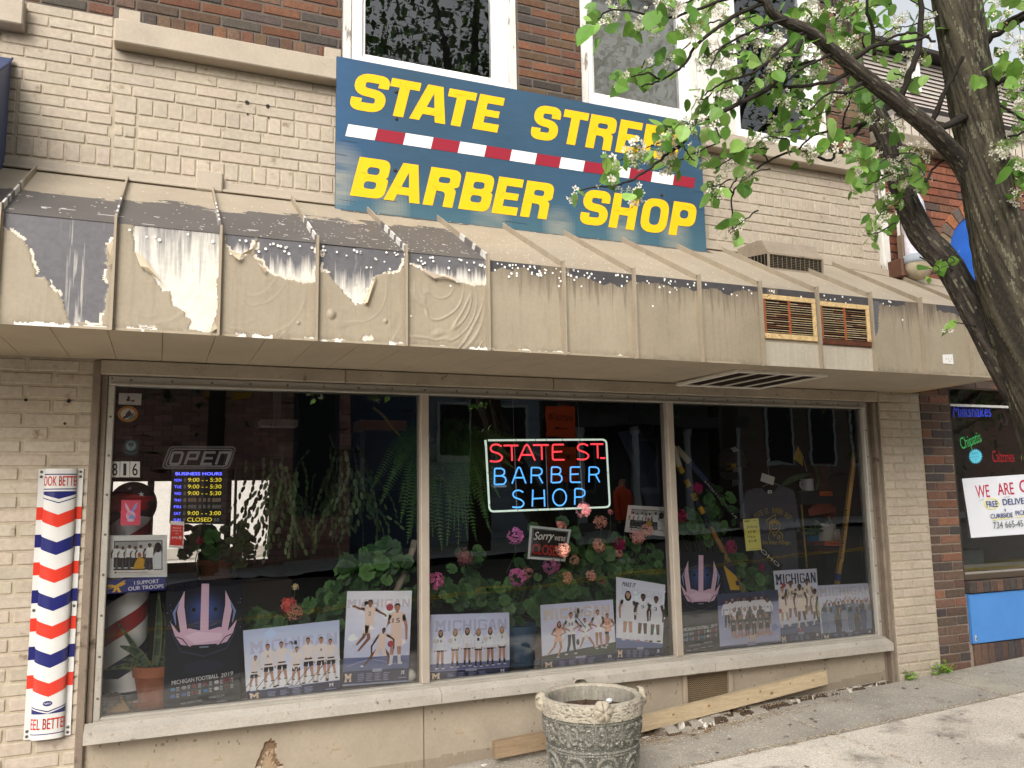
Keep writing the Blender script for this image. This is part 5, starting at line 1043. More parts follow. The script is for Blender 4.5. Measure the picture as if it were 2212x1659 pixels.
# ------------------------------------------------------------------ inside the shop: room, display shelf, back window
SHZ = .435
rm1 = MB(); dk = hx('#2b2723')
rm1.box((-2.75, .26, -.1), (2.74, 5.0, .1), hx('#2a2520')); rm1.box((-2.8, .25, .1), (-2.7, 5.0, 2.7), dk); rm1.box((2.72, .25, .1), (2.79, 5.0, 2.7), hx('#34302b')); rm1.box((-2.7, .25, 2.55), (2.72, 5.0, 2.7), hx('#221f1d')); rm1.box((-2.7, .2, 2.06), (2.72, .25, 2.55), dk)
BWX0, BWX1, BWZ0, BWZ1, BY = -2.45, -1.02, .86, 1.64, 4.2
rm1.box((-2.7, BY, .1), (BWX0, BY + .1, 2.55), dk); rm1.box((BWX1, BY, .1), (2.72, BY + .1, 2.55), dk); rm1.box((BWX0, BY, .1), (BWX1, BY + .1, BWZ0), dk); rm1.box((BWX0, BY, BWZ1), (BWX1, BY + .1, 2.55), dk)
for xx in (-2.15, -1.45): rm1.box((xx, BY - .02, BWZ0), (xx + .06, BY, BWZ1), hx('#1c1916'))
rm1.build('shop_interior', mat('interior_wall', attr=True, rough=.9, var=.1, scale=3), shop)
ds_ = MB(); ds_.box((-2.33, .085, .34), (2.7, .95, SHZ), hx('#4d4030')); ds_.box((-2.33, .93, .1), (2.7, .95, .36), hx('#3a2f25')); ds_.build('display_shelf', mat('shelf_wood', attr=True, rough=.7, var=.2, scale=6, stretch=(1, 8, 8)), shop)
for k in range(120):
    pass
yd = MB(); yd.box((-12, 14, -.5), (4, 14.2, 3.2), hx('#b3afa8')); yd.box((-12, 13.95, .3), (4, 14.0, .5), hx('#8d877e')); yard = yd.build('yard_wall', M_attr); tag(yard, 'pale yard wall seen through the back window of the shop', 'wall')
yg = MB(); yg.box((-12, 5.1, -.5), (6, 14, .12), hx('#c4bfb5')); struct('yard', yg, M_conc)
gp = MB(); p = at(508, 1100, 3.9); gp.tube([(p[0], 3.9, .1), (p[0], 3.9, 1.75)], .013, 8, hx('#3fae7a')); tag(gp.build('green_pole', M_attr), 'thin green pole standing by the bright back window', 'pole')
for (dx, dy, s_, lab) in ((395, 1140, .16, 'orange sandbag on the back window ledge, left one'), (440, 1143, .2, 'orange sandbag on the back window ledge, right one')):
    p = at(dx, dy, 4.0); m = MB(); m.sphere(p, s_ * .5, 10, hx('#d08050'), (1.2, .6, .5)); tag(m.build('sandbag', M_attr, smooth=True), lab, 'sandbag')
cl = MB(); a, b = at(560, 914, 2.6), at(640, 916, 2.6); cl.box((a[0], 2.5, a[2] - .03), (b[0], 2.7, a[2] + .025), hx('#c9c8c2')); q = at(598, 885, 2.6); cl.box((q[0] - .03, 2.58, a[2]), (q[0] + .03, 2.62, 2.55), hx('#9a9994')); tag(cl.build('ceiling_lamp', M_attr), 'unlit white tube lamp hanging in the dark shop', 'lamp')
ob_ = MB(); a, b = at(775, 913, 2.2), at(875, 926, 2.2); ob_.box((a[0], 2.15, b[2] - .02), (b[0], 2.4, a[2] + .02), hx('#a3642c')); ob_.box((a[0] + .05, 2.2, b[2] - .5), (b[0] - .02, 2.38, b[2] - .02), hx('#231d18')); tag(ob_.build('wall_cabinet', M_attr), 'dark wall cabinet with an orange top board inside the shop', 'cabinet')

# ------------------------------------------------------------------ plants
M_plant = mat('plant_leaf', attr=True, rough=.5, var=.1, scale=30, trans=.2)
M_bloom = mat('bloom_petal', attr=True, rough=.7, var=.08, scale=40, trans=.25)
M_pot = mat('terracotta', attr=True, rough=.85, var=.15, scale=12, bump=.1, bscale=60)
def nrm(v): return v / (np.linalg.norm(v) + 1e-12)
def pot(name, label, ctr, r, h, col, saucer=True, mt=None, group=None):
    t = thing(name, label, 'pot', tuple(ctr), group); m = MB(); z0 = .02 if saucer else 0
    m.lathe([(0, z0), (r * .72, z0), (r * .93, h * .72), (r * .95, h * .73), (r * 1.02, h * .74), (r * 1.04, h), (r * .92, h), (r * .88, h * .85), (0, h * .84)], ctr, 28, col); m.build('pot_body', mt or M_pot, t, smooth=True, sharp=40)
    if saucer: s = MB(); s.lathe([(0, 0), (r * .95, 0), (r * 1.1, .03), (r * 1.06, .035), (r * .9, .012)], ctr, 28, tuple(x * .9 for x in col)); s.build('saucer', mt or M_pot, t, smooth=True, sharp=40)
    return t
def gleaf(mb, p, n, r, c):
    n = nrm(n); a = nrm(np.cross(n, (.2, .1, 1))); b = np.cross(n, a); q0 = R_.uniform(0, 6.28); N = 16; cup = R_.uniform(.1, .3); cen = p - n * r * cup * .6
    ring = []; mid = []
    for k in range(N + 1):
        q = q0 + (2 * PI - .35) * k / N; w = 1 + .07 * math.cos(k * PI) ; wav = .07 * math.sin(3 * q + q0) * r; d = a * math.cos(q) + b * math.sin(q); ring.append(p + d * r * w + n * wav); mid.append(p - n * r * cup * .35 + d * r * .62 + n * wav * .4)
    cd = tuple(x * .78 for x in c)
    for k in range(N): mb.face([cen, mid[k], mid[k + 1]], cd); mb.face([mid[k], ring[k], ring[k + 1], mid[k + 1]], c)
GER = ['#456a39', '#547d44', '#3b5f33', '#5f884b', '#365632']
def bloom(parent, p, r, col, n=46):
    m = MB()
    for k in range(n):
        v = np.array([R_.gauss(0, 1) for _ in range(3)]); v[1] = -abs(v[1]); v = nrm(v); c = p + v * r * R_.uniform(.62, .95); a = nrm(np.cross(v, (.3, .1, 1))); b = np.cross(v, a); q0 = R_.uniform(0, 6.28); s = r * R_.uniform(.24, .36); cc = jit(hx(col, 1.35), .16)
        for j in range(3):
            q = q0 + j * 2.1; d = a * math.cos(q) + b * math.sin(q); e = np.cross(v, d); m.face([c, c + d * s * .6 + e * s * .5 + v * s * .2, c + d * s * 1.05 + v * s * R_.uniform(0, .5), c + d * s * .6 - e * s * .5 + v * s * .2], cc)
    m.tube([p, p + np.array((R_.uniform(-.02, .02), .03, -.10)), p + np.array((R_.uniform(-.03, .03), .08, -.22))], .0022, 5, hx('#4d6b3a')); return m.build('bloom', M_bloom, parent)
def geranium(label, spots, blooms, base, dens=1.3, y0=.125, y1=.32):
    t = thing('geranium', label, 'plant', tuple(base), 'geraniums in the shop window'); m = MB(); st = MB(); b0 = np.array(base)
    for (dx, dy, r, n) in spots:
        for k in range(int(n * dens)):
            a = R_.uniform(0, 6.28); q = r * math.sqrt(R_.random()); y = R_.uniform(y0, y1); p = at(dx + q * math.cos(a), dy + q * math.sin(a) * .9, y); nn = np.array((R_.gauss(-.1, .3), -1.0, R_.gauss(.55, .3))); gleaf(m, p, nn, R_.uniform(.024, .050), jit(hx(R_.choice(GER)), .2))
            if R_.random() < .35: st.tube([p + np.array((0, .012, 0)), (p + b0) / 2 + np.array((R_.uniform(-.06, .06), .08, R_.uniform(-.02, .06))), b0 + np.array((R_.uniform(-.05, .05), 0, .12))], .0024, 5, hx('#4b5a36'))
    tag(m.build('foliage', M_plant, t), kind='stuff'); st.build('stems', M_plant, t)
    for (dx, dy, r, col) in blooms: bloom(t, at(dx, dy, .062 if (dx, dy) in ((1216, 1187), (1258, 1101)) else .118), r / 1807.2 * 4.9, col)
    return t
DN = 1.25
gL = geranium('bushy geranium with coral blooms behind the ice hockey poster', [(560, 1345, 30, 9), (620, 1340, 40, 12), (690, 1325, 40, 14), (740, 1290, 45, 18), (770, 1240, 45, 18), (820, 1200, 45, 18), (850, 1240, 45, 16), (880, 1290, 30, 9), (790, 1300, 40, 12), (700, 1350, 40, 8)], [(622, 1306, 16, '#d8625c'), (636, 1322, 18, '#b5836e'), (638, 1268, 7, '#d5c79a')], (-1.1, .35, SHZ + .02), y1=.34)
bloom_small = None
gC = geranium('tall geranium with pink blooms beside the volleyball poster', [(960, 1290, 40, 8), (1010, 1270, 45, 12), (1060, 1290, 45, 14), (1080, 1330, 40, 10), (1120, 1290, 45, 14), (1150, 1320, 40, 10), (1000, 1220, 30, 4), (1040, 1210, 30, 4), (1140, 1230, 40, 8)], [(1113, 1158, 19, '#d978b8'), (940, 1254, 18, '#d46fa2'), (1003, 1203, 19, '#8f5d60'), (1117, 1245, 21, '#cf74aa'), (1138, 1238, 14, '#b57c78'), (1190, 1222, 21, '#a8608c')], (-.02, .30, SHZ + .20), y1=.36)
gR = geranium('big geranium with peach and magenta blooms in the middle pane', [(1200, 1270, 45, 14), (1250, 1260, 45, 16), (1300, 1230, 45, 18), (1350, 1250, 45, 18), (1400, 1260, 40, 14), (1330, 1200, 45, 16), (1390, 1210, 40, 12), (1270, 1200, 40, 10), (1230, 1310, 40, 8), (1400, 1310, 40, 8), (1290, 1280, 40, 10), (1240, 1180, 40, 6), (1190, 1150, 40, 5), (1180, 1310, 40, 10), (1430, 1280, 14, 4)], [(1258, 1101, 19, '#dc9699'), (1297, 1128, 17, '#c58b78'), (1318, 1106, 7, '#dd8f8c'), (1211, 1138, 14, '#df9086'), (1376, 1160, 18, '#dd9c90'), (1396, 1146, 16, '#e3aaa0'), (1293, 1178, 17, '#dca28f'), (1336, 1176, 17, '#93204f'), (1216, 1187, 17, '#e0a28e'), (1337, 1195, 10, '#dd9f92'), (1240, 1210, 12, '#c79a86'), (1224, 1248, 15, '#d6a382'), (1276, 1243, 13, '#e3a89a'), (1300, 1256, 8, '#8f5450')], (.62, .32, SHZ + .05), y1=.40)
gX = geranium('geranium with deep magenta blooms among the hockey sticks', [(1490, 1130, 35, 10), (1520, 1140, 40, 12), (1560, 1110, 40, 10), (1530, 1080, 30, 6), (1590, 1220, 30, 9), (1620, 1250, 35, 12), (1650, 1260, 30, 9), (1600, 1280, 25, 6), (1555, 1070, 30, 6), (1660, 1295, 20, 4)], [(1505, 1055, 15, '#a51d5b'), (1470, 1114, 17, '#a01a52'), (1578, 1181, 17, '#aa2160'), (1645, 1225, 10, '#92204f')], (1.6, .34, SHZ + .05), y1=.34)
gB = geranium('dark geranium standing against the bright back window', [(430, 1185, 40, 16), (480, 1180, 40, 16), (520, 1190, 30, 9), (460, 1140, 30, 6), (530, 1150, 22, 5)], [(432, 1168, 8, '#7a2030')], (-1.75, .75, 1.0), y0=.7, y1=.95)
ppt = pot('flower_pot', 'terracotta pot holding the dark geranium near the back window', (-1.72, .82, .98), .11, .12, hx('#6d4632'), True); sth = MB(); sth.box((-2.0, .72, .435), (-1.3, .93, .965), hx('#2b241d')); tag(sth.build('plant_stand', M_attr), 'low dark stand carrying the geranium pot in the left pane', 'stand')
# hanging christmas cactus and ferns
def cactus(label, chains, base):
    t = thing('hanging_cactus', label, 'plant', tuple(base), 'hanging plants in the shop window'); m = MB(); b = MB(); b0 = np.array(base)
    b.lathe([(0, -.08), (.07, -.08), (.10, 0), (.09, .01), (0, 0)], b0, 24, hx('#1d1916'))
    for k in range(3): q = k * 2.1; b.tube([b0 + np.array((.13 * math.cos(q), .13 * math.sin(q), 0)), (b0[0], b0[1], 2.55)], .0012, 4, hx('#3d3c3a'))
    b.build('basket', M_attr, t)
    for (dx, dy0, dy1) in chains:
        y = R_.uniform(.35, .95); e = at(dx, dy1, y); s = at(dx + (R_.uniform(-.3, .3) + ((CXD * 0 + base_d[0]) - dx) * .5), dy0, y); p0 = np.array((s[0], y, s[2])); L = np.linalg.norm(e - p0); n = max(3, int(L / .038)); side = R_.uniform(-2.5, 2.5)
        for i in range(n):
            tt = (i + .5) / n; c = p0 + (e - p0) * tt + np.array((math.sin(tt * 4 + side) * .035, math.cos(tt * 5 + side) * .02, 0)); d = nrm(e - p0 + np.array((math.cos(tt * 3 + side) * .06 + R_.uniform(-.1, .1), 0, 0))); s_ = nrm(np.cross(d, (math.sin(side), 1, .1))); l = L / n * .56; w = R_.uniform(.008, .012); cc = jit(hx('#3f5431' if R_.random() < .7 else '#566b41'), .25); g = np.array((0, -.004, 0))
            m.face([c - d * l, c - d * l * .4 + s_ * w, c + d * l * .5 + s_ * w * .9, c + d * l, c + d * l * .5 - s_ * w * .9, c - d * l * .4 - s_ * w], cc)
    tag(m.build('chains', M_plant, t), kind='stuff'); return t
base_d = (600, 900); cactus('hanging cactus with long flat chains in the left pane, nearer the hours sign', [(560 + R_.gauss(40, 50), R_.uniform(985, 1100), R_.triangular(1050, 1250, 1180)) for k in range(44)], at(610, 960, .7))
base_d = (745, 900); cactus('hanging cactus with long flat chains in the left pane, nearer the mullion', [(745 + R_.gauss(0, 55), R_.uniform(960, 1100), R_.triangular(1030, 1225, 1120)) for k in range(56)], at(745, 940, .7))
def fern(label, base, fronds, col=('#4a7033', '#3d622b', '#5a823d')):
    t = thing('hanging_fern', label, 'plant', tuple(base), 'hanging plants in the shop window'); m = MB(); b = MB(); b0 = np.array(base); b.lathe([(0, -.08), (.07, -.08), (.10, 0), (.09, .01), (0, 0)], b0, 20, hx('#1a1714'))
    for k in range(3): q = k * 2.1; b.tube([b0 + np.array((.12 * math.cos(q), .12 * math.sin(q), 0)), (b0[0], b0[1], 2.55)], .0012, 4, hx('#3d3c3a'))
    b.build('basket', M_attr, t)
    for (dx, dy, y, bend) in fronds:
        e = at(dx, dy, y); p0 = b0 + np.array((R_.uniform(-.05, .05), R_.uniform(-.04, .04), .0)); c = p0 + (e - p0) * .45 + np.array((0, 0, bend)); S = spline([p0, c, e], 12); n = len(S); cc0 = hx(R_.choice(col)); m.tube(S, .0013, 4, hx('#5d6b38'), cap=False)
        for i in range(2, n - 1):
            d = nrm(S[min(i + 1, n - 1)] - S[i - 1]); sd = nrm(np.cross(d, (0, -1, .25))); f = i / n; l = .042 * math.sin(PI * min(1, .15 + f * .95)) ** .8 + .004
            for q in (0, .5):
                o = S[i] + (S[min(i + 1, n - 1)] - S[i]) * q
                for sgn in (-1, 1):
                    tip = o + sd * sgn * l + d * l * .25 + np.array((0, R_.uniform(-.004, .004), -.004)); w = d * .0058; m.face([o - w * .6, o + w, tip + w * .3, tip - w * .3] if sgn > 0 else [o + w, o - w * .6, tip - w * .3, tip + w * .3], jit(cc0, .15))
    tag(m.build('fronds', M_plant, t), kind='stuff'); return t
def more(x0, x1, y0, y1, n): return [(R_.uniform(x0, x1), R_.uniform(y0, y1), R_.uniform(.12, .4), R_.uniform(.08, .16)) for k in range(n)]
fern('lush green fern hanging behind the first mullion', at(915, 960, .55), [(880, 1175, .14, .10), (862, 1085, .15, .12), (840, 1040, .3, .12), (890, 1120, .2, .14), (935, 1160, .2, .12), (955, 1190, .22, .1), (820, 1090, .35, .12), (850, 1000, .4, .15), (915, 1080, .15, .12), (900, 1150, .2, .1), (975, 1110, .3, .15), (865, 1130, .18, .12), (800, 1060, .4, .15), (940, 1090, .3, .16)] + more(830, 950, 1010, 1170, 5))
fern('dark spreading fern hanging left of the neon sign', at(985, 955, .5), [(1010, 1165, .10, .12), (1030, 1170, .12, .1), (1055, 1140, .10, .12), (1080, 1075, .09, .1), (1062, 1100, .09, .1), (1000, 1130, .2, .14), (965, 1180, .25, .12), (950, 1060, .3, .14), (930, 1000, .4, .12), (1040, 1050, .10, .1), (1075, 1030, .2, .1), (990, 1200, .2, .1), (1020, 1090, .15, .12), (960, 930, .4, .1), (1100, 985, .13, .1), (1050, 1010, .2, .1), (1170, 985, .16, .08), (1130, 1000, .14, .06), (1110, 1010, .1, .05), (1010, 1000, .3, .12)] + more(925, 1075, 960, 1180, 18), ('#3d652b', '#4a7534', '#345626'))
# yellow cord and pale log
cd = MB(); cd.tube(spline([at(*p, .5) for p in ((806, 880), (830, 900), (858, 935), (880, 960), (905, 985), (935, 1010), (962, 1040))], 6), .008, 8, hx('#8a742a')); tag(cd.build('yellow_hose', M_attr, smooth=True), 'yellow curved hose hanging in front of the ferns', 'hose')
lgm = MB(); a, b = at(845, 1300, .22), at(897, 1168, .30); lgm.tube(spline([a, (a + b) / 2 + np.array((.012, 0, 0)), b], 8), [.020, .021, .019, .02, .018, .02, .017, .019, .016, .018, .016, .017, .017, .019, .02, .021, .022], 12, hx('#9a9080'), rng=R_, rough=.08); tag(lgm.build('log', mat('pale_bark', attr=True, rough=.9, var=.25, scale=20, bump=.4, bscale=60), smooth=True), 'pale bare log leaning among the geranium leaves', 'log')
# pots on the shelf
p = at(328, 1556, .19); pot('flower_pot', 'terracotta pot of the snake plant beside the helmet poster', (p[0] + .01, .19, SHZ), .105, .20, hx('#9a5c3c'))
sn = thing('snake_plant', 'mottled snake plant with long stiff leaves in a terracotta pot', 'plant', (p[0] + .01, .19, SHZ + .17)); sm = MB()
for (bx, tx, ty, w, yy) in ((332, 342, 1275, 13, .15), (345, 352, 1300, 10, .2), (326, 258, 1395, 16, .13), (322, 262, 1425, 9, .13), (318, 235, 1445, 10, .12), (316, 215, 1450, 9, .10), (320, 250, 1340, 9, .14), (338, 356, 1400, 9, .13), (342, 362, 1420, 8, .15)):
    a = np.array((at(bx, 1490, .19)[0], .19, SHZ + .15)); e = at(tx, ty, yy); mid = (a + e) / 2 + np.array((.01, 0, .03 if ty > 1380 else 0)); S = spline([a, mid, e], 14); n = len(S)
    for i in range(n - 1):
        f0, f1 = i / (n - 1), (i + 1) / (n - 1); W = lambda f: w / 1807.2 * 5 * .5 * (min(1, (1 - f) * 2.2) ** .8) * (.75 + .25 * min(1, f * 4)); d = nrm(S[i + 1] - S[i]); s = nrm(np.cross(d, (0, -1, 0))); c = jit(hx('#5d6f54' if (i + R_.randrange(2)) % 2 else '#3a4d38'), .15); g = np.array((0, -.006, 0))
        for (o0, o1, cc) in ((-1, -.75, hx('#7a7a4c')), (-.75, 0, c), (0, .75, c), (.75, 1, hx('#7a7a4c'))):
            sm.face([S[i] + s * W(f0) * o0 + g * (1 - abs(o0)) * -1, S[i] + s * W(f0) * o1 - g * (1 - abs(o1)), S[i + 1] + s * W(f1) * o1 - g * (1 - abs(o1)), S[i + 1] + s * W(f1) * o0 - g * (1 - abs(o0))], cc)
sm.build('leaves', M_plant, sn)
c3 = at(1122, 1440, .26); bk = thing('blue_pot', 'blue plastic plant pot between the volleyball and lacrosse posters', 'pot', (c3[0], .26, SHZ)); m = MB(); m.lathe([(0, .02), (.088, .02), (.105, .20), (.113, .20), (.118, .235), (.108, .235), (.10, .21), (0, .2)], (c3[0], .26, SHZ), 28, hx('#3b5c78')); m.build('pot_body', mat('blue_plastic', attr=True, rough=.5, var=.15, scale=8), bk, smooth=True, sharp=40); m = MB(); m.lathe([(0, 0), (.115, 0), (.125, .03), (.118, .03), (.1, .012)], (c3[0], .26, SHZ), 28, hx('#34546e')); m.build('saucer', M_attr, bk, smooth=True)
c3 = at(1166, 1440, .34); pot('flower_pot', 'small terracotta pot in the shade beside the blue pot', (c3[0] + .03, .36, SHZ), .075, .13, hx('#7a4a36'))
for (dx, dy, r, col, lab) in ((885, 1467, 13, '#d9d6ce', 'white ball on the display shelf by the first mullion'), (859, 1473, 12, '#cf6a2c', 'orange ball on the display shelf under the basketball poster')):
    p = at(dx, dy, .115); m = MB(); m.sphere((p[0], .115, SHZ + r / 1807.2 * 4.8), r / 1807.2 * 4.8, 20, hx(col)); tag(m.build('ball', M_vinyl, smooth=True), lab, 'ball')
p = at(243, 1535, .13); m = MB(); ctr = np.array((p[0] - .005, .14, SHZ + .05)); m.sphere(ctr, .034, 12, hx('#4a3a2c'), (1.35, 1, 1))
for k in range(110):
    v = nrm(np.array([R_.gauss(0, 1) for _ in range(3)])); q = ctr + v * np.array((.048, .036, .036)); a = nrm(np.cross(v, (0, 0, 1))); b = np.cross(v, a); m.face([q - a * .010, q + a * .010, q + v * .010 + b * .006 + a * .006, q + v * .010 + b * .006 - a * .006], jit(hx('#6a5a48'), .25))
tag(m.build('pine_cone', M_attr), 'dry brown pine cone lying in the window corner', 'pine cone')
m = MB(); P = [at(210, 1560, .09), at(287, 1545, .09), at(262, 1505, .13)]; off = np.array((0, .05, 0)); m.add([*P, *[q + off for q in P]], [(0, 1, 2), (5, 4, 3), (0, 3, 4, 1), (1, 4, 5, 2), (2, 5, 3, 0)], hx('#96733f')); tag(m.build('wooden_wedge', M_attr), 'tan wooden wedge propped in the window corner', 'wedge')
# striped barber pole prop
bpx = at(272, 1300, .27)[0]; pp = thing('barber_pole', 'big striped barber pole prop standing inside the window', 'barber pole', (bpx, .30, SHZ)); r0 = .108; z0, z1 = SHZ + .14, SHZ + .98; m = MB(); n1, n2 = 60, 100
for i in range(n1 + 1):
    for j in range(n2 + 1): a = 2 * PI * (j / n2 + (z1 - z0) * i / n1 / .40); m.v.append((bpx + r0 * math.cos(a), .30 + r0 * math.sin(a), z0 + (z1 - z0) * i / n1))
for i in range(n1):
    for j in range(n2):
        ph = j / n2; m.f.append((i * (n2 + 1) + j, i * (n2 + 1) + j + 1, (i + 1) * (n2 + 1) + j + 1, (i + 1) * (n2 + 1) + j)); m.c.append(hx('#8f2426') if ph < .22 else (hx('#1f2440') if .5 <= ph < .72 else hx('#d9d9d8'))); m.m.append(0)
m.build('striped_column', M_vinyl, pp, smooth=True)
m = MB(); m.lathe([(0, 0), (.112, 0), (.112, .025), (.109, .028), (.109, .06), (.111, .062), (.111, .075), (.109, .078), (.109, .142)], (bpx, .30, SHZ), 40, hx('#d6d6d4'), cfun=lambda i, j: hx('#23262e') if i in (3, 5) else hx('#d6d6d4')); m.build('base', M_vinyl, pp, smooth=True, sharp=40)
m = MB(); m.lathe([(.118, z1 - SHZ - .02), (.125, z1 - SHZ), (.125, z1 - SHZ + .05), (.10, z1 - SHZ + .075), (.06, z1 - SHZ + .085), (.06, z1 - SHZ + .11)], (bpx, .30, SHZ), 40, hx('#8f2426')); m.build('collar', M_vinyl, pp, smooth=True, sharp=40)
gc = np.array((bpx + .012, .30, at(275, 1090, .27)[2])); m = MB(); m.sphere(gc, .118, 28, hx('#26272c')); gl_ = m.build('globe', M_vinyl, pp, smooth=True)
for (dx, dy) in ((280, 1056), (256, 1072), (305, 1068), (281, 1082), (264, 1107)):
    d = ray(dx, dy); o = CAMP - gc; bq = o @ d; aq = d @ d; cq = o @ o - .1195 ** 2; di = bq * bq - aq * cq
    if di < 0: continue
    h_ = CAMP + d * ((-bq - math.sqrt(di)) / aq); nn = nrm(h_ - gc); a = nrm(np.cross(nn, (0, 0, 1))); b = np.cross(nn, a) * -1; s = MB(); pts = [h_ + (a * math.cos(PI / 2 + k * PI / 5) + b * -math.sin(PI / 2 + k * PI / 5) * -1) * (.016 if k % 2 == 0 else .0065) + nn * .002 for k in range(10)]
    for k in range(10): s.face([h_ + nn * .002, pts[k], pts[(k + 1) % 10]], hx('#e0e0de'))
    s.build('star', M_vinyl, pp)

# ------------------------------------------------------------------ right hand display
zD = lambda x, y: ((2550 + x / 2.0737) * k_, (1550 + y / 2.0737) * k_)
def aD(x, y, Y): return at(*zD(x, y), Y)
ts = thing('tshirt', 'charcoal t-shirt with yellow barber shop print hanging in the right pane', 't-shirt', tuple(aD(1010, 1430, .34)))
out = [(935, 775), (870, 772), (800, 800), (778, 900), (776, 1060), (800, 1090), (848, 1080), (850, 950), (862, 1100), (862, 1300), (850, 1560), (1240, 1560), (1228, 1300), (1205, 1080), (1190, 940), (1215, 1120), (1252, 1140), (1240, 1050), (1205, 830), (1185, 785), (1120, 758), (1065, 752), (1045, 790), (1000, 808), (955, 800)]
c_ = Canvas(fun=lambda u, v: (aD(u, v, .34 + .018 * math.sin(u * .022) * min(1, max(0, (v - 820) / 300))), np.array((0, -1.0, 0))), gap=.0012)
def dense(pts, s=25):
    o = []
    for i in range(len(pts)):
        a, b = np.array(pts[i], float), np.array(pts[(i + 1) % len(pts)], float); n = max(1, int(np.linalg.norm(b - a) / s))
        for k in range(n): o.append(tuple(a + (b - a) * k / n))
    return o
gx = np.linspace(776, 1254, 60); gy = np.linspace(752, 1560, 80); GX, GY = np.meshgrid(gx, gy, indexing='ij'); ins = inpoly(GX[:-1, :-1] + 4, GY[:-1, :-1] + 5, out); wob = fbm(GX * .012, GY * .006, 3, 5)
m = MB(); P3 = np.array([[aD(GX[i, j], GY[i, j], .34 + .03 * (wob[i, j] - .5) * min(1, max(0, (GY[i, j] - 800) / 200)) + .05 * (abs(GX[i, j] - 1010) / 240) ** 2) for j in range(80)] for i in range(60)])
for i in range(59):
    for j in range(79):
        if ins[i, j]: m.face([P3[i, j + 1], P3[i + 1, j + 1], P3[i + 1, j], P3[i, j]], hx('#4a4c56'))
m.build('fabric', mat('tshirt_cotton', attr=True, rough=.95, var=.08, scale=10), ts)
m = MB(); bq = dense(out, 18)
for i in range(len(bq)): m.face([aD(*bq[i], .345 + .05 * (abs(bq[i][0] - 1010) / 240) ** 2 - .006), aD(*bq[(i + 1) % len(bq)], .345 + .05 * (abs(bq[(i + 1) % len(bq)][0] - 1010) / 240) ** 2 - .006), aD(*bq[(i + 1) % len(bq)], .40), aD(*bq[i], .40)], hx('#3f414a'))
m.build('hem', M_attr, ts)
tq = Canvas(fun=lambda u, v: (aD(u, -v, .34), np.array((0, -1.0, 0))), gap=.004); GLD = hx('#b79a3f'); tq.k = 4
txt = 'STATE ST. BARBER SHOP'; 
for i, chh in enumerate(txt):                                       # arched heading
    a = math.radians(141 - 102 * (i + .5) / len(txt)); cx, cy, rr_ = 1012, -1120, 165
    tq.text(chh, cx + rr_ * math.cos(a) - 5, cy + rr_ * math.sin(a) - 18, 44, GLD, w=11 if chh not in '. ' else 4, rot=(a - PI / 2) * .8, lay=False)
tq.text('Ann Arbor, Michigan', 925, -1230, 34, GLD, w=226, lay=False)
for pts, cl_ in (([(985, -1110), (980, -1050), (1010, -1030), (1050, -1035), (1068, -1060), (1062, -1110), (1040, -1130), (1005, -1130)], True), ([(965, -1060), (955, -1035), (1000, -1005), (1030, -985), (1030, -1030)], False), ([(1000, -1075), (1012, -1080)], False), ([(1035, -1072), (1050, -1070)], False), ([(1005, -1100), (1020, -1110), (1045, -1098)], False), ([(985, -1125), (975, -1180), (985, -1205)], False), ([(1060, -1125), (1090, -1150), (1090, -1205)], False), ([(1010, -1135), (1020, -1165), (1045, -1135)], False), ([(1050, -1160), (1050, -1185), (1070, -1185), (1070, -1160)], True)): tq.line(pts, 5, GLD, closed=cl_, lay=False)
tq.poly([(988, -1068), (985, -1050), (1020, -1035), (1062, -1048), (1064, -1066), (1030, -1056)], GLD, lay=False); tq.build('print', M_print, ts)
m = MB(); m.tube(spline([aD(*p, .37) for p in ((1000, 530), (975, 560), (985, 600), (988, 650), (1000, 720), (940, 760))], 4), .0025, 5, hx('#8d8d88')); m.tube([aD(1000, 720, .37), aD(1110, 760, .37)], .0025, 5, hx('#8d8d88')); m.tube([aD(975, 540, .37), aD(972, 380, .37)], .0008, 4, hx('#6d6d68')); m.build('hanger', M_attr, ts)
def card(name, label, cat, pts, y, col, art=None, f=None, th=.001, w=1.0, h=1.0, mt=None, group=None, gap=.00012, emit=None):
    """a flat printed sheet; pts = bl, br, tr, tl in picture units"""
    f = f or (lambda *p: p); q = [at(*f(*p), y) for p in pts]; c = Canvas(quad=q, w=w, h=h, gap=gap, thick=th); c.sheet(col)
    if art: art(c)
    o = c.build(name, mt or M_print); return tag(o, label, cat, group)
card('label_card', 'small white card hanging on the t-shirt hanger', 'card', [(920, 712), (1025, 748), (1040, 682), (935, 647)], .33, hx('#c9c8c2'), f=zD)
card('neck_tag', 'tiny white size tag inside the t-shirt neck', 'tag', [(983, 815), (1015, 812), (1015, 788), (981, 790)], .334, hx('#d5d5d2'), lambda c: c.rect(.3, .25, .4, .5, hx('#3a3a3a')), f=zD)
def note(c):
    for (t, x, y, h, w) in (('SHirts', .18, .70, .09, .7), ('$10 00', .22, .55, .08, .5), ('Hats', .18, .40, .08, .5), ('$15 00', .22, .26, .08, .5)): c.text(t, x, y, h, hx('#26241f'), w=w, shear=.15)
    c.rect(.1, .91, .3, .035, hx('#6d6a3c')); c.rect(.6, .93, .25, .015, hx('#8d8a4c')); c.line([(.56, .605), (.70, .61)], .012, hx('#26241f')); c.line([(.56, .315), (.70, .32)], .012, hx('#26241f')); c.rect(.2, .04, .65, .012, hx('#9a975a'))
card('price_note', 'yellow handwritten price note stuck on the glass over the t-shirt', 'note', [(805, 1285), (932, 1275), (905, 1018), (778, 1025)], .052, hx('#dcd67c'), note, f=zD)
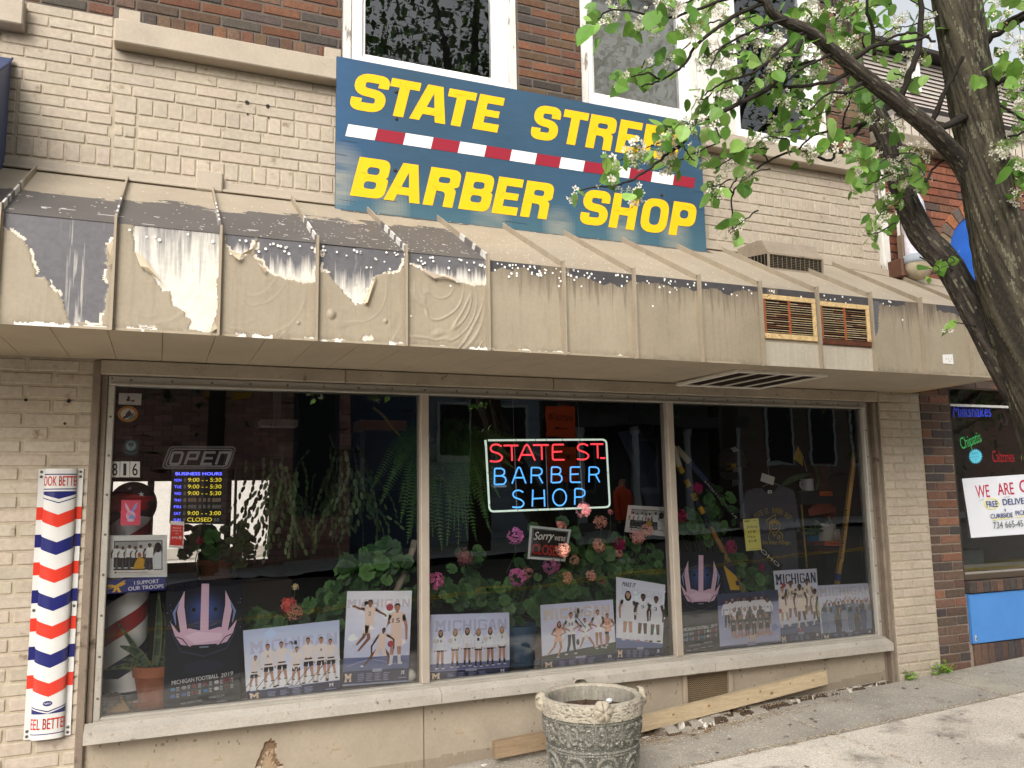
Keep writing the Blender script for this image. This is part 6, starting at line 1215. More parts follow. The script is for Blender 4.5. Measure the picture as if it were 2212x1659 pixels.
# cap
cp_ = thing('cap', 'dark baseball cap with yellow letter print hanging behind the sticks', 'cap', tuple(aD(680, 640, .5))); m = MB(); cc = aD(690, 600, .5); m.lathe([(.105, 0), (.108, .03), (.098, .08), (.07, .12), (.03, .14), (0, .143)], cc, 24, hx('#33322f')); m.build('crown', M_attr, cp_, smooth=True)
m = MB(); B = [aD(*p, .40) for p in ((575, 625), (600, 680), (640, 705), (775, 705), (740, 640))]; T_ = [aD(*p, .47) for p in ((575, 620), (590, 640), (640, 645), (720, 640), (740, 632))]
for i in range(4): m.face([B[i], B[i + 1], T_[i + 1], T_[i]], hx('#2d2c29'))
m.build('peak', M_attr, cp_)
tq = Canvas(fun=lambda u, v: (aD(u, -v, .385), np.array((0, -1.0, 0))), gap=.0005)
def blockM(c, x, y, w, h, col, lay=True):
    s = w / 9.0; t = h / 8.0; P = [(0, 0), (3.1, 0), (3.1, 1.6), (2.5, 1.6), (2.5, 4.6), (4.5, 2.2), (6.5, 4.6), (6.5, 1.6), (5.9, 1.6), (5.9, 0), (9, 0), (9, 1.6), (8.4, 1.6), (8.4, 6.4), (9, 6.4), (9, 8), (6.6, 8), (4.5, 5.3), (2.4, 8), (0, 8), (0, 6.4), (.6, 6.4), (.6, 1.6), (0, 1.6)]
    c.poly([(x + a * s, y + b * t) for a, b in P], col, lay=lay)
blockM(tq, 682, -606, 40, 36, hx('#b08d34')); tq.text('MICHIGAN', 642, -580, 14, hx('#8d7230'), w=100); tq.text('BARBERSHOP', 642, -622, 12, hx('#8d7230'), w=96); tq.build('emblem', M_print, cp_)
card('cap_tag', 'small white tag on the cap', 'tag', [(705, 480), (742, 465), (715, 432), (676, 448)], .42, hx('#a8a7a2'), f=zD)
# pennant, mug, stand with pots
fg = thing('pennant', 'small yellow pennant on a thin stick above the mug', 'flag', tuple(aD(1300, 640, .45))); m = MB(); m.face([aD(1190, 530, .45), aD(1270, 593, .44), aD(1262, 490, .45), aD(1225, 430, .46)], hx('#b89c33')); m.face([aD(1225, 430, .462), aD(1262, 490, .452), aD(1270, 593, .442), aD(1190, 530, .452)], hx('#8d7829')); m.build('cloth', M_print, fg); m = MB(); m.tube([aD(1225, 430, .463), aD(1268, 520, .45), aD(1302, 640, .45)], .003, 6, hx('#8f8f8a')); m.build('stick', M_attr, fg)
sh_ = thing('pot_stand', 'dark tiered stand with orange labelled shelves at the right', 'stand', tuple(aD(1440, 1560, .5)))
def bx(m, a, b, y0, y1, c): p, q = aD(*a, y0), aD(*b, y0); m.box((min(p[0], q[0]), y0, min(p[2], q[2])), (max(p[0], q[0]), y1, max(p[2], q[2])), c, bev=.004)
m = MB(); bx(m, (1255, 905), (1580, 795), .5, .75, hx('#20242b')); m.build('shelf', M_attr, sh_); m = MB(); bx(m, (1365, 1245), (1630, 1200), .42, .7, hx('#5a1f14')); bx(m, (1400, 1300), (1590, 1246), .45, .68, hx('#48180f')); m.build('shelf', M_attr, sh_); m = MB(); bx(m, (1475, 1560), (1510, 1300), .52, .58, hx('#1b1d20')); bx(m, (1475, 1200), (1510, 905), .58, .64, hx('#1b1d20')); m.build('post', M_attr, sh_)
for (a, b, y) in (((1405, 836), (1565, 797), .496), ((1445, 1243), (1590, 1202), .416)):
    q = [aD(*p, y) for p in ((a[0], a[1]), (b[0], a[1]), (b[0], b[1]), (a[0], b[1]))]; c = Canvas(quad=q, w=4, h=1, gap=.0005); c.sheet(hx('#c5602a')); c.text('BACKWOODS', 1.2, .32, .36, hx('#4a1d10'), w=2.2); c.build('shelf_label', M_print, sh_)
pot('flower_pot', 'brown terracotta pot on the top tier of the stand', tuple(aD(1428, 790, .6)), .10, .21, hx('#6a4632')); 
mg = thing('mug', 'white mug on the top tier of the stand', 'mug', tuple(aD(1305, 795, .53))); m = MB(); c0 = aD(1308, 795, .53); m.lathe([(0, 0), (.04, 0), (.045, .005), (.046, .092), (.042, .092), (.04, .01)], c0, 24, hx('#c9cbcc')); m.build('cup', M_vinyl, mg, smooth=True, sharp=40); m = MB(); m.tube([c0 + np.array((-.045, 0, .075)), c0 + np.array((-.068, 0, .07)), c0 + np.array((-.072, 0, .045)), c0 + np.array((-.06, 0, .022)), c0 + np.array((-.044, 0, .02))], .006, 8, hx('#c9cbcc')); m.build('handle', M_vinyl, mg, smooth=True)
bn = MB(); 
for (pts, w) in (([(1100, 745), (1200, 690), (1345, 650)], 26), ([(1375, 790), (1395, 700), (1370, 600), (1330, 560)], 20), ([(1590, 600), (1510, 640), (1440, 700)], 22)):
    S = spline([aD(*p, .5) for p in pts], 8); n = len(S)
    for i in range(n - 1): f0, f1 = i / (n - 1), (i + 1) / (n - 1); s = nrm(np.cross(S[i + 1] - S[i], (0, -1, 0))); W = lambda f: w / 2.0737 / 3294 * 5.6 * math.sin(PI * min(.98, f + .06)) ** .6; bn.face([S[i] - s * W(f0), S[i] + s * W(f0), S[i + 1] + s * W(f1), S[i + 1] - s * W(f1)], jit(hx('#4c6a3c'), .1))
tag(bn.build('broad_leaf_plant', M_plant), 'broad leafed green plant in the brown pot over the stand', 'plant')
lt_ = MB(); P = [aD(*p, .52) for p in ((1310, 950), (1345, 915), (1430, 892), (1500, 900), (1590, 895), (1588, 1000), (1560, 1070), (1500, 1060), (1420, 985), (1320, 1000))]; ctr = sum(P) / len(P) + np.array((0, -.08, 0))
for i in range(len(P)): lt_.face([P[(i + 1) % len(P)], P[i], ctr], jit(hx('#7a3320'), .12))
tag(lt_.build('leather_pouch', M_attr), 'red brown leather pouch hanging above the potted succulent', 'pouch')
pw_ = pot('flower_pot', 'white pot with a pale succulent on the lower tier of the stand', tuple(aD(1455, 1200, .52)), .075, .125, hx('#c4c0b8'), False, M_vinyl)
su = MB(); c0 = aD(1455, 1125, .52)
for k in range(70): v = np.array((R_.gauss(0, .09), R_.gauss(0, .05), abs(R_.gauss(.02, .05)) - .03)); su.tube([c0 + v * .3, c0 + v], [.005, .011], 6, jit(hx('#5a7350'), .25))
S = spline([c0, aD(1485, 1050, .5), aD(1475, 990, .5), aD(1510, 950, .5)], 6)
for q in S: su.sphere(q, .009, 6, hx('#9aa39a'))
tag(su.build('succulent', M_plant), 'pale trailing succulent growing out of the white pot', 'plant')
jr = MB(); c0 = aD(1530, 1195, .5); jr.lathe([(0, 0), (.055, 0), (.058, .08), (.05, .085)], c0, 20, hx('#b9aa98')); tag(jr.build('patterned_jar', M_attr, smooth=True), 'patterned white jar beside the white pot on the stand', 'jar')
bt_ = MB(); bt_.sphere(aD(1350, 1170, .6), .07, 16, hx('#2f6a96'), (1, 1, .95)); tag(bt_.build('blue_ball', M_vinyl, smooth=True), 'blue ball half hidden behind the succulent', 'ball')
ts2 = MB(); ts2.tube([aD(1245, 795, .55), aD(1300, 1420, .5)], .007, 8, hx('#8a7136')); tag(ts2.build('bamboo_stake', M_attr), 'thin bamboo stake standing right of the t-shirt', 'stake')
# hockey sticks
def stick(label, segs, y0, y1, w, t=.022, text=None, blade=None):
    T = thing('hockey_stick', label, 'hockey stick', tuple(aD(*segs[-1][1], y1)), 'hockey sticks in the right pane'); n = len(segs)
    tot = math.dist(segs[0][0], segs[-1][1]); o = np.array(segs[0][0], float)
    for i, (a, b, c, nm) in enumerate(segs):
        Y = lambda p: y0 + (y1 - y0) * math.dist(segs[0][0], p) / tot; m = MB(); m.obox(aD(*a, Y(a)), aD(*b, Y(b)), t, w * (1.12 if nm == 'grip' else 1), (0, -1, 0) if False else (1, 0, 1), c); m.build(nm, M_vinyl, T)
    if text:
        s_, a, b, h, c = text; pa, pb = aD(*a, y0 + .0), aD(*b, y0); 
        ya = y0 + (y1 - y0) * math.dist(segs[0][0], a) / tot; yb = y0 + (y1 - y0) * math.dist(segs[0][0], b) / tot
        pa, pb = aD(*a, ya - .016), aD(*b, yb - .016); u = nrm(pb - pa); v = nrm(np.cross((0, -1.0, 0), u)) * -1; L = np.linalg.norm(pb - pa); q = [pa - v * h / 2, pb - v * h / 2, pb + v * h / 2, pa + v * h / 2]; cv = Canvas(quad=q, w=L, h=h, gap=.0004); cv.text(s_, 0, .1 * h, h * .8, c, w=L); cv.build('lettering', M_print, T)
    return T
YW, NV = hx('#b8922f'), hx('#1f2436')
A_ = [((205, 430), (258, 592), hx('#b9b49a'), 'grip')]; o0, o1 = np.array((258, 592.)), np.array((505, 1090.))
for k in range(9): A_.append((tuple(o0 + (o1 - o0) * k / 9), tuple(o0 + (o1 - o0) * (k + 1) / 9), YW if k in (0, 2, 4, 6) else NV, 'shaft'))
A_ += [((505, 1090), (620, 1290), hx('#9a7440'), 'shaft'), ((620, 1290), (770, 1620), hx('#8f743c'), 'shaft')]
stick('hockey stick with pale grip and navy and yellow shaft left of the t-shirt', A_, .22, .14, .030)
stick('black hockey stick with pale grip and white lettering crossing behind the note', [((232, 440), (340, 560), hx('#a89f84'), 'grip'), ((340, 560), (470, 710), hx('#26325a'), 'shaft'), ((470, 710), (1110, 1500), hx('#14151a'), 'shaft')], .30, .10, .034, text=('REVOLUTION', (725, 1015), (470, 715), .020, hx('#c9cacc')))
stick('yellow wooden hockey stick leaning at the right edge of the right pane', [((1716, 310), (1690, 480), hx('#a0702e'), 'shaft'), ((1690, 480), (1575, 1370), hx('#b08a4c'), 'shaft'), ((1572, 1370), (1556, 1470), hx('#a8843f'), 'shaft'), ((1556, 1470), (1550, 1530), hx('#33406d'), 'shaft'), ((1550, 1530), (1540, 1620), hx('#a8843f'), 'shaft')], .14, .12, .030, text=('CHRISTIAN', (1580, 1350), (1625, 950), .024, hx('#2a2622')))
bl_ = Canvas(quad=[aD(*p, .09) for p in ((900, 1290), (1085, 1450), (1105, 1400), (935, 1240))], w=3, h=1, gap=.0004, thick=.012); bl_.sheet(hx('#17181c')); bl_.text('OHO', .15, .25, .5, hx('#d2d3d3'), w=2.5); tag(bl_.build('goalie_blade', M_print), 'black goalie stick blade with white letters below the yellow note', 'hockey blade')
mb_ = Canvas(quad=[aD(*p, .10) for p in ((640, 1640), (770, 1640), (700, 1370), (560, 1370))], w=1, h=2.2, gap=.0004, thick=.01); mb_.sheet(hx('#1b2440')); mb_.poly([(.35, .3), (.95, .3), (.95, .6), (.8, .6), (.8, .9), (.95, .9), (.95, 1.2), (.4, 1.9), (.35, 1.9)], hx('#c9a02c')); tag(mb_.build('painted_blade', M_print), 'navy stick blade with a yellow block letter behind the helmet poster', 'hockey blade')
# blue drape beside the second mullion
dr = MB(); P = [(2430, 1700), (2520, 1690), (2590, 1800), (2600, 2000), (2590, 2060), (2545, 1990), (2500, 1850)]; Q = [at(x * k_, y * k_, .7) for x, y in P]; c0 = sum(Q) / len(Q) + np.array((0, -.03, 0))
for i in range(len(Q)): dr.face([Q[(i + 1) % len(Q)], Q[i], c0], jit(hx('#2a3344'), .1))
tag(dr.build('curtain', M_attr), 'dark blue curtain hanging beside the second mullion', 'curtain')
for (dx, dy, lab) in ((1592, 1025, 'white wall socket plate seen behind the sticks'),): card('wall_plate', lab, 'wall plate', [(dx - 10, dy + 25), (dx + 8, dy + 22), (dx + 10, dy - 20), (dx - 8, dy - 18)], 1.2, hx('#a7aaa8'))
# ------------------------------------------------------------------ neon sign
zN = lambda x, y: ((1850 + x / 2.765) * k_, (1680 + y / 2.765) * k_)
NY = .115
def aN(x, y, Y=NY): return at(*zN(x, y), Y)
neon = thing('neon_sign', 'lit red and blue neon sign in a white tube border hanging in the middle pane', 'neon sign', tuple(aN(850, 900)))
def neon_mat(n, c, s):
    m = bpy.data.materials.new(n); m.use_nodes = True; b = m.node_tree.nodes['Principled BSDF']; b.inputs['Base Color'].default_value = (*c, 1); b.inputs['Emission Color'].default_value = (*c, 1); b.inputs['Emission Strength'].default_value = s; return m
NR, NB_, NWH = neon_mat('neon_red', (1, .055, .07), .85), neon_mat('neon_blue', (.10, .42, .95), .8), neon_mat('neon_white', (.60, .74, .62), .5)
Gl = {'S': [[(.92, .90), (.62, 1.0), (.25, .98), (.04, .80), (.18, .60), (.70, .46), (.98, .26), (.80, .05), (.40, 0), (0, .03)]], 'T': [[(0, 1), (1, 1)], [(.55, .97), (.58, 0)]], 'A': [[(0, 0), (.40, .93), (.5, 1), (.6, .93), (1, .02)], [(.22, .36), (.78, .36)]],
      'E': [[(.95, 1), (.14, 1), (.05, .95), (.04, .6), (.05, .06), (.14, 0), (1, 0)], [(.10, .52), (.8, .54)]], 'B': [[(.02, 0), (.04, 1), (.62, 1), (.86, .90), (.86, .66), (.62, .54), (.10, .54)], [(.62, .54), (.92, .45), (1, .22), (.82, .02), (.10, 0)]], 'R': [[(.02, 0), (.04, .98), (.10, 1), (.65, 1), (.92, .88), (.92, .62), (.65, .50), (.12, .50)], [(.62, .50), (.98, 0)]],
      'H': [[(.05, 1), (.0, 0)], [(.95, 1), (1, 0)], [(.05, .46), (.98, .50)]], 'O': [[(.5 + .5 * math.sin(2 * PI * k / 16), .5 + .5 * math.cos(2 * PI * k / 16)) for k in range(17)]], 'P': [[(.02, 0), (.04, 1), (.60, 1), (.95, .88), (.97, .62), (.68, .48), (.12, .48)]]}
def neon_word(boxes, m, nm, r=.0052):
    for ch, x0, x1, yt, yb in boxes:
        mb = MB()
        for pl_ in Gl[ch]:
            P = [aN(x0 + (x1 - x0) * u, yb + (yt - yb) * v) for u, v in pl_]; P = spline(P, 4) if len(P) > 2 and ch in 'SO' else ([np.array((*q, 0)) for q in P] and [aN(*q) for q in rounded([(x0 + (x1 - x0) * u, yb + (yt - yb) * v) for u, v in pl_], 14, False, 3)])
            mb.tube(P, r, 8)
        mb.build(nm, m, neon, smooth=True)
neon_word([('S', 220, 355, 195, 380), ('T', 370, 525, 205, 372), ('A', 530, 710, 195, 370), ('T', 690, 855, 200, 362), ('E', 895, 1028, 195, 360), ('S', 1168, 1295, 190, 358), ('T', 1315, 1450, 190, 345)], NR, 'red_letter')
m = MB(); m.tube([aN(1422, 342), aN(1472, 342)], .005, 8); m.build('red_letter', NR, neon, smooth=True)
neon_word([('B', 265, 395, 455, 630), ('A', 460, 610, 440, 620), ('R', 665, 795, 445, 615), ('B', 885, 1005, 440, 610), ('E', 1090, 1205, 440, 605), ('R', 1295, 1415, 440, 605), ('S', 465, 590, 695, 880), ('H', 680, 815, 685, 870), ('O', 905, 1050, 680, 860), ('P', 1140, 1255, 675, 850)], NB_, 'blue_letter', .0046)
m = MB(); P = rounded([(200, 148), (1485, 140), (1525, 875), (215, 925), (172, 150)], 50, False, 5); m.tube([aN(*p) for p in P], .0062, 10); m.tube([aN(168, 145), aN(172, 200)], .0066, 10); m.build('border_tube', NWH, neon, smooth=True)
m = MB()
for (x0, y0, x1, y1) in ((485, 180, 510, 900), (825, 180, 850, 890), (1185, 160, 1235, 860)): m.tube([aN(x0, y0, NY + .02), aN(x1, y1, NY + .02)], .003, 6, hx('#8d8d8a'))
for (x, y) in ((500, 145), (710, 143), (830, 142), (1005, 141), (1195, 140), (195, 500), (1500, 500), (520, 910), (740, 903), (870, 899), (1025, 893)): m.tube([aN(x, y - 12, NY - .007), aN(x + 4, y + 12, NY - .007)], .0016, 5, hx('#20201f'))
m.box((aN(270, 640)[0], NY + .015, aN(270, 660)[2]), (aN(410, 640)[0], NY + .05, aN(270, 636)[2]), hx('#a8a8a6')); m.tube([aN(480, 100, .14), (aN(480, 100)[0], .14, 2.5)], .0015, 4, hx('#77756f')); m.tube([aN(1190, 100, .14), (aN(1190, 100)[0], .14, 2.5)], .0015, 4, hx('#77756f'))
m.build('frame', M_attr, neon)

# ------------------------------------------------------------------ stickers and small signs on the glass, left pane
zL = lambda x, y: ((0 + x / 2.212) * k_, (1350 + y / 2.212) * k_)
GY_ = .046
def art_dog(c):
    c.ell(.42, .42, .09, .13, hx('#2a2a2a')); c.ell(.43, .63, .06, .12, hx('#2a2a2a')); c.ell(.62, .35, .10, .08, hx('#3a3a3a')); c.line([(.67, .4), (.7, .55)], .02, hx('#3a3a3a'))
    for k in range(14): a = PI * (.9 - .8 * k / 13); c.rect(.5 + .40 * math.cos(a), .3 + .5 * math.sin(a), .02, .05, hx('#8d8d8d'), lay=False)
    c.rect(.3, .1, .4, .03, hx('#8d8d8d'))
card('window_sticker', 'white rectangular sticker with a small black figure in the top left window corner', 'sticker', [(1032, 535), (1228, 543), (1234, 442), (1036, 437)], GY_, hx('#cfccc6'), art_dog, f=zL)
ctr = at(*zL(1114, 620), GY_); c = Canvas(quad=[ctr + np.array((a * .046, 0, b * .046)) for a, b in ((-1, -1), (1, -1), (1, 1), (-1, 1))], w=2, h=2, gap=.0003); c.ell(1, 1, 1, .88, hx('#c98a1e'), 32); c.ell(1, 1, .70, .62, hx('#c9c7bd'), 32); c.poly([(1.0, .4), (1.5, .45), (1.65, .8), (1.6, 1.2), (1.3, 1.0)], hx('#6d8d7c'))
c.poly([(.5, .55), (.62, .75), (.75, .8), (.85, 1.1), (1.1, 1.4), (1.25, 1.5), (1.2, 1.2), (1.45, 1.25), (1.3, 1.05), (1.5, .95), (1.2, .8), (1.0, .6), (.75, .55), (.6, .45)], hx('#181512'))
for i, chh in enumerate('NATIONAL WILD TURKEY FEDERATION'): a = PI * .85 - 2 * PI * i / 33; c.text(chh, 1 + .78 * math.cos(a), 1 + .70 * math.sin(a), .13, hx('#5c3410'), w=.10 if chh != 'I' else .03, rot=a - PI / 2, lay=False)
tag(c.build('window_sticker', M_print), 'round yellow ringed sticker with a dark bird below the white sticker', 'sticker')
ctr = at(*zL(1140, 905), GY_); c = Canvas(quad=[ctr + np.array((a * .040, 0, b * .048)) for a, b in ((-1, -1), (1, -1), (1, 1), (-1, 1))], w=2, h=2, gap=.0003); c.rect(.1, .1, 1.8, 1.8, hx('#101b1b')); c.ell(1, 1.1, .72, .62, hx('#1f4a4a'), 28); c.ell(1, 1.1, .55, .48, hx('#6f8d8c'), 28); c.ell(1, 1.25, .36, .24, hx('#38504f'), 14); c.rect(.95, .75, .1, .4, hx('#38504f')); c.line([(.3, .45), (1, .25), (1.7, .45)], .12, hx('#2a5a58')); tag(c.build('window_sticker', M_print), 'dark square sticker with a pale round tree emblem above the house number', 'sticker')
x0s = [(957, 1042, '8'), (1045, 1128, '1'), (1131, 1218, '6')]
for (a, b, t) in x0s: card('house_number', f'white tile with black digit {t} on the glass', 'number tile', [(a, 1170), (b, 1172), (b + 1, 1034), (a + 4, 1032)], GY_, hx('#d8d6d0'), lambda c, t=t: c.text(t, .5 - (.14 if t == '1' else .26), .12, .76, hx('#0e0d0c'), w=.52 if t != '1' else .26, bold=.018), f=zL, group='house number tiles')
def art_pink(c):
    W_, B_ = hx('#d9bcd0'), hx('#7aa0cf')
    c.ell(.5, .38, .24, .2, W_); c.ell(.56, .30, .16, .13, B_); c.ell(.42, .45, .10, .07, hx('#e38fb0')); c.limb([(.42, .55), (.28, .74), (.2, .88)], [.12, .13, .03], W_); c.limb([(.58, .55), (.72, .74), (.82, .9)], [.12, .13, .03], B_); c.ell(.5, .2, .18, .06, W_)
card('pink_card', 'pink card with a pale blue long eared shape stuck below the house number', 'card', [(1047, 1588), (1222, 1590), (1226, 1370), (1058, 1370)], GY_ + .006, hx('#d7566c'), art_pink, f=zL)
# OPEN sign
os_ = thing('open_sign', 'grey unlit outline sign reading OPEN hanging in the left pane', 'sign', tuple(at(*zL(1730, 1090), .12)))
c = Canvas(fun=lambda u, v: (at(*zL(u, -v), .12), np.array((0, -1.0, 0))), gap=.0012); GR1, GR2 = hx('#6a6866'), hx('#8f8d8a')
o = rounded([(1412, -1090), (1480, -905), (2055, -908), (1990, -1092)], 40, True); c.line(o, 16, GR1, True); o = rounded([(1440, -1072), (1498, -925), (2030, -928), (1972, -1074)], 30, True); c.line(o, 9, GR2, True)
def og(x, L): 
    for pts, cl_ in L: c.line([(x + a * 100 + b * 30, -1060 + b * 100) for a, b in pts], 22, GR2, cl_, lay=False)
c.k = 3
og(1468, [(rounded([(0.08, .05), (.92, .05), (.95, 1.05), (.08, 1.05)], .2, True), True)]); og(1610, [([(.0, 0), (.06, 1.05), (.9, 1.05), (.86, .5), (.05, .5)], False)]); og(1748, [([(.95, .05), (.05, .05), (.06, 1.05), (.98, 1.05)], False), ([(.06, .55), (.88, .55)], False)]); og(1880, [([(.0, 0), (.06, 1.05), (.9, 1.05), (.88, 0)], False)])
c.build('lettering', M_vinyl, os_); m = MB(); Q = [at(*zL(*p), .128) for p in ((1405, 1100), (2000, 1102), (2065, 898), (1478, 895))]
m.face(Q, hx('#141312')); m.build('backing', M_attr, os_)
# hours panel
hp = thing('hours_sign', 'dark business hours panel with lit yellow digits under the OPEN sign', 'sign', tuple(at(*zL(1720, 1590), .11)))
m = MB(); Q = [at(*zL(*p), .11) for p in ((1475, 1570), (1965, 1580), (1985, 1110), (1500, 1105))]; m.add([*Q, *[q + np.array((0, .03, 0)) for q in Q]], [(0, 1, 2, 3), (0, 4, 5, 1), (1, 5, 6, 2), (2, 6, 7, 3), (3, 7, 4, 0)], hx('#191715')); m.build('panel', M_attr, hp)
c = Canvas(fun=lambda u, v: (at(*zL(u, -v), .1085), np.array((0, -1.0, 0))), gap=.0004); BL, YL, DM = hx('#7d83e6'), hx('#e6d23a'), hx('#57544e'); c.k = 1
c.text('BUSINESS HOURS', 1530, -1153, 26, hx('#8f95f2'), w=402, bold=.03, lay=False)
for i, (d, t) in enumerate((('MON', '9:00 - - 5:30'), ('TUE', '9:00 - - 5:30'), ('WED', '9:00 - - 5:30'), ('THU', ''), ('FRI', ''), ('SAT', '9:00 - - 3:00'), ('SUN', 'CLOSED'))):
    y = -1208 - 58 * i + (0 if i < 6 else 2); c.text(d, 1520 - i * 1.2, y, 24, BL, w=60, bold=.03, lay=False)
    x = 1600 - i * 1.2
    if t == '': 
        c.k = 1; c.text('8 888 8 8 8 888', x, y - 2, 32, hx('#6b5a4c') if d == 'THU' else DM, w=325, shear=.08, lay=False)
    else:
        c.text('8', x, y - 2, 32, DM, w=20, shear=.08, lay=False); c.text(t, x + 36, y - 2, 34, YL, w=292 if d != 'SUN' else 215, shear=.08, lay=False)
        if d == 'SUN': c.text('88', x + 268, y - 2, 32, DM, w=48, shear=.08, lay=False)
c.build('lit_text', M_glow, hp)
def art_yelp(c):
    c.rect(.06, .10, .88, .76, hx('#c2302a')); W_ = hx('#e0d8d2'); c.text('PEOPLE', .5, .72, .055, W_, w=.55, center=True); c.text('LOVE US', .5, .62, .055, W_, w=.62, center=True); c.text('ON', .5, .52, .055, W_, w=.2, center=True); c.text('yelp', .16, .36, .085, W_, w=.46, bold=.03)
    for k in range(5): a = k * 1.256; c.limb([(.76 + .03 * math.cos(a), .40 + .02 * math.sin(a)), (.76 + .11 * math.cos(a), .40 + .07 * math.sin(a))], [.04, .06], W_, lay=False)
card('window_sticker', 'red and white phone shaped sticker reading PEOPLE LOVE US ON below the hours panel', 'sticker', [(365, 1183), (396, 1185), (398, 1127), (368, 1125)], GY_, hx('#d6d3ce'), art_yelp)
def art_troops(c):
    c.text('I SUPPORT', .46, .54, .26, hx('#d9d9de'), w=.42, bold=.03); c.text('OUR TROOPS', .36, .14, .28, hx('#d9d9de'), w=.60, bold=.03)
    Y_ = hx('#d6a82c'); c.limb([(.0, .55), (.16, .5), (.30, .9)], [.04, .1, .04], Y_); c.ell(.10, .55, .06, .16, Y_, rot=.5); c.ell(.22, .58, .06, .17, Y_, rot=-.5); c.limb([(.16, .5), (.12, .12)], [.05, .05], Y_); c.limb([(.17, .5), (.22, .08)], [.05, .05], Y_); c.limb([(.0, .35), (.12, .5)], [.04, .05], Y_)
    for k in range(5): c.line([(.05 + .05 * k, .4 + .06 * (k % 2)), (.08 + .05 * k, .6)], .008, hx('#5c4512'), lay=False)
card('window_sticker', 'dark blue sticker with yellow ribbon reading I SUPPORT OUR TROOPS', 'sticker', [(230, 1284), (358, 1274), (358, 1244), (231, 1254)], GY_ + .008, hx('#22286e'), art_troops)
SK = [hx('#b98a70'), hx('#8a5f48'), hx('#5c3d2e'), hx('#c79c84'), hx('#a0745a')]; HR = [hx('#1c1512'), hx('#3a2a1e'), hx('#5a422c'), hx('#8d7346')]
def person(c, x, y, h, skin, top, bot, hair, feet=.045, arms=((-.16, .62, -.15, .46), (.16, .62, .15, .46)), legs=((-.055, .24, -.07, 0), (.055, .24, .07, 0)), sleeve=None, sock=None, shoe=None, long_hair=False, lean=0.0, num=None, pants=False, numcol=None, short=.36):
    P = lambda a, b: (x + (a + lean * b) * h, y + b * h)
    c.k += 1
    for (kx, ky, fx, fy) in legs:
        sgn = -1 if fx < 0 else 1; hip = P(sgn * .045, .46); c.limb([hip, P(kx, ky), P(fx, fy + .02)], [.085 * h, .065 * h, .042 * h], bot if pants else skin, lay=False)
    c.k += 1
    for (kx, ky, fx, fy) in legs:
        if sock: c.limb([P(kx * .7 + fx * .3, ky * .62 + .0), P(fx, fy + .02)], [.052 * h, .05 * h], sock, lay=False)
        c.ell(*P(fx * 1.15, fy + .012), .045 * h, .02 * h, shoe or hx('#d5d5d8'), 8, lay=False)
        if not pants: sgn = -1 if fx < 0 else 1; c.limb([P(sgn * .042, .50), P((sgn * .045 + kx) * .5 + sgn * .006, short)], [.10 * h, .095 * h], bot, lay=False)
    c.k += 1; c.poly([P(-.10, .46), P(.10, .46), P(.085, .62), P(.125, .80), P(.06, .835), P(-.06, .835), P(-.125, .80), P(-.085, .62)], top, lay=False)
    c.k += 1
    for (ex, ey, hx_, hy) in arms:
        sgn = -1 if ex < 0 else 1; c.limb([P(sgn * .105, .785), P(ex, ey), P(hx_, hy)], [.055 * h, .046 * h, .034 * h], sleeve or skin, lay=False); 
        if not sleeve: c.limb([P(sgn * .10, .80), P((sgn * .105 + ex) * .5, (.785 + ey) * .5)], [.06 * h, .058 * h], top, lay=False)
        c.ell(*P(hx_, hy - .015), .02 * h, .024 * h, skin, 8, lay=False)
    c.k += 1
    if long_hair: c.ell(*P(0, .87), .066 * h, .10 * h, hair, 12, lay=False)
    c.k += 1; c.rect(*P(-.022, .82), .044 * h, .05 * h, skin, lay=False); c.k += 1; c.ell(*P(0, .905), .046 * h, .062 * h, skin, 12, lay=False)
    c.k += 1; c.poly([P(-.05, .90), P(-.047, .945), P(-.02, .975), P(.02, .975), P(.047, .945), P(.05, .90), P(.035, .935), P(0, .945), P(-.035, .935)], hair, lay=False); c.ell(*P(-.017, .908), .006 * h, .004 * h, hx('#1c1512'), 5, lay=False); c.ell(*P(.017, .908), .006 * h, .004 * h, hx('#1c1512'), 5, lay=False); c.rect(*P(-.014, .872), .028 * h, .005 * h, hx('#7a4038'), lay=False)
    if num: c.text(num, *P(-.035 * len(num), .66), .075 * h, numcol or hx('#23284a'), w=.06 * h * len(num))
def art_photo(c):                                                    # framed crowd photograph
    c.rect(.10, .17, .82, .70, hx('#23211f')); c.rect(.115, .19, .79, .66, hx('#8f918e')); c.rect(.115, .19, .79, .30, hx('#4c4c4a')); c.rect(.5, .6, .4, .25, hx('#a9aca8'))
    for i, x in enumerate((.15, .25, .36, .46, .55)): person(c, x, .22, .56 - .03 * (i % 2), SK[2], hx('#c9cccb'), hx('#2a2a2c'), HR[0], pants=True)
    c.poly([(.42, .2), (.60, .2), (.62, .42), (.52, .5), (.46, .35)], hx('#b9922f')); c.ell(.53, .53, .035, .06, SK[1]); c.limb([(.56, .55), (.68, .62), (.72, .5)], [.05, .06, .08], hx('#d3d4d2')); person(c, .70, .16, .66, SK[2], hx('#cfd1cf'), hx('#3a3a3c'), HR[0], pants=True); c.poly([(.76, .19), (.905, .19), (.905, .60), (.82, .62), (.75, .45)], hx('#c3c6c6')); c.ell(.84, .70, .06, .12, hx('#1d1a18')); c.rect(.115, .08, .79, .075, hx('#cfcbc4')); c.rect(.125, .10, .03, .04, hx('#2a2a2a')); c.rect(.17, .11, .5, .015, hx('#8d8984'))
card('photo_print', 'white bordered crowd photo print taped at the lower left of the left pane', 'photo', [(231, 1248), (361, 1246), (361, 1155), (234, 1157)], .052, hx('#cfd0cc'), art_photo, group='crowd photo prints')
card('photo_print', 'white bordered crowd photo print curling by the second mullion', 'photo', [(1349, 1149), (1440, 1159), (1441, 1096), (1357, 1091)], .165, hx('#cfcdc8'), art_photo, group='crowd photo prints')
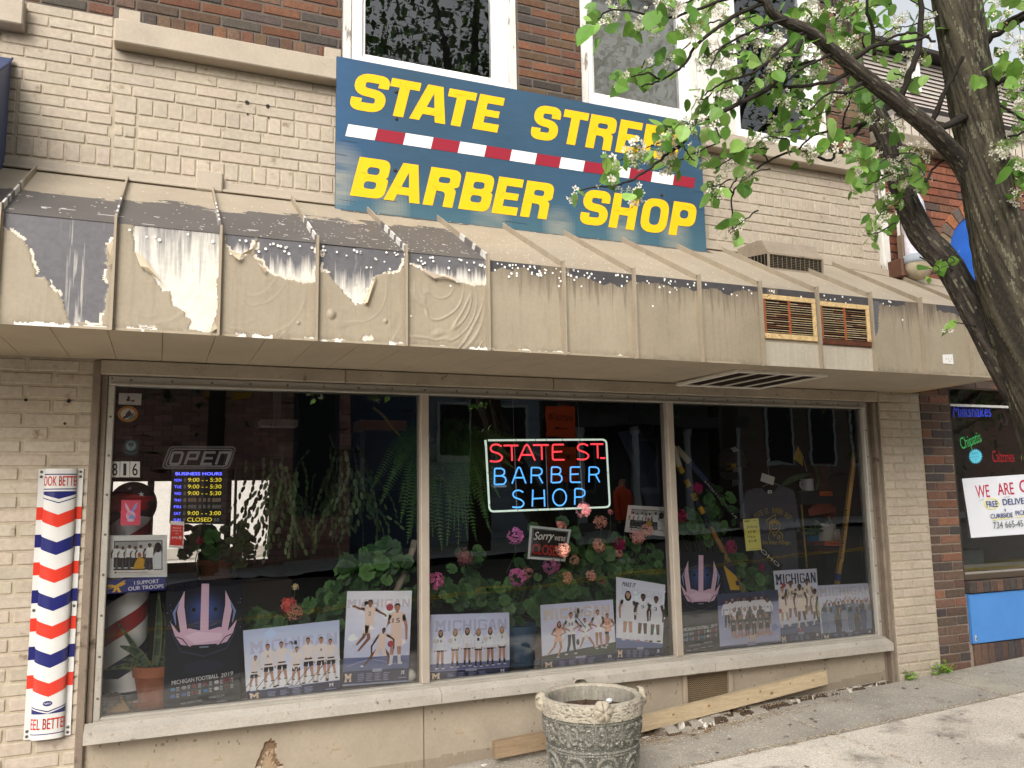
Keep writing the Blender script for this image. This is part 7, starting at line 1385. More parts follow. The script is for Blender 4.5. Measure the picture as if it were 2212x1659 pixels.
def art_closed(c):
    c.rect(.06, .07, .88, .86, hx('#1f1e1d')); c.line([(.085, .095), (.915, .095), (.915, .905), (.085, .905)], .008, hx('#a9a7a2'), True); W_ = hx('#dcd9d3'); c.text('Sorry', .11, .58, .24, W_, w=.47, shear=.3, rot=.12, bold=.03); c.text("WE'RE", .62, .62, .13, W_, w=.28, bold=.03); c.text('CLOSED', .10, .16, .30, hx('#b3302a'), w=.78, bold=.04)
card('closed_sign', 'tilted black sign reading Sorry we are CLOSED among the pink blooms', 'sign', [(1139.5, 1207), (1221, 1213), (1234, 1144), (1145, 1135)], .085, hx('#cfd3cf'), art_closed)

# ------------------------------------------------------------------ posters standing along the glass
def slab(c, s, x, y, w, h, col, T=None):
    """slab serif capitals spread over width w"""
    n = len(s); adv = [0.55 if ch == 'I' else 1.25 if ch == 'M' else 1.05 for ch in s]; u = w / sum(adv); px_ = x; c.k += 1
    for ch, a in zip(s, adv):
        b = px_ + .07 * u; ww = (a - .14) * u; t = T or .24 * u * 1.0; sf = .12 * h
        def L(x0, y0, x1, y1, th): c.line([(b + x0 * ww, y + y0 * h), (b + x1 * ww, y + y1 * h)], th, col, lay=False)
        def serif(xx, yy): c.rect(b + xx * ww - t * .85, y + yy * (h - sf), t * 1.7, sf, col, lay=False)
        if ch == 'M': blockM(c, b, y, ww, h, col, lay=False)
        elif ch == 'I': L(.5, 0, .5, 1, t); 
        elif ch == 'C': c.line(rounded([(b + .92 * ww, y + .72 * h), (b + .92 * ww, y + .9 * h), (b + .12 * ww, y + .9 * h), (b + .12 * ww, y + .1 * h), (b + .92 * ww, y + .1 * h), (b + .92 * ww, y + .3 * h)], h * .15), t * .85, col, lay=False)
        elif ch == 'G': c.line(rounded([(b + .92 * ww, y + .72 * h), (b + .92 * ww, y + .9 * h), (b + .12 * ww, y + .9 * h), (b + .12 * ww, y + .1 * h), (b + .92 * ww, y + .1 * h), (b + .92 * ww, y + .48 * h), (b + .6 * ww, y + .48 * h)], h * .12), t * .85, col, lay=False)
        elif ch == 'H': L(.15, 0, .15, 1, t); L(.85, 0, .85, 1, t); L(.15, .5, .85, .5, t * .75)
        elif ch == 'A': c.poly([(b, y), (b + .26 * ww, y), (b + .33 * ww, y + .22 * h), (b + .67 * ww, y + .22 * h), (b + .74 * ww, y), (b + ww, y), (b + .66 * ww, y + h), (b + .34 * ww, y + h)], col, [[(b + .40 * ww, y + .40 * h), (b + .60 * ww, y + .40 * h), (b + .5 * ww, y + .76 * h)]], lay=False)
        elif ch == 'N': c.poly([(b, y), (b + .24 * ww, y), (b + .24 * ww, y + .62 * h), (b + .70 * ww, y), (b + ww, y), (b + ww, y + h), (b + .76 * ww, y + h), (b + .76 * ww, y + .38 * h), (b + .30 * ww, y + h), (b, y + h)], col, lay=False)
        px_ += a * u
MAIZE, NAV, PALE = hx('#d9c29a'), hx('#20284e'), hx('#c3c8e2')
def backdrop(c, w, h, c0, c1, n=10, seed=1, y0=.16):
    rg = random.Random(seed); c.k += 1
    for k in range(n):                                               # printed gradient sky in bands
        t = k / (n - 1); cc = tuple(a * (1 - t) + b * t for a, b in zip(c0, c1)); ya = h * (y0 + (1 - y0) * k / n); c.rect(0, ya, w, h * (1 - y0) / n, cc, lay=False)
    c.k += 1
    for k in range(9): x = rg.uniform(.05, .95) * w; y = rg.uniform(.3, .9) * h; c.poly([(x - rg.uniform(.03, .1) * w, y), (x, y - rg.uniform(.02, .06) * h), (x + rg.uniform(.05, .12) * w, y + .01), (x + .02 * w, y + rg.uniform(.04, .12) * h), (x - .03 * w, y + .05 * h)], tuple(min(1, q * rg.uniform(1.0, 1.25)) for q in c1), lay=False)
def footer(c, w, h, ht, seed=1, mleft=True):
    rg = random.Random(seed); c.rect(0, 0, w, ht, NAV); c.rect(0, 0, w, ht * .10, hx('#a9aed0')); c.k += 1
    if mleft: blockM(c, .03 * w, ht * .25, .10 * w, ht * .58, hx('#e3ccb0'), lay=False)
    for col in range(4):
        for r in range(5): c.rect(.22 * w + col * .13 * w, ht * (.25 + .12 * r), rg.uniform(.06, .10) * w, ht * .05, hx('#8d92b8'), lay=False)
    blockM(c, .88 * w, ht * .55, .05 * w, ht * .3, hx('#d5d6e0'), lay=False); c.rect(.84 * w, ht * .3, .12 * w, ht * .06, hx('#9a9ec0'), lay=False); c.rect(.44 * w, ht * .86, .14 * w, ht * .22, hx('#a8acc4'))
def poster(label, quad, w, h, fn, bg, y=.075, gap=.00006, group='sports posters along the shop window'):
    q = quad_at(*quad, y); c = Canvas(quad=q, w=w, h=h, gap=gap, thick=.0008); c.sheet(bg); fn(c, w, h); o = c.build('poster', M_print); return tag(o, label, 'poster', group)
def helmet(c, w, h):
    N2, PK = hx('#171a2c'), hx('#dcbccf'); c.k += 1
    cx, cy = w * .50, h * .70
    c.ell(cx, cy - .02 * h, .43 * w, .27 * h, hx('#0e1020'), 36, lay=False); c.k += 1; 
    for q in range(14):
        t = q / 13; a0, a1 = hx('#0e1020'), hx('#3a5290'); t2 = t ** 2.2; c.k += 1; c.ell(cx, cy + (.0 + .075 * t) * h, (.42 - .33 * t) * w, (.26 - .215 * t) * h, tuple(u * (1 - t2) + v * t2 for u, v in zip(a0, a1)), 30, lay=False)
    for s in (-1, 1): c.limb([(cx + s * .37 * w, cy - .04 * h), (cx + s * .40 * w, cy + .05 * h), (cx + s * .33 * w, cy + .14 * h)], [.01 * w, .035 * w, .01 * w], hx('#7d8cba'))
    c.poly([(cx - .055 * w, cy - .13 * h), (cx + .055 * w, cy - .13 * h), (cx + .05 * w, cy + .27 * h), (cx - .05 * w, cy + .27 * h)], PK)
    for s in (-1, 1):
        c.poly([(cx + s * .22 * w, cy - .10 * h), (cx + s * .31 * w, cy - .10 * h), (cx + s * .36 * w, cy + .06 * h), (cx + s * .33 * w, cy + .14 * h), (cx + s * .27 * w, cy + .215 * h), (cx + s * .27 * w, cy + .10 * h)], PK); c.ell(cx + s * .145 * w, cy + .07 * h, .036 * w, .022 * h, hx('#3a4a72'), 14); c.ell(cx + s * .145 * w, cy + .07 * h, .026 * w, .016 * h, hx('#050508'), 14)
    c.poly([(cx - .44 * w, cy - .02 * h), (cx - .38 * w, cy - .12 * h), (cx - .30 * w, cy - .19 * h), (cx - .10 * w, cy - .22 * h), (cx + .10 * w, cy - .22 * h), (cx + .30 * w, cy - .19 * h), (cx + .38 * w, cy - .12 * h), (cx + .43 * w, cy - .02 * h), (cx + .32 * w, cy - .10 * h), (cx + .20 * w, cy - .07 * h), (cx, cy - .10 * h), (cx - .20 * w, cy - .07 * h), (cx - .33 * w, cy - .10 * h)], hx('#dcb9cf')); c.poly([(cx - .26 * w, cy - .13 * h), (cx - .10 * w, cy - .10 * h), (cx + .24 * w, cy - .12 * h), (cx + .22 * w, cy - .17 * h), (cx - .12 * w, cy - .19 * h)], hx('#ead0e0'))
    c.rect(cx - .1 * w, cy - .17 * h, .06 * w, .04 * h, hx('#e5cfdc'))
    for s in (-1, 1): c.line([(cx + s * .36 * w, cy - .13 * h), (cx + s * .28 * w, cy - .15 * h), (cx + s * .20 * w, cy - .21 * h)], .012 * w, hx('#141420'))
    c.poly([(cx - .17 * w, cy - .20 * h), (cx + .17 * w, cy - .20 * h), (cx + .16 * w, cy - .27 * h), (cx - .16 * w, cy - .27 * h)], hx('#0d0e18')); c.rect(cx - .06 * w, cy - .225 * h, .12 * w, .012 * h, hx('#7d8294')); c.line([(cx - .42 * w, cy - .10 * h), (cx - .30 * w, cy - .24 * h), (cx, cy - .29 * h), (cx + .30 * w, cy - .24 * h), (cx + .42 * w, cy - .10 * h)], .02 * w, hx('#2a3048')); c.ell(cx, cy - .37 * h, .26 * w, .05 * h, hx('#161c34'), 24)
    for k in range(14): c.ell(R_.choice((.06, .94)) * w + R_.uniform(-.05, .05) * w, cy + R_.uniform(-.2, .15) * h, .008 * w, .005 * h, hx('#5a6690'), 6, lay=False)
    W_ = hx('#d3d3d6'); c.text('MICHIGAN FOOTBALL', .10 * w, .215 * h, .030 * h, W_, w=.60 * w, rot=.06, bold=.03); c.text('2019', .73 * w, .235 * h, .030 * h, W_, w=.16 * w, rot=.12, shear=.2)
    cols = ['#4f86b0', '#8d9298', '#b8203f', '#a52a3c', '#c9c9c9', '#a8233f', '#3f66a8', '#3a5aa0', '#a82a45', '#2f78b0', '#c5c5cc', '#a8233f']; tx = ['', '', 'W', 'R', '', 'I', '', '', 'M', '', '', 'O']; dts = ['31', '7', '21', '28', '5', '12', '19', '26', '2', '16', '23', '30']; c.k += 3
    for i in range(12):
        x = .08 * w + (i % 6) * .14 * w; y = (.165 if i < 6 else .115) * h + (i % 6) * .006 * h
        if tx[i]: c.text(tx[i], x, y, .03 * h, hx(cols[i]), w=.06 * w, bold=.05, lay=False)
        else: c.ell(x + .035 * w, y + .015 * h, .034 * w, .014 * h, hx(cols[i]), 9, lay=False)
        c.text(dts[i], x + .078 * w, y, .016 * h, W_, w=.035 * w, lay=False); c.rect(x + .078 * w, y + .02 * h, .038 * w, .010 * h, hx('#9a9ca6'), lay=False)
    c.text('MILK MEANS MORE', .22 * w, .062 * h, .014 * h, hx('#b9b9bd'), w=.27 * w, rot=.05); c.text('MGOBLUE.COM', .58 * w, .083 * h, .015 * h, W_, w=.20 * w, rot=.05)
    for k in range(4): c.rect((.14 + .18 * k) * w, (.022 + .009 * k) * h, .13 * w, .007 * h, hx('#8d8e94'), lay=False)
HQ = ((352, 1545), (520, 1524), (524, 1252), (361, 1253))
poster('tall dark helmet poster standing left of the ice hockey poster', HQ, 1.0, 1.68, helmet, hx('#0d0f1c'))
poster('tall dark helmet poster behind the cheer squad poster in the right pane', ((1469, 1412), (1556, 1405), (1565, 1194), (1462, 1192)), 1.0, 1.95, helmet, hx('#0d0f1c'), y=.085)
def hockey(c, w, h):
    backdrop(c, w, h, hx('#f2f5fc'), hx('#c6d2ee'), seed=3); slab(c, 'MICHIGAN', .05 * w, .66 * h, .93 * w, .17 * h, hx('#c3c6dd')); J, D = hx('#eee4df'), hx('#16161c')
    for (x, y, hh, ln, al) in ((.07, .15, .40, .12, ((.05, .6, .12, .42), (.2, .6, .16, .4))), (.24, .17, .50, 0, ((-.17, .62, -.15, .45), (.17, .62, .15, .45))), (.38, .18, .50, 0, ((-.17, .62, -.15, .45), (.2, .68, .28, .72))), (.52, .16, .44, .05, ((-.15, .6, -.05, .42), (.15, .6, .05, .42))), (.66, .17, .52, 0, ((-.17, .64, -.05, .55), (.17, .64, .05, .55))), (.80, .17, .51, 0, ((-.17, .62, -.16, .45), (.17, .62, .16, .45))), (.91, .19, .46, -.03, ((-.15, .6, -.16, .42), (.2, .6, .22, .42)))):
        person(c, x * w, y * h, hh * h * 1.25, SK[0], J, D, HR[1], arms=al, sleeve=J, sock=hx('#d2c8c2'), shoe=D, lean=ln, legs=((-.075, .24, -.10, 0), (.075, .24, .11, 0)), num='A' if x in (.24, .8) else None)
        P = hh * h * 1.25; c.k += 1; c.rect(x * w - .085 * P + ln * P * .55, y * h + .50 * P, .17 * P, .03 * P, D, lay=False); c.line([(x * w + .12 * P, y * h + .45 * P), (x * w - .3 * P, y * h)], .014 * P, D, lay=False); c.rect(x * w - .1 * P + ln * P * .18, y * h + .14 * P, .07 * P, .02 * P, D, lay=False); c.rect(x * w + .04 * P + ln * P * .18, y * h + .14 * P, .07 * P, .02 * P, D, lay=False)
    footer(c, w, h, .155 * h, 3)
poster('wide pale poster of seven ice hockey players in white', ((533, 1519), (734, 1493), (733, 1339), (525, 1362)), 1.35, 1.0, hockey, hx('#b9c3e0'))
def hoops(c, w, h):
    backdrop(c, w, h, hx('#d0d6f2'), hx('#f2f4fc'), seed=5); slab(c, 'MICHIGAN', .0 * w, .82 * h, .98 * w, .09 * h, hx('#dcd5e0')); c.rect(0, .15 * h, w, .14 * h, hx('#5b6796')); c.line([(.05 * w, .2 * h), (.4 * w, .27 * h), (.8 * w, .2 * h)], .006, hx('#a9b0d0')); J = hx('#f0d8c8')
    person(c, .78 * w, .20 * h, .68 * h, SK[0], J, J, HR[0], arms=((-.15, .62, -.12, .68), (.16, .6, .17, .42)), num='15', sock=hx('#d5d5d8'), short=.28); person(c, .36 * w, .38 * h, .54 * h, SK[1], J, J, HR[0], arms=((-.22, .80, -.34, .86), (.2, .72, .32, .66)), legs=((-.10, .24, -.24, .06), (.0, .2, -.2, -.06)), num='2', short=.30)
    person(c, .52 * w, .19 * h, .42 * h, SK[2], J, J, HR[0], arms=((-.25, .5, -.2, .2), (.3, .66, .34, .45)), legs=((-.2, .28, -.36, 0), (.22, .28, .26, 0)), lean=.12, short=.25)
    for (x, y, r) in ((.66, .82, .055), (.70, .42, .05)): c.ell(x * w, y * h, r * w, r * w, hx('#b04a52'), 16)
    footer(c, w, h, .15 * h, 5)
poster('upright pale poster of three basketball men right of the ice hockey poster', ((739, 1482), (882, 1472), (890, 1276), (750, 1277)), 1.0, 1.4, hoops, hx('#b9c3e6'))
def volley(c, w, h):
    backdrop(c, w, h, hx('#e8ebf8'), hx('#d2d7f0'), seed=7); slab(c, 'MICHIGAN', .05 * w, .74 * h, .92 * w, .17 * h, hx('#bcbed8')); c.rect(0, .16 * h, w, .10 * h, hx('#656d9c'))
    for i, x in enumerate((.13, .31, .46, .60, .75, .90)):
        person(c, x * w, (.185 + .01 * (i % 3)) * h, .60 * h, SK[i % 2 * 3], hx('#eceef2'), hx('#17171e'), HR[(i * 2 + 1) % 4], sleeve=hx('#eceef2'), long_hair=True, sock=hx('#1d1d24'), arms=((-.17, .62, -.09, .50), (.17, .62, .09, .50)) if i % 2 else ((-.16, .62, -.15, .46), (.16, .62, .15, .46)), num=('16', '4', '', '1', '9', '3')[i] or None, short=.42)
        if i in (0, 1, 2, 4): c.ell(x * w + (-.06 if i != 2 else 0) * w, (.60 if i != 2 else .52) * h, .030 * w, .030 * w, hx('#d8d3c9'), 12)
    footer(c, w, h, .155 * h, 7)
poster('wide pale poster of six volleyball women in long white sleeves', ((926, 1474), (1101, 1462), (1100, 1323), (930, 1328)), 1.28, 1.0, volley, hx('#aab1d6'))
def lax(c, w, h):
    backdrop(c, w, h, hx('#eceffa'), hx('#d8dcf4'), seed=9); slab(c, 'MICHIGAN', .03 * w, .76 * h, .92 * w, .17 * h, hx('#dccfc4')); c.poly([(0, .15 * h), (w, .15 * h), (w, .32 * h), (0, .22 * h)], hx('#3d4a3c'))
    W_, O_ = hx('#f0f1f4'), hx('#efbea2')
    for (x, y, hh, top, bot, pants, lg, ln) in ((.20, .20, .50, O_, O_, False, ((-.1, .26, -.26, .05), (.10, .24, .02, -.05)), .10), (.40, .20, .62, W_, hx('#15151a'), True, ((-.06, .24, -.12, 0), (.05, .24, .07, 0)), 0), (.60, .24, .48, W_, W_, False, ((-.12, .26, -.2, .08), (.16, .26, .28, .0)), -.03), (.77, .25, .58, W_, W_, False, ((-.05, .24, -.06, .04), (.05, .24, .07, 0)), 0), (.91, .24, .52, O_, hx('#2a2430'), False, ((-.06, .24, -.10, 0), (.0, .26, -.06, .06)), -.02)):
        person(c, x * w, y * h, hh * h * 1.08, SK[0], top, bot, HR[1], pants=pants, legs=lg, lean=ln, long_hair=x < .3, arms=((-.2, .62, -.05, .56), (.2, .64, .06, .58)), num={.40: '24', .91: '23'}.get(x), short=.40)
    c.line([(.48 * w, .78 * h), (.60 * w, .58 * h)], .012, hx('#4a4a48')); c.line([(.26 * w, .38 * h), (.34 * w, .5 * h)], .012, hx('#c9c9cc')); c.ell(.48 * w, .79 * h, .025 * w, .04 * h, hx('#6d735a'), 10); c.ell(.48 * w, .38 * h, .022 * w, .05 * h, hx('#1d1d20'), 10); footer(c, w, h, .15 * h, 9)
poster('wide pale poster of five lacrosse women on dark turf', ((1172, 1449), (1332, 1430), (1324, 1295), (1167, 1307)), 1.18, 1.0, lax, hx('#b3b9dc'))
def soccer(c, w, h):
    backdrop(c, w, h, hx('#f2f4fb'), hx('#e4e8f6'), seed=11); c.text('MAKE IT', .12 * w, .90 * h, .055 * h, hx('#3a3f55'), w=.26 * w, shear=.2, bold=.04); slab(c, 'MICHIGAN', .1 * w, .80 * h, .85 * w, .09 * h, hx('#d9dcea')); c.poly([(0, .15 * h), (w, .15 * h), (w, .20 * h), (0, .27 * h)], hx('#6a75a5')); W_ = hx('#eceef3')
    for (x, sk, n) in ((.24, SK[3], None), (.55, SK[2], '9'), (.82, SK[2], '3')): person(c, x * w, (.245 - .035 * (x - .24)) * h, .62 * h, sk, W_, W_, HR[0], sock=W_, long_hair=x < .3, num=n, short=.37, shoe=hx('#c9807a') if x == .55 else hx('#d9dade') if x < .5 else hx('#1d1d22'))
    c.ell(.40 * w, .575 * h, .05 * w, .036 * w, hx('#d5d0c8'), 12); footer(c, w, h, .15 * h, 11)
poster('upright pale poster of three soccer women reading MAKE IT', ((1331, 1427), (1430, 1423), (1437, 1263), (1331, 1246)), 1.0, 1.72, soccer, hx('#bcc3e0'), y=.08)
def cheer(c, w, h):
    backdrop(c, w, h, hx('#bcc2e2'), hx('#7a82ae'), seed=13, y0=.1); c.rect(0, .80 * h, w, .2 * h, hx('#434a68')); c.rect(.0, .5 * h, w, .02 * h, hx('#9a9fc0')); c.rect(.74 * w, .4 * h, .01 * w, .6 * h, hx('#6b7192')); W_, D = hx('#ecebf0'), hx('#17171f')
    for i in range(8): person(c, (.14 + .095 * i) * w, (.36 + (.03 if i in (0, 7) else .06)) * h, .52 * h, SK[(i * 3) % 5], W_, D, HR[i % 3], pants=True, long_hair=i % 3 == 1, sleeve=W_); c.k += 1; blockM(c, (.12 + .095 * i) * w, (.36 + .34) * h, .035 * w, .03 * h, D)
    for i in range(6): person(c, (.25 + .085 * i) * w, .34 * h, .42 * h, SK[(i * 2) % 4], D if i % 2 else W_, D, HR[(i + 1) % 4], long_hair=True)
    for i in range(6): person(c, (.22 + .11 * i) * w, (.19 + .01 * (i % 2)) * h, .42 * h, SK[(i + 3) % 4], D, D, HR[(i + 2) % 4], long_hair=True, legs=((-.05, .24, -.06, .08), (.05, .24, .07, .08))); c.k += 1; blockM(c, (.20 + .11 * i) * w, .45 * h, .04 * w, .035 * h, hx('#d5d5dc')); c.ell((.27 + .11 * i) * w, .25 * h, .035 * w, .04 * h, hx('#c9a8a0'), 9)
    blockM(c, .46 * w, .15 * h, .11 * w, .11 * h, hx('#dcc7a8')); blockM(c, .90 * w, .16 * h, .05 * w, .045 * h, hx('#d5d5dc')); c.rect(0, 0, w, .10 * h, hx('#262c4e')); c.rect(.42 * w, .08 * h, .15 * w, .05 * h, hx('#8f94b8'))
poster('dark group poster of a cheer squad in three rows in the right pane', ((1556, 1409), (1688, 1396), (1680, 1274), (1549, 1284)), 1.1, 1.0, cheer, hx('#5b6288'), y=.07)
def wbb(c, w, h):
    backdrop(c, w, h, hx('#ccd2ee'), hx('#eef0fa'), seed=15); c.rect(0, .80 * h, w, .2 * h, hx('#d3d6e4')); slab(c, 'MICHIGAN', .03 * w, .81 * h, .94 * w, .14 * h, hx('#222a48')); c.poly([(0, .15 * h), (w, .15 * h), (w, .30 * h), (0, .27 * h)], hx('#4d5a86')); J = hx('#f2e2d2')
    for (x, y, hh, s, n) in ((.16, .24, .56, 3, '1'), (.36, .27, .60, 1, '15'), (.74, .30, .58, 1, '5'), (.92, .24, .50, 2, '14'), (.56, .22, .60, 2, '00')): person(c, x * w, y * h, hh * h, SK[s], J, J, HR[0], num=n, sock=hx('#d8d8da'), short=.36, legs=((-.06, .24, -.09, 0), (.07, .25, .10, .02)))
    c.ell(.20 * w, .80 * h, .05 * w, .035 * w * 1.4, hx('#b0484c'), 14); c.ell(.06 * w, .46 * h, .045 * w, .05 * w, hx('#a84448'), 14); c.ell(.50 * w, .19 * h, .045 * w, .045 * w, hx('#b0484c'), 14)
    c.line([(.97 * w, .62 * h), (.92 * w, .48 * h), (.95 * w, .33 * h), (.99 * w, .26 * h)], .05, hx('#16161c')); c.line([(.985 * w, .55 * h), (.955 * w, .46 * h), (.97 * w, .34 * h)], .025, hx('#c9c040')); footer(c, w, h, .15 * h, 15)
poster('upright poster of five basketball women under the bold word MICHIGAN', ((1687, 1395), (1774, 1387), (1764, 1228), (1670, 1233)), 1.0, 1.6, wbb, hx('#b3bbdc'), y=.078)
def swim(c, w, h):
    backdrop(c, w, h, hx('#eceff8'), hx('#d2d8ec'), seed=17); slab(c, 'MICHIGAN', .02 * w, .80 * h, .95 * w, .16 * h, hx('#c9c5c8')); G = ['#6f86ab', '#7f95b8', '#2a2f44', '#8a9cba', '#5f7698', '#23273a', '#39477c', '#7088aa']
    for i in range(11): person(c, (.10 + .085 * i) * w, .22 * h, (.52 - .05 * abs(i - 5) / 5) * h, SK[(i * 2) % 5], hx(G[(i + 2) % 8]), hx('#2a2f44'), HR[i % 3], pants=True, arms=((-.14, .95, -.05, 1.08), (.14, .9, .06, 1.05)) if i % 2 else ((-.16, .62, -.15, .46), (.16, .62, .15, .46)))
    for i in range(8): c.k += 1; x = (.08 + .12 * i) * w; hh = (.50 - .03 * (i % 3)) * h; cc = hx(G[i % 8]); c.poly([(x - .055 * w, .16 * h), (x + .055 * w, .16 * h), (x + .06 * w, .16 * h + hh * .66), (x + .02 * w, .16 * h + hh * .76), (x - .02 * w, .16 * h + hh * .76), (x - .06 * w, .16 * h + hh * .66)], cc, lay=False); c.k += 1; c.ell(x, .16 * h + hh * .86, .03 * w, .055 * h, HR[i % 3], 10, lay=False); c.limb([(x + .05 * w, .16 * h + hh * .62), (x + .06 * w, .16 * h + hh * .3)], [.03 * w, .02 * w], SK[i % 5], lay=False)
    c.rect(.51 * w, .60 * h, .055 * w, .015 * h, hx('#d8d8da')); footer(c, w, h, .165 * h, 17)
poster('wide pale poster of a huddle of swimmers seen from behind at the right edge', ((1776, 1389), (1888, 1377), (1884, 1259), (1765, 1265)), 1.05, 1.0, swim, hx('#b3bad4'), y=.07)

# ------------------------------------------------------------------ lettering on the eatery window
zE = lambda x, y: ((3200 + x / 2.659) * k_, (1400 + y / 2.659) * k_)
def eword(t, label, bl, br, tl, col, bold=0.0, shear=0.0):
    q0, q1, q3 = (at(*zE(*p), .055) for p in (bl, br, tl)); q2 = q1 + (q3 - q0); c = Canvas(quad=[q0, q1, q2, q3], w=1, h=1, gap=.0004); c.text(t, 0, .0, .9, col, w=1.0, bold=bold, cap=.73); return tag(c.build('window_lettering', M_print), label, 'lettering', 'painted words on the eatery window')
eword('Milkshakes', 'blue painted word Milkshakes at the top of the eatery window', (1475, 645), (1870, 640), (1465, 495), hx('#3a4bd0'))
eword('Milkshakes', 'blue painted letters cut off at the right edge of the eatery window', (2115, 655), (2510, 660), (2105, 530), hx('#3a4bd0'))
eword('Chipatis', 'green slanted painted word Chipatis under the blue word', (1560, 985), (1770, 900), (1525, 845), hx('#3fa65a'))
eword('Chipatis', 'green painted letters cut off by the frame edge right of the red word', (2165, 935), (2400, 900), (2155, 780), hx('#3fa65a'))
eword('Calzones', 'dark red painted word Calzones right of the blue starburst', (1885, 1115), (2115, 1112), (1868, 975), hx('#8f1f28'))
for (cx, cy, r, col, lab) in ((1705, 1055, 75, hx('#5fc0d8'), 'light blue starburst note under the green word'), (2240, 1060, 62, hx('#d8d27a'), 'yellow starburst note at the right frame edge')):
    c = Canvas(fun=lambda u, v: (at(*zE(u, -v), .054), np.array((0, -1.0, 0))), gap=.0004); n = 18; c.poly([(cx + (r if k % 2 == 0 else r * .76) * math.cos(2 * PI * k / (2 * n)), -cy + (r * 1.1 if k % 2 == 0 else r * .84) * math.sin(2 * PI * k / (2 * n))) for k in range(2 * n)], col)
    if r > 70:
        for (t, x, y, w_) in (('Bottled', 1668, -1035, 66), ('Chipati Sauce', 1655, -1075, 90), ('$7', 1700, -1100, 24)): c.text(t, x, y, 20, hx('#35586a'), w=w_, rot=.15, lay=False)
    tag(c.build('starburst_note', M_print), lab, 'note')
def art_open(c):
    R1, B1, K1, Y1 = hx('#b02440'), hx('#25356b'), hx('#4f5a58'), hx('#e6dc5a'); c.text('WE', .11, .66, .21, R1, w=.13, bold=.012); c.text('ARE', .32, .68, .20, R1, w=.16, bold=.012); c.text('OPEN', .54, .70, .21, R1, w=.32, bold=.012)
    c.line([(.24 + .07 * math.cos(k * .4), .545 + .09 * math.sin(k * .4)) for k in range(17)], .012, Y1); c.text('FREE', .19, .49, .10, B1, w=.11, bold=.012); c.text('DELIVERY', .35, .51, .10, B1, w=.30, bold=.012); c.line([(.36, .45), (.365, .40)], .008, B1); c.text('CURBSIDE', .21, .30, .075, B1, w=.22, bold=.012); c.text('PICKUP', .46, .325, .075, B1, w=.17, bold=.012); c.line([(.21, .275), (.40, .29)], .010, Y1); c.line([(.45, .295), (.64, .315)], .010, Y1); c.text('734 665-4517', .22, .13, .11, K1, w=.37)
    c.line([(.12, .62), (.17, .625)], .005, K1, lay=False); c.line([(.36, .64), (.42, .645)], .005, K1, lay=False)
card('paper_banner', 'white handwritten paper banner reading WE ARE OPEN FREE DELIVERY on the eatery window', 'banner', [(1640, 2000 - 1400 + 0), (0, 0), (0, 0), (0, 0)], .05, hx('#d9dade'), None) if False else None
q = [at(*p, .05) for p in ((2098, 1162), (2308, 1147), (2294, 1019), (2078, 1034))]
c = Canvas(quad=q, w=1.0, h=1.0, gap=.0003); c.sheet(hx('#d5d7dd')); 
art_open(c); tag(c.build('paper_banner', M_print), 'white handwritten paper banner offering delivery and pickup on the eatery window', 'banner')
ht = MB(); ht.tube([at(*zE(1990, 420), .12), at(*zE(1985, 590), .12)], .004, 6, hx('#5a5f66')); P = [at(*zE(*p), .12) for p in ((1955, 600), (1995, 585), (2035, 680), (2030, 735), (1990, 720))]
ht.tube(P + [P[0]], .005, 6, hx('#77797c')); tag(ht.build('hanging_tag', M_attr), 'small dark hanging tag on a cord inside the eatery window', 'tag')
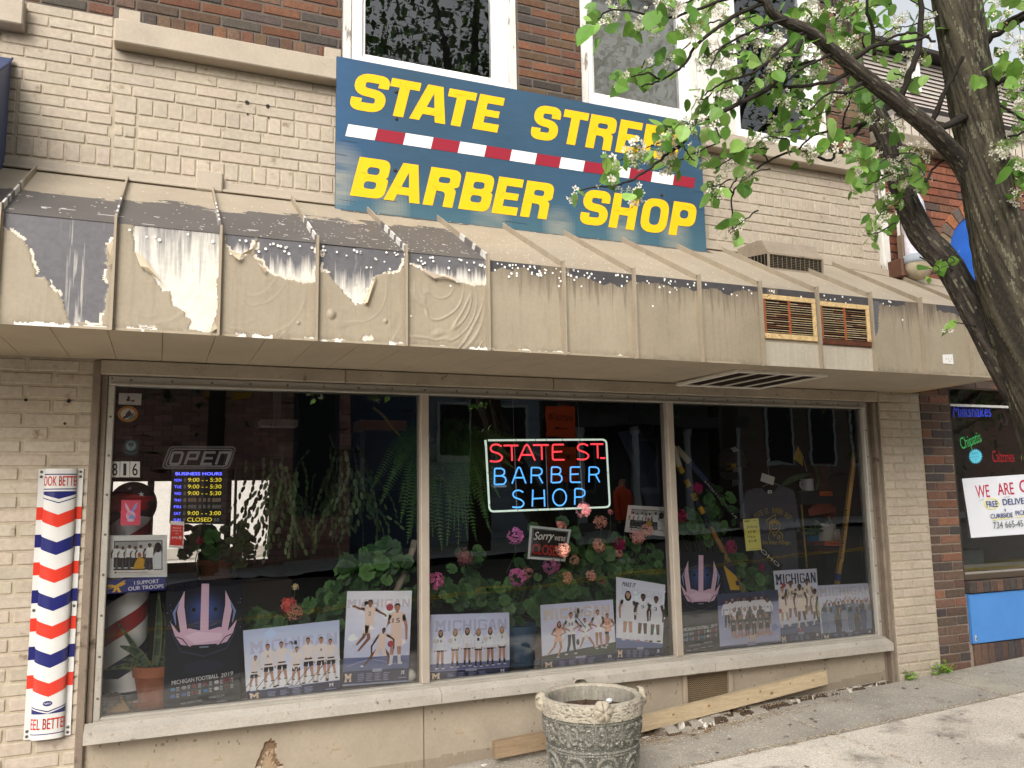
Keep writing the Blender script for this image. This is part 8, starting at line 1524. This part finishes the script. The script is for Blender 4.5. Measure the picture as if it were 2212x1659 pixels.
# ------------------------------------------------------------------ the far side of the street (seen in the glass)
fz = rdz(0) + .12
fp_ = MB(); X = np.linspace(-60, 60, 31); Y = np.array([-18.0, -13.6]); XX, YY = np.meshgrid(X, Y, indexing='ij'); fp_.grid(np.stack([XX, YY, np.full(XX.shape, 0) + np.vectorize(rdz)(XX) + .12], -1)); struct('far_pavement', fp_, M_conc, at=(0, 0, 0))
lw = MB(); X = np.linspace(-60, 60, 31); Y = np.array([-70.0, -17.9]); XX, YY = np.meshgrid(X, Y, indexing='ij'); lw.grid(np.stack([XX, YY, np.vectorize(rdz)(XX) + .10], -1)); struct('lawn', lw, mat('lawn_grass', hx('#3f5a2a'), rough=1, var=.3, scale=6), at=(0, 0, 0))
def wallbox(nm, label, x0, x1, y, z1, base, kind='brick', depth=8, wins=(), roof='#3d3a3a', zc=0):
    t = thing(nm, label, 'building', ((x0 + x1) / 2, y, zc))
    w = MB(); zb = -1.0
    if kind == 'brick':
        p = .12; n = int((z1 - zb) / p)
        for i in range(n):
            z = zb + i * p; x = x0 - (.2 if i % 2 else 0)
            while x < x1:
                a, b = max(x, x0), min(x + .4, x1); x += .4
                if b - a > .03: w.box((a + .012, y, z + .012), (b - .012, y + .02 if False else y - .02, z + p) if False else (b - .012, y + .02, z + p), jit(hx(base), .25))
        w.box((x0, y - depth, zb), (x1, y, z1), hx('#7a685c'))
    else:
        p = .16
        for i in range(int((z1 - zb) / p)):
            z = zb + i * p; w.add([(x1, y + .03, z), (x0, y + .03, z), (x0, y, z + p), (x1, y, z + p)], [(0, 3, 2, 1)], jit(hx(base), .08)); w.face([(x0, y + .03, z), (x1, y + .03, z), (x1, y, z), (x0, y, z)], hx('#3c3a38'))
        w.box((x0, y - depth, zb), (x1, y - .01, z1), hx(base))
    w.build('wall', M_attr, t)
    r = MB(); r.add([(x0 - .3, y + .4, z1 - .1), (x1 + .3, y + .4, z1 - .1), (x1 + .3, y - depth / 2, z1 + 2.2), (x0 - .3, y - depth / 2, z1 + 2.2), (x0 - .3, y - depth - .3, z1 - .1), (x1 + .3, y - depth - .3, z1 - .1)], [(0, 1, 2, 3), (3, 2, 5, 4), (0, 3, 4), (1, 5, 2)], hx(roof)); r.build('roof', M_attr, t)
    for (wx, wz, ww, wh, fc, gc) in wins:
        f = MB(); f.box((wx - .1, y + .02, wz - .1), (wx + ww + .1, y + .07, wz + wh + .1), hx(fc)); f.box((wx, y + .07, wz), (wx + ww, y + .075, wz + wh), hx(gc)); f.build('window', M_attr, t)
    return t
wallbox('corner_store', 'long brown brick store across the street with narrow orange windows', -9, 2.4, -16.5, 7.5, '#a8857a', wins=[(-.4, 4.0, .25, 1.6, '#c9a13a', '#b06a1f'), (-1.0, 4.0, .25, 1.6, '#c9a13a', '#b06a1f'), (1.1, 1.2, .9, 3.5, '#3a4048', '#23282e')])
wallbox('blue_store', 'dark blue fronted building next to the brick store across the street', 2.45, 4.6, -17.5, 6.5, '#4a5c70', 'clap')
wallbox('grey_clapboard_house', 'grey clapboard house across the street behind the detour sign', 4.7, 8.6, -18.5, 6.2, '#a3b0bc', 'clap', wins=[(5.4, 2.6, .9, 1.5, '#cfd2d4', '#22262b'), (7.2, 2.6, .9, 1.5, '#cfd2d4', '#22262b')])
t = wallbox('porch_house', 'dark house across the street with white porch columns', 9.0, 15.5, -19.5, 6.5, '#5e6160', 'clap', wins=[(10, 1.6, .9, 1.6, '#8d9294', '#181b1e'), (12.4, 1.6, .9, 1.6, '#8d9294', '#181b1e')])
for x in (9.5, 11.4, 13.3, 15.2):
    c_ = MB(); c_.lathe([(.16, 0), (.16, .2), (.12, .3), (.10, 2.6), (.15, 2.75), (.15, 2.85)], (x, -17.6, .6), 14, hx('#c9cdd0')); c_.build('porch_column', M_attr, t)
pf = MB(); pf.box((9.2, -19.5, -.6), (15.4, -17.3, .6), hx('#6b655d')); pf.box((9.2, -19.5, 3.45), (15.4, -17.2, 3.8), hx('#4a4b4b')); pf.build('porch_deck', M_attr, t)
for k in range(30): pass
wallbox('tall_window_house', 'dark brown building across the street with tall white framed windows', 16, 27, -18.5, 8, '#7d6c62', 'clap', wins=[(17.2 + i * 1.9, 2.4, 1.0, 2.6, '#c5cacd', '#1b1f23') for i in range(5)])
wallbox('corner_cafe', 'red brown building across the street past the tall windows', 28, 50, -22, 6, '#8a6052', 'clap')
# broad tree across the street and one behind the camera
def bigtree(nm, label, x, y, h, r, n, seed, th=.22):
    rg = random.Random(seed); t = thing(nm, label, 'tree', (x, y, -.2), 'street trees'); m = MB(); pts = [np.array((x, y, -.4)), np.array((x + .1, y, h * .3)), np.array((x - .1, y + .1, h * .55)), np.array((x + .2, y, h * .9))]
    m.tube(spline(pts, 5), [th * (1 - .75 * i / 15) for i in range(16)], 12, hx('#3a332d')); tips = []
    for k in range(16):
        a = rg.uniform(0, 6.28); z0 = h * rg.uniform(.3, .7); l = r * rg.uniform(.6, 1.05); p0 = np.array((x, y, z0)); p2 = p0 + np.array((math.cos(a) * l, math.sin(a) * l, l * rg.uniform(.2, .9))); p1 = (p0 + p2) / 2 + np.array((0, 0, -.1 * l))
        m.tube(spline([p0, p1, p2], 4), [th * .4 * (1 - .8 * i / 8) for i in range(9)], 7, hx('#37302b')); tips += [p1, p2, (p1 + p2) / 2]
    m.build('trunk', M_bark, t, smooth=True); c = MB()
    for k in range(n):
        b = tips[rg.randrange(len(tips))]; v = np.array([rg.gauss(0, 1) for _ in range(3)]); p = b + v * r * .22; u = np.array([rg.gauss(0, 1) for _ in range(3)]); u /= np.linalg.norm(u); w = np.cross(u, (0.1, .3, 1)); w /= np.linalg.norm(w); s = rg.uniform(.07, .14)
        c.face([p - u * s, p + w * s * .6, p + u * s, p - w * s * .6], jit(hx(rg.choice(['#3c5a26', '#4a6b2e', '#34501f', '#58793a'])), .2, rg))
    tag(c.build('crown', M_leaf, t), kind='stuff'); return t
bigtree('street_tree', 'leafy tree across the street in front of the tall window house', 12.5, -14.6, 15, 5.0, 9000, 5, .28)
bigtree('street_tree', 'leafy tree across the street by the brick store', -1.0, -15.0, 14, 4.6, 8000, 6)
bigtree('street_tree', 'tall leafy tree across the street by the clapboard house', 5.2, -14.8, 17, 5.6, 12000, 8, .3)
bigtree('street_tree', 'leafy tree far along the street across from the eatery', 20.5, -14.4, 10, 4.2, 5000, 9)
# orange detour sign across the street
ds = thing('detour_sign', 'orange two panel roadworks sign on a post across the street', 'sign', (6.55, -12.9, rdz(6)))
m = MB(); m.box((6.5, -12.93, rdz(6)), (6.56, -12.87, 3.6), hx('#6c6c6a')); m.build('post', M_attr, ds)
for (z0, z1, wd_, tx) in ((2.75, 3.5, .75, 'DETOUR'), (1.75, 2.6, .75, 'DETOUR')):
    c_ = Canvas(quad=[(6.53 + wd_ / 2, -12.84, z0), (6.53 - wd_ / 2, -12.84, z0), (6.53 - wd_ / 2, -12.84, z1), (6.53 + wd_ / 2, -12.84, z1)], w=wd_, h=z1 - z0, gap=.002, thick=.01); c_.sheet(hx('#e0561c')); c_.text(tx, wd_ / 2, (z1 - z0) * .55, .13, hx('#161412'), center=True, w=.6); c_.line([(.2, .2), (.5, .2), (.43, .26)], .04, hx('#161412')); c_.build('sign_panel', M_print, ds)

# person across the road, mirrored in the middle pane
def make_person(label, base, face, joints, radii, edges, colf):
    me = bpy.data.meshes.new('person'); me.from_pydata([tuple(j) for j in joints], edges, []); o = bpy.data.objects.new('person', me); COL.objects.link(o)
    sm_ = o.modifiers.new('skin', 'SKIN'); sv = me.skin_vertices[0].data if me.skin_vertices else None
    if sv is None:
        bpy.context.view_layer.objects.active = o
        me.attributes.new('skin', 'FLOAT', 'POINT')
    for i, r in enumerate(radii): me.skin_vertices[0].data[i].radius = r if isinstance(r, tuple) else (r, r)
    me.skin_vertices[0].data[0].use_root = True
    ss = o.modifiers.new('sub', 'SUBSURF'); ss.levels = 2; ss.render_levels = 2
    dg = bpy.context.evaluated_depsgraph_get(); ev = o.evaluated_get(dg); m2 = bpy.data.meshes.new_from_object(ev); bpy.data.objects.remove(o)
    ca = m2.color_attributes.new('Col', 'FLOAT_COLOR', 'CORNER'); cols = []
    for p in m2.polygons: cols += [(*colf(p.center), 1)] * len(p.vertices)
    ca.data.foreach_set('color', np.array(cols, np.float32).ravel()); m2.materials.clear(); m2.materials.append(M_attr); m2.polygons.foreach_set('use_smooth', [True] * len(m2.polygons))
    b = bpy.data.objects.new('person', m2); COL.objects.link(b); b.location = base; b.rotation_euler = (0, 0, face); return tag(b, label, 'person')
J = [(0, 0, .95), (0, 0, 1.15), (0, 0, 1.38), (0, 0, 1.50), (0, .01, 1.62), (0, .005, 1.70), (-.19, 0, 1.40), (-.24, .02, 1.12), (-.23, .08, .88), (-.225, .10, .80), (.19, 0, 1.40), (.25, .0, 1.12), (.26, .05, .88), (.26, .07, .80), (-.10, 0, .90), (-.11, .02, .50), (-.12, -.01, .09), (-.13, .12, .05), (.10, 0, .90), (.12, .03, .50), (.13, 0, .09), (.15, .13, .05)]
E_ = [(0, 1), (1, 2), (2, 3), (3, 4), (4, 5), (2, 6), (6, 7), (7, 8), (8, 9), (2, 10), (10, 11), (11, 12), (12, 13), (0, 14), (14, 15), (15, 16), (16, 17), (0, 18), (18, 19), (19, 20), (20, 21)]
RD = [(.17, .12), (.16, .11), (.17, .11), .055, (.075, .09), (.07, .085), .075, .052, .038, .035, .075, .052, .038, .035, .10, .068, .048, .04, .10, .068, .048, .04]
def pcol(c):
    x, y, z = c
    if z > 1.50: return hx('#2a201a') if (z > 1.70 or (y < -.01 and z > 1.58)) else hx('#b58a72')
    if abs(x) > .19 and z < .86: return hx('#b58a72')
    if z > .88: return hx('#cc4a22')
    return hx('#23252c') if z > .10 else hx('#d0ccc6')
try:
    pe = make_person('person in orange hoodie and dark trousers standing in the road opposite', (6.45, -10.0, rdz(6.45)), math.radians(-20), J, RD, E_, pcol)
    hd = MB(); 
    for sx in (-1, 1): hd.sphere((sx * .03, .083, 1.645), .009, 6, hx('#17120f')); hd.sphere((sx * .078, .01, 1.635), .018, 8, hx('#a87d66'), (.5, 1, 1.3))
    hd.sphere((0, .098, 1.615), .014, 6, hx('#b0846c'), (.8, 1, 1.2)); hd.box((-.022, .085, 1.575), (.022, .092, 1.583), hx('#7a4038'))
    f_ = hd.build('face', M_attr, None, at=(0, 0, 0)); f_.parent = pe; f_.location = (0, 0, 0)
except Exception as ex: print('person failed', ex)
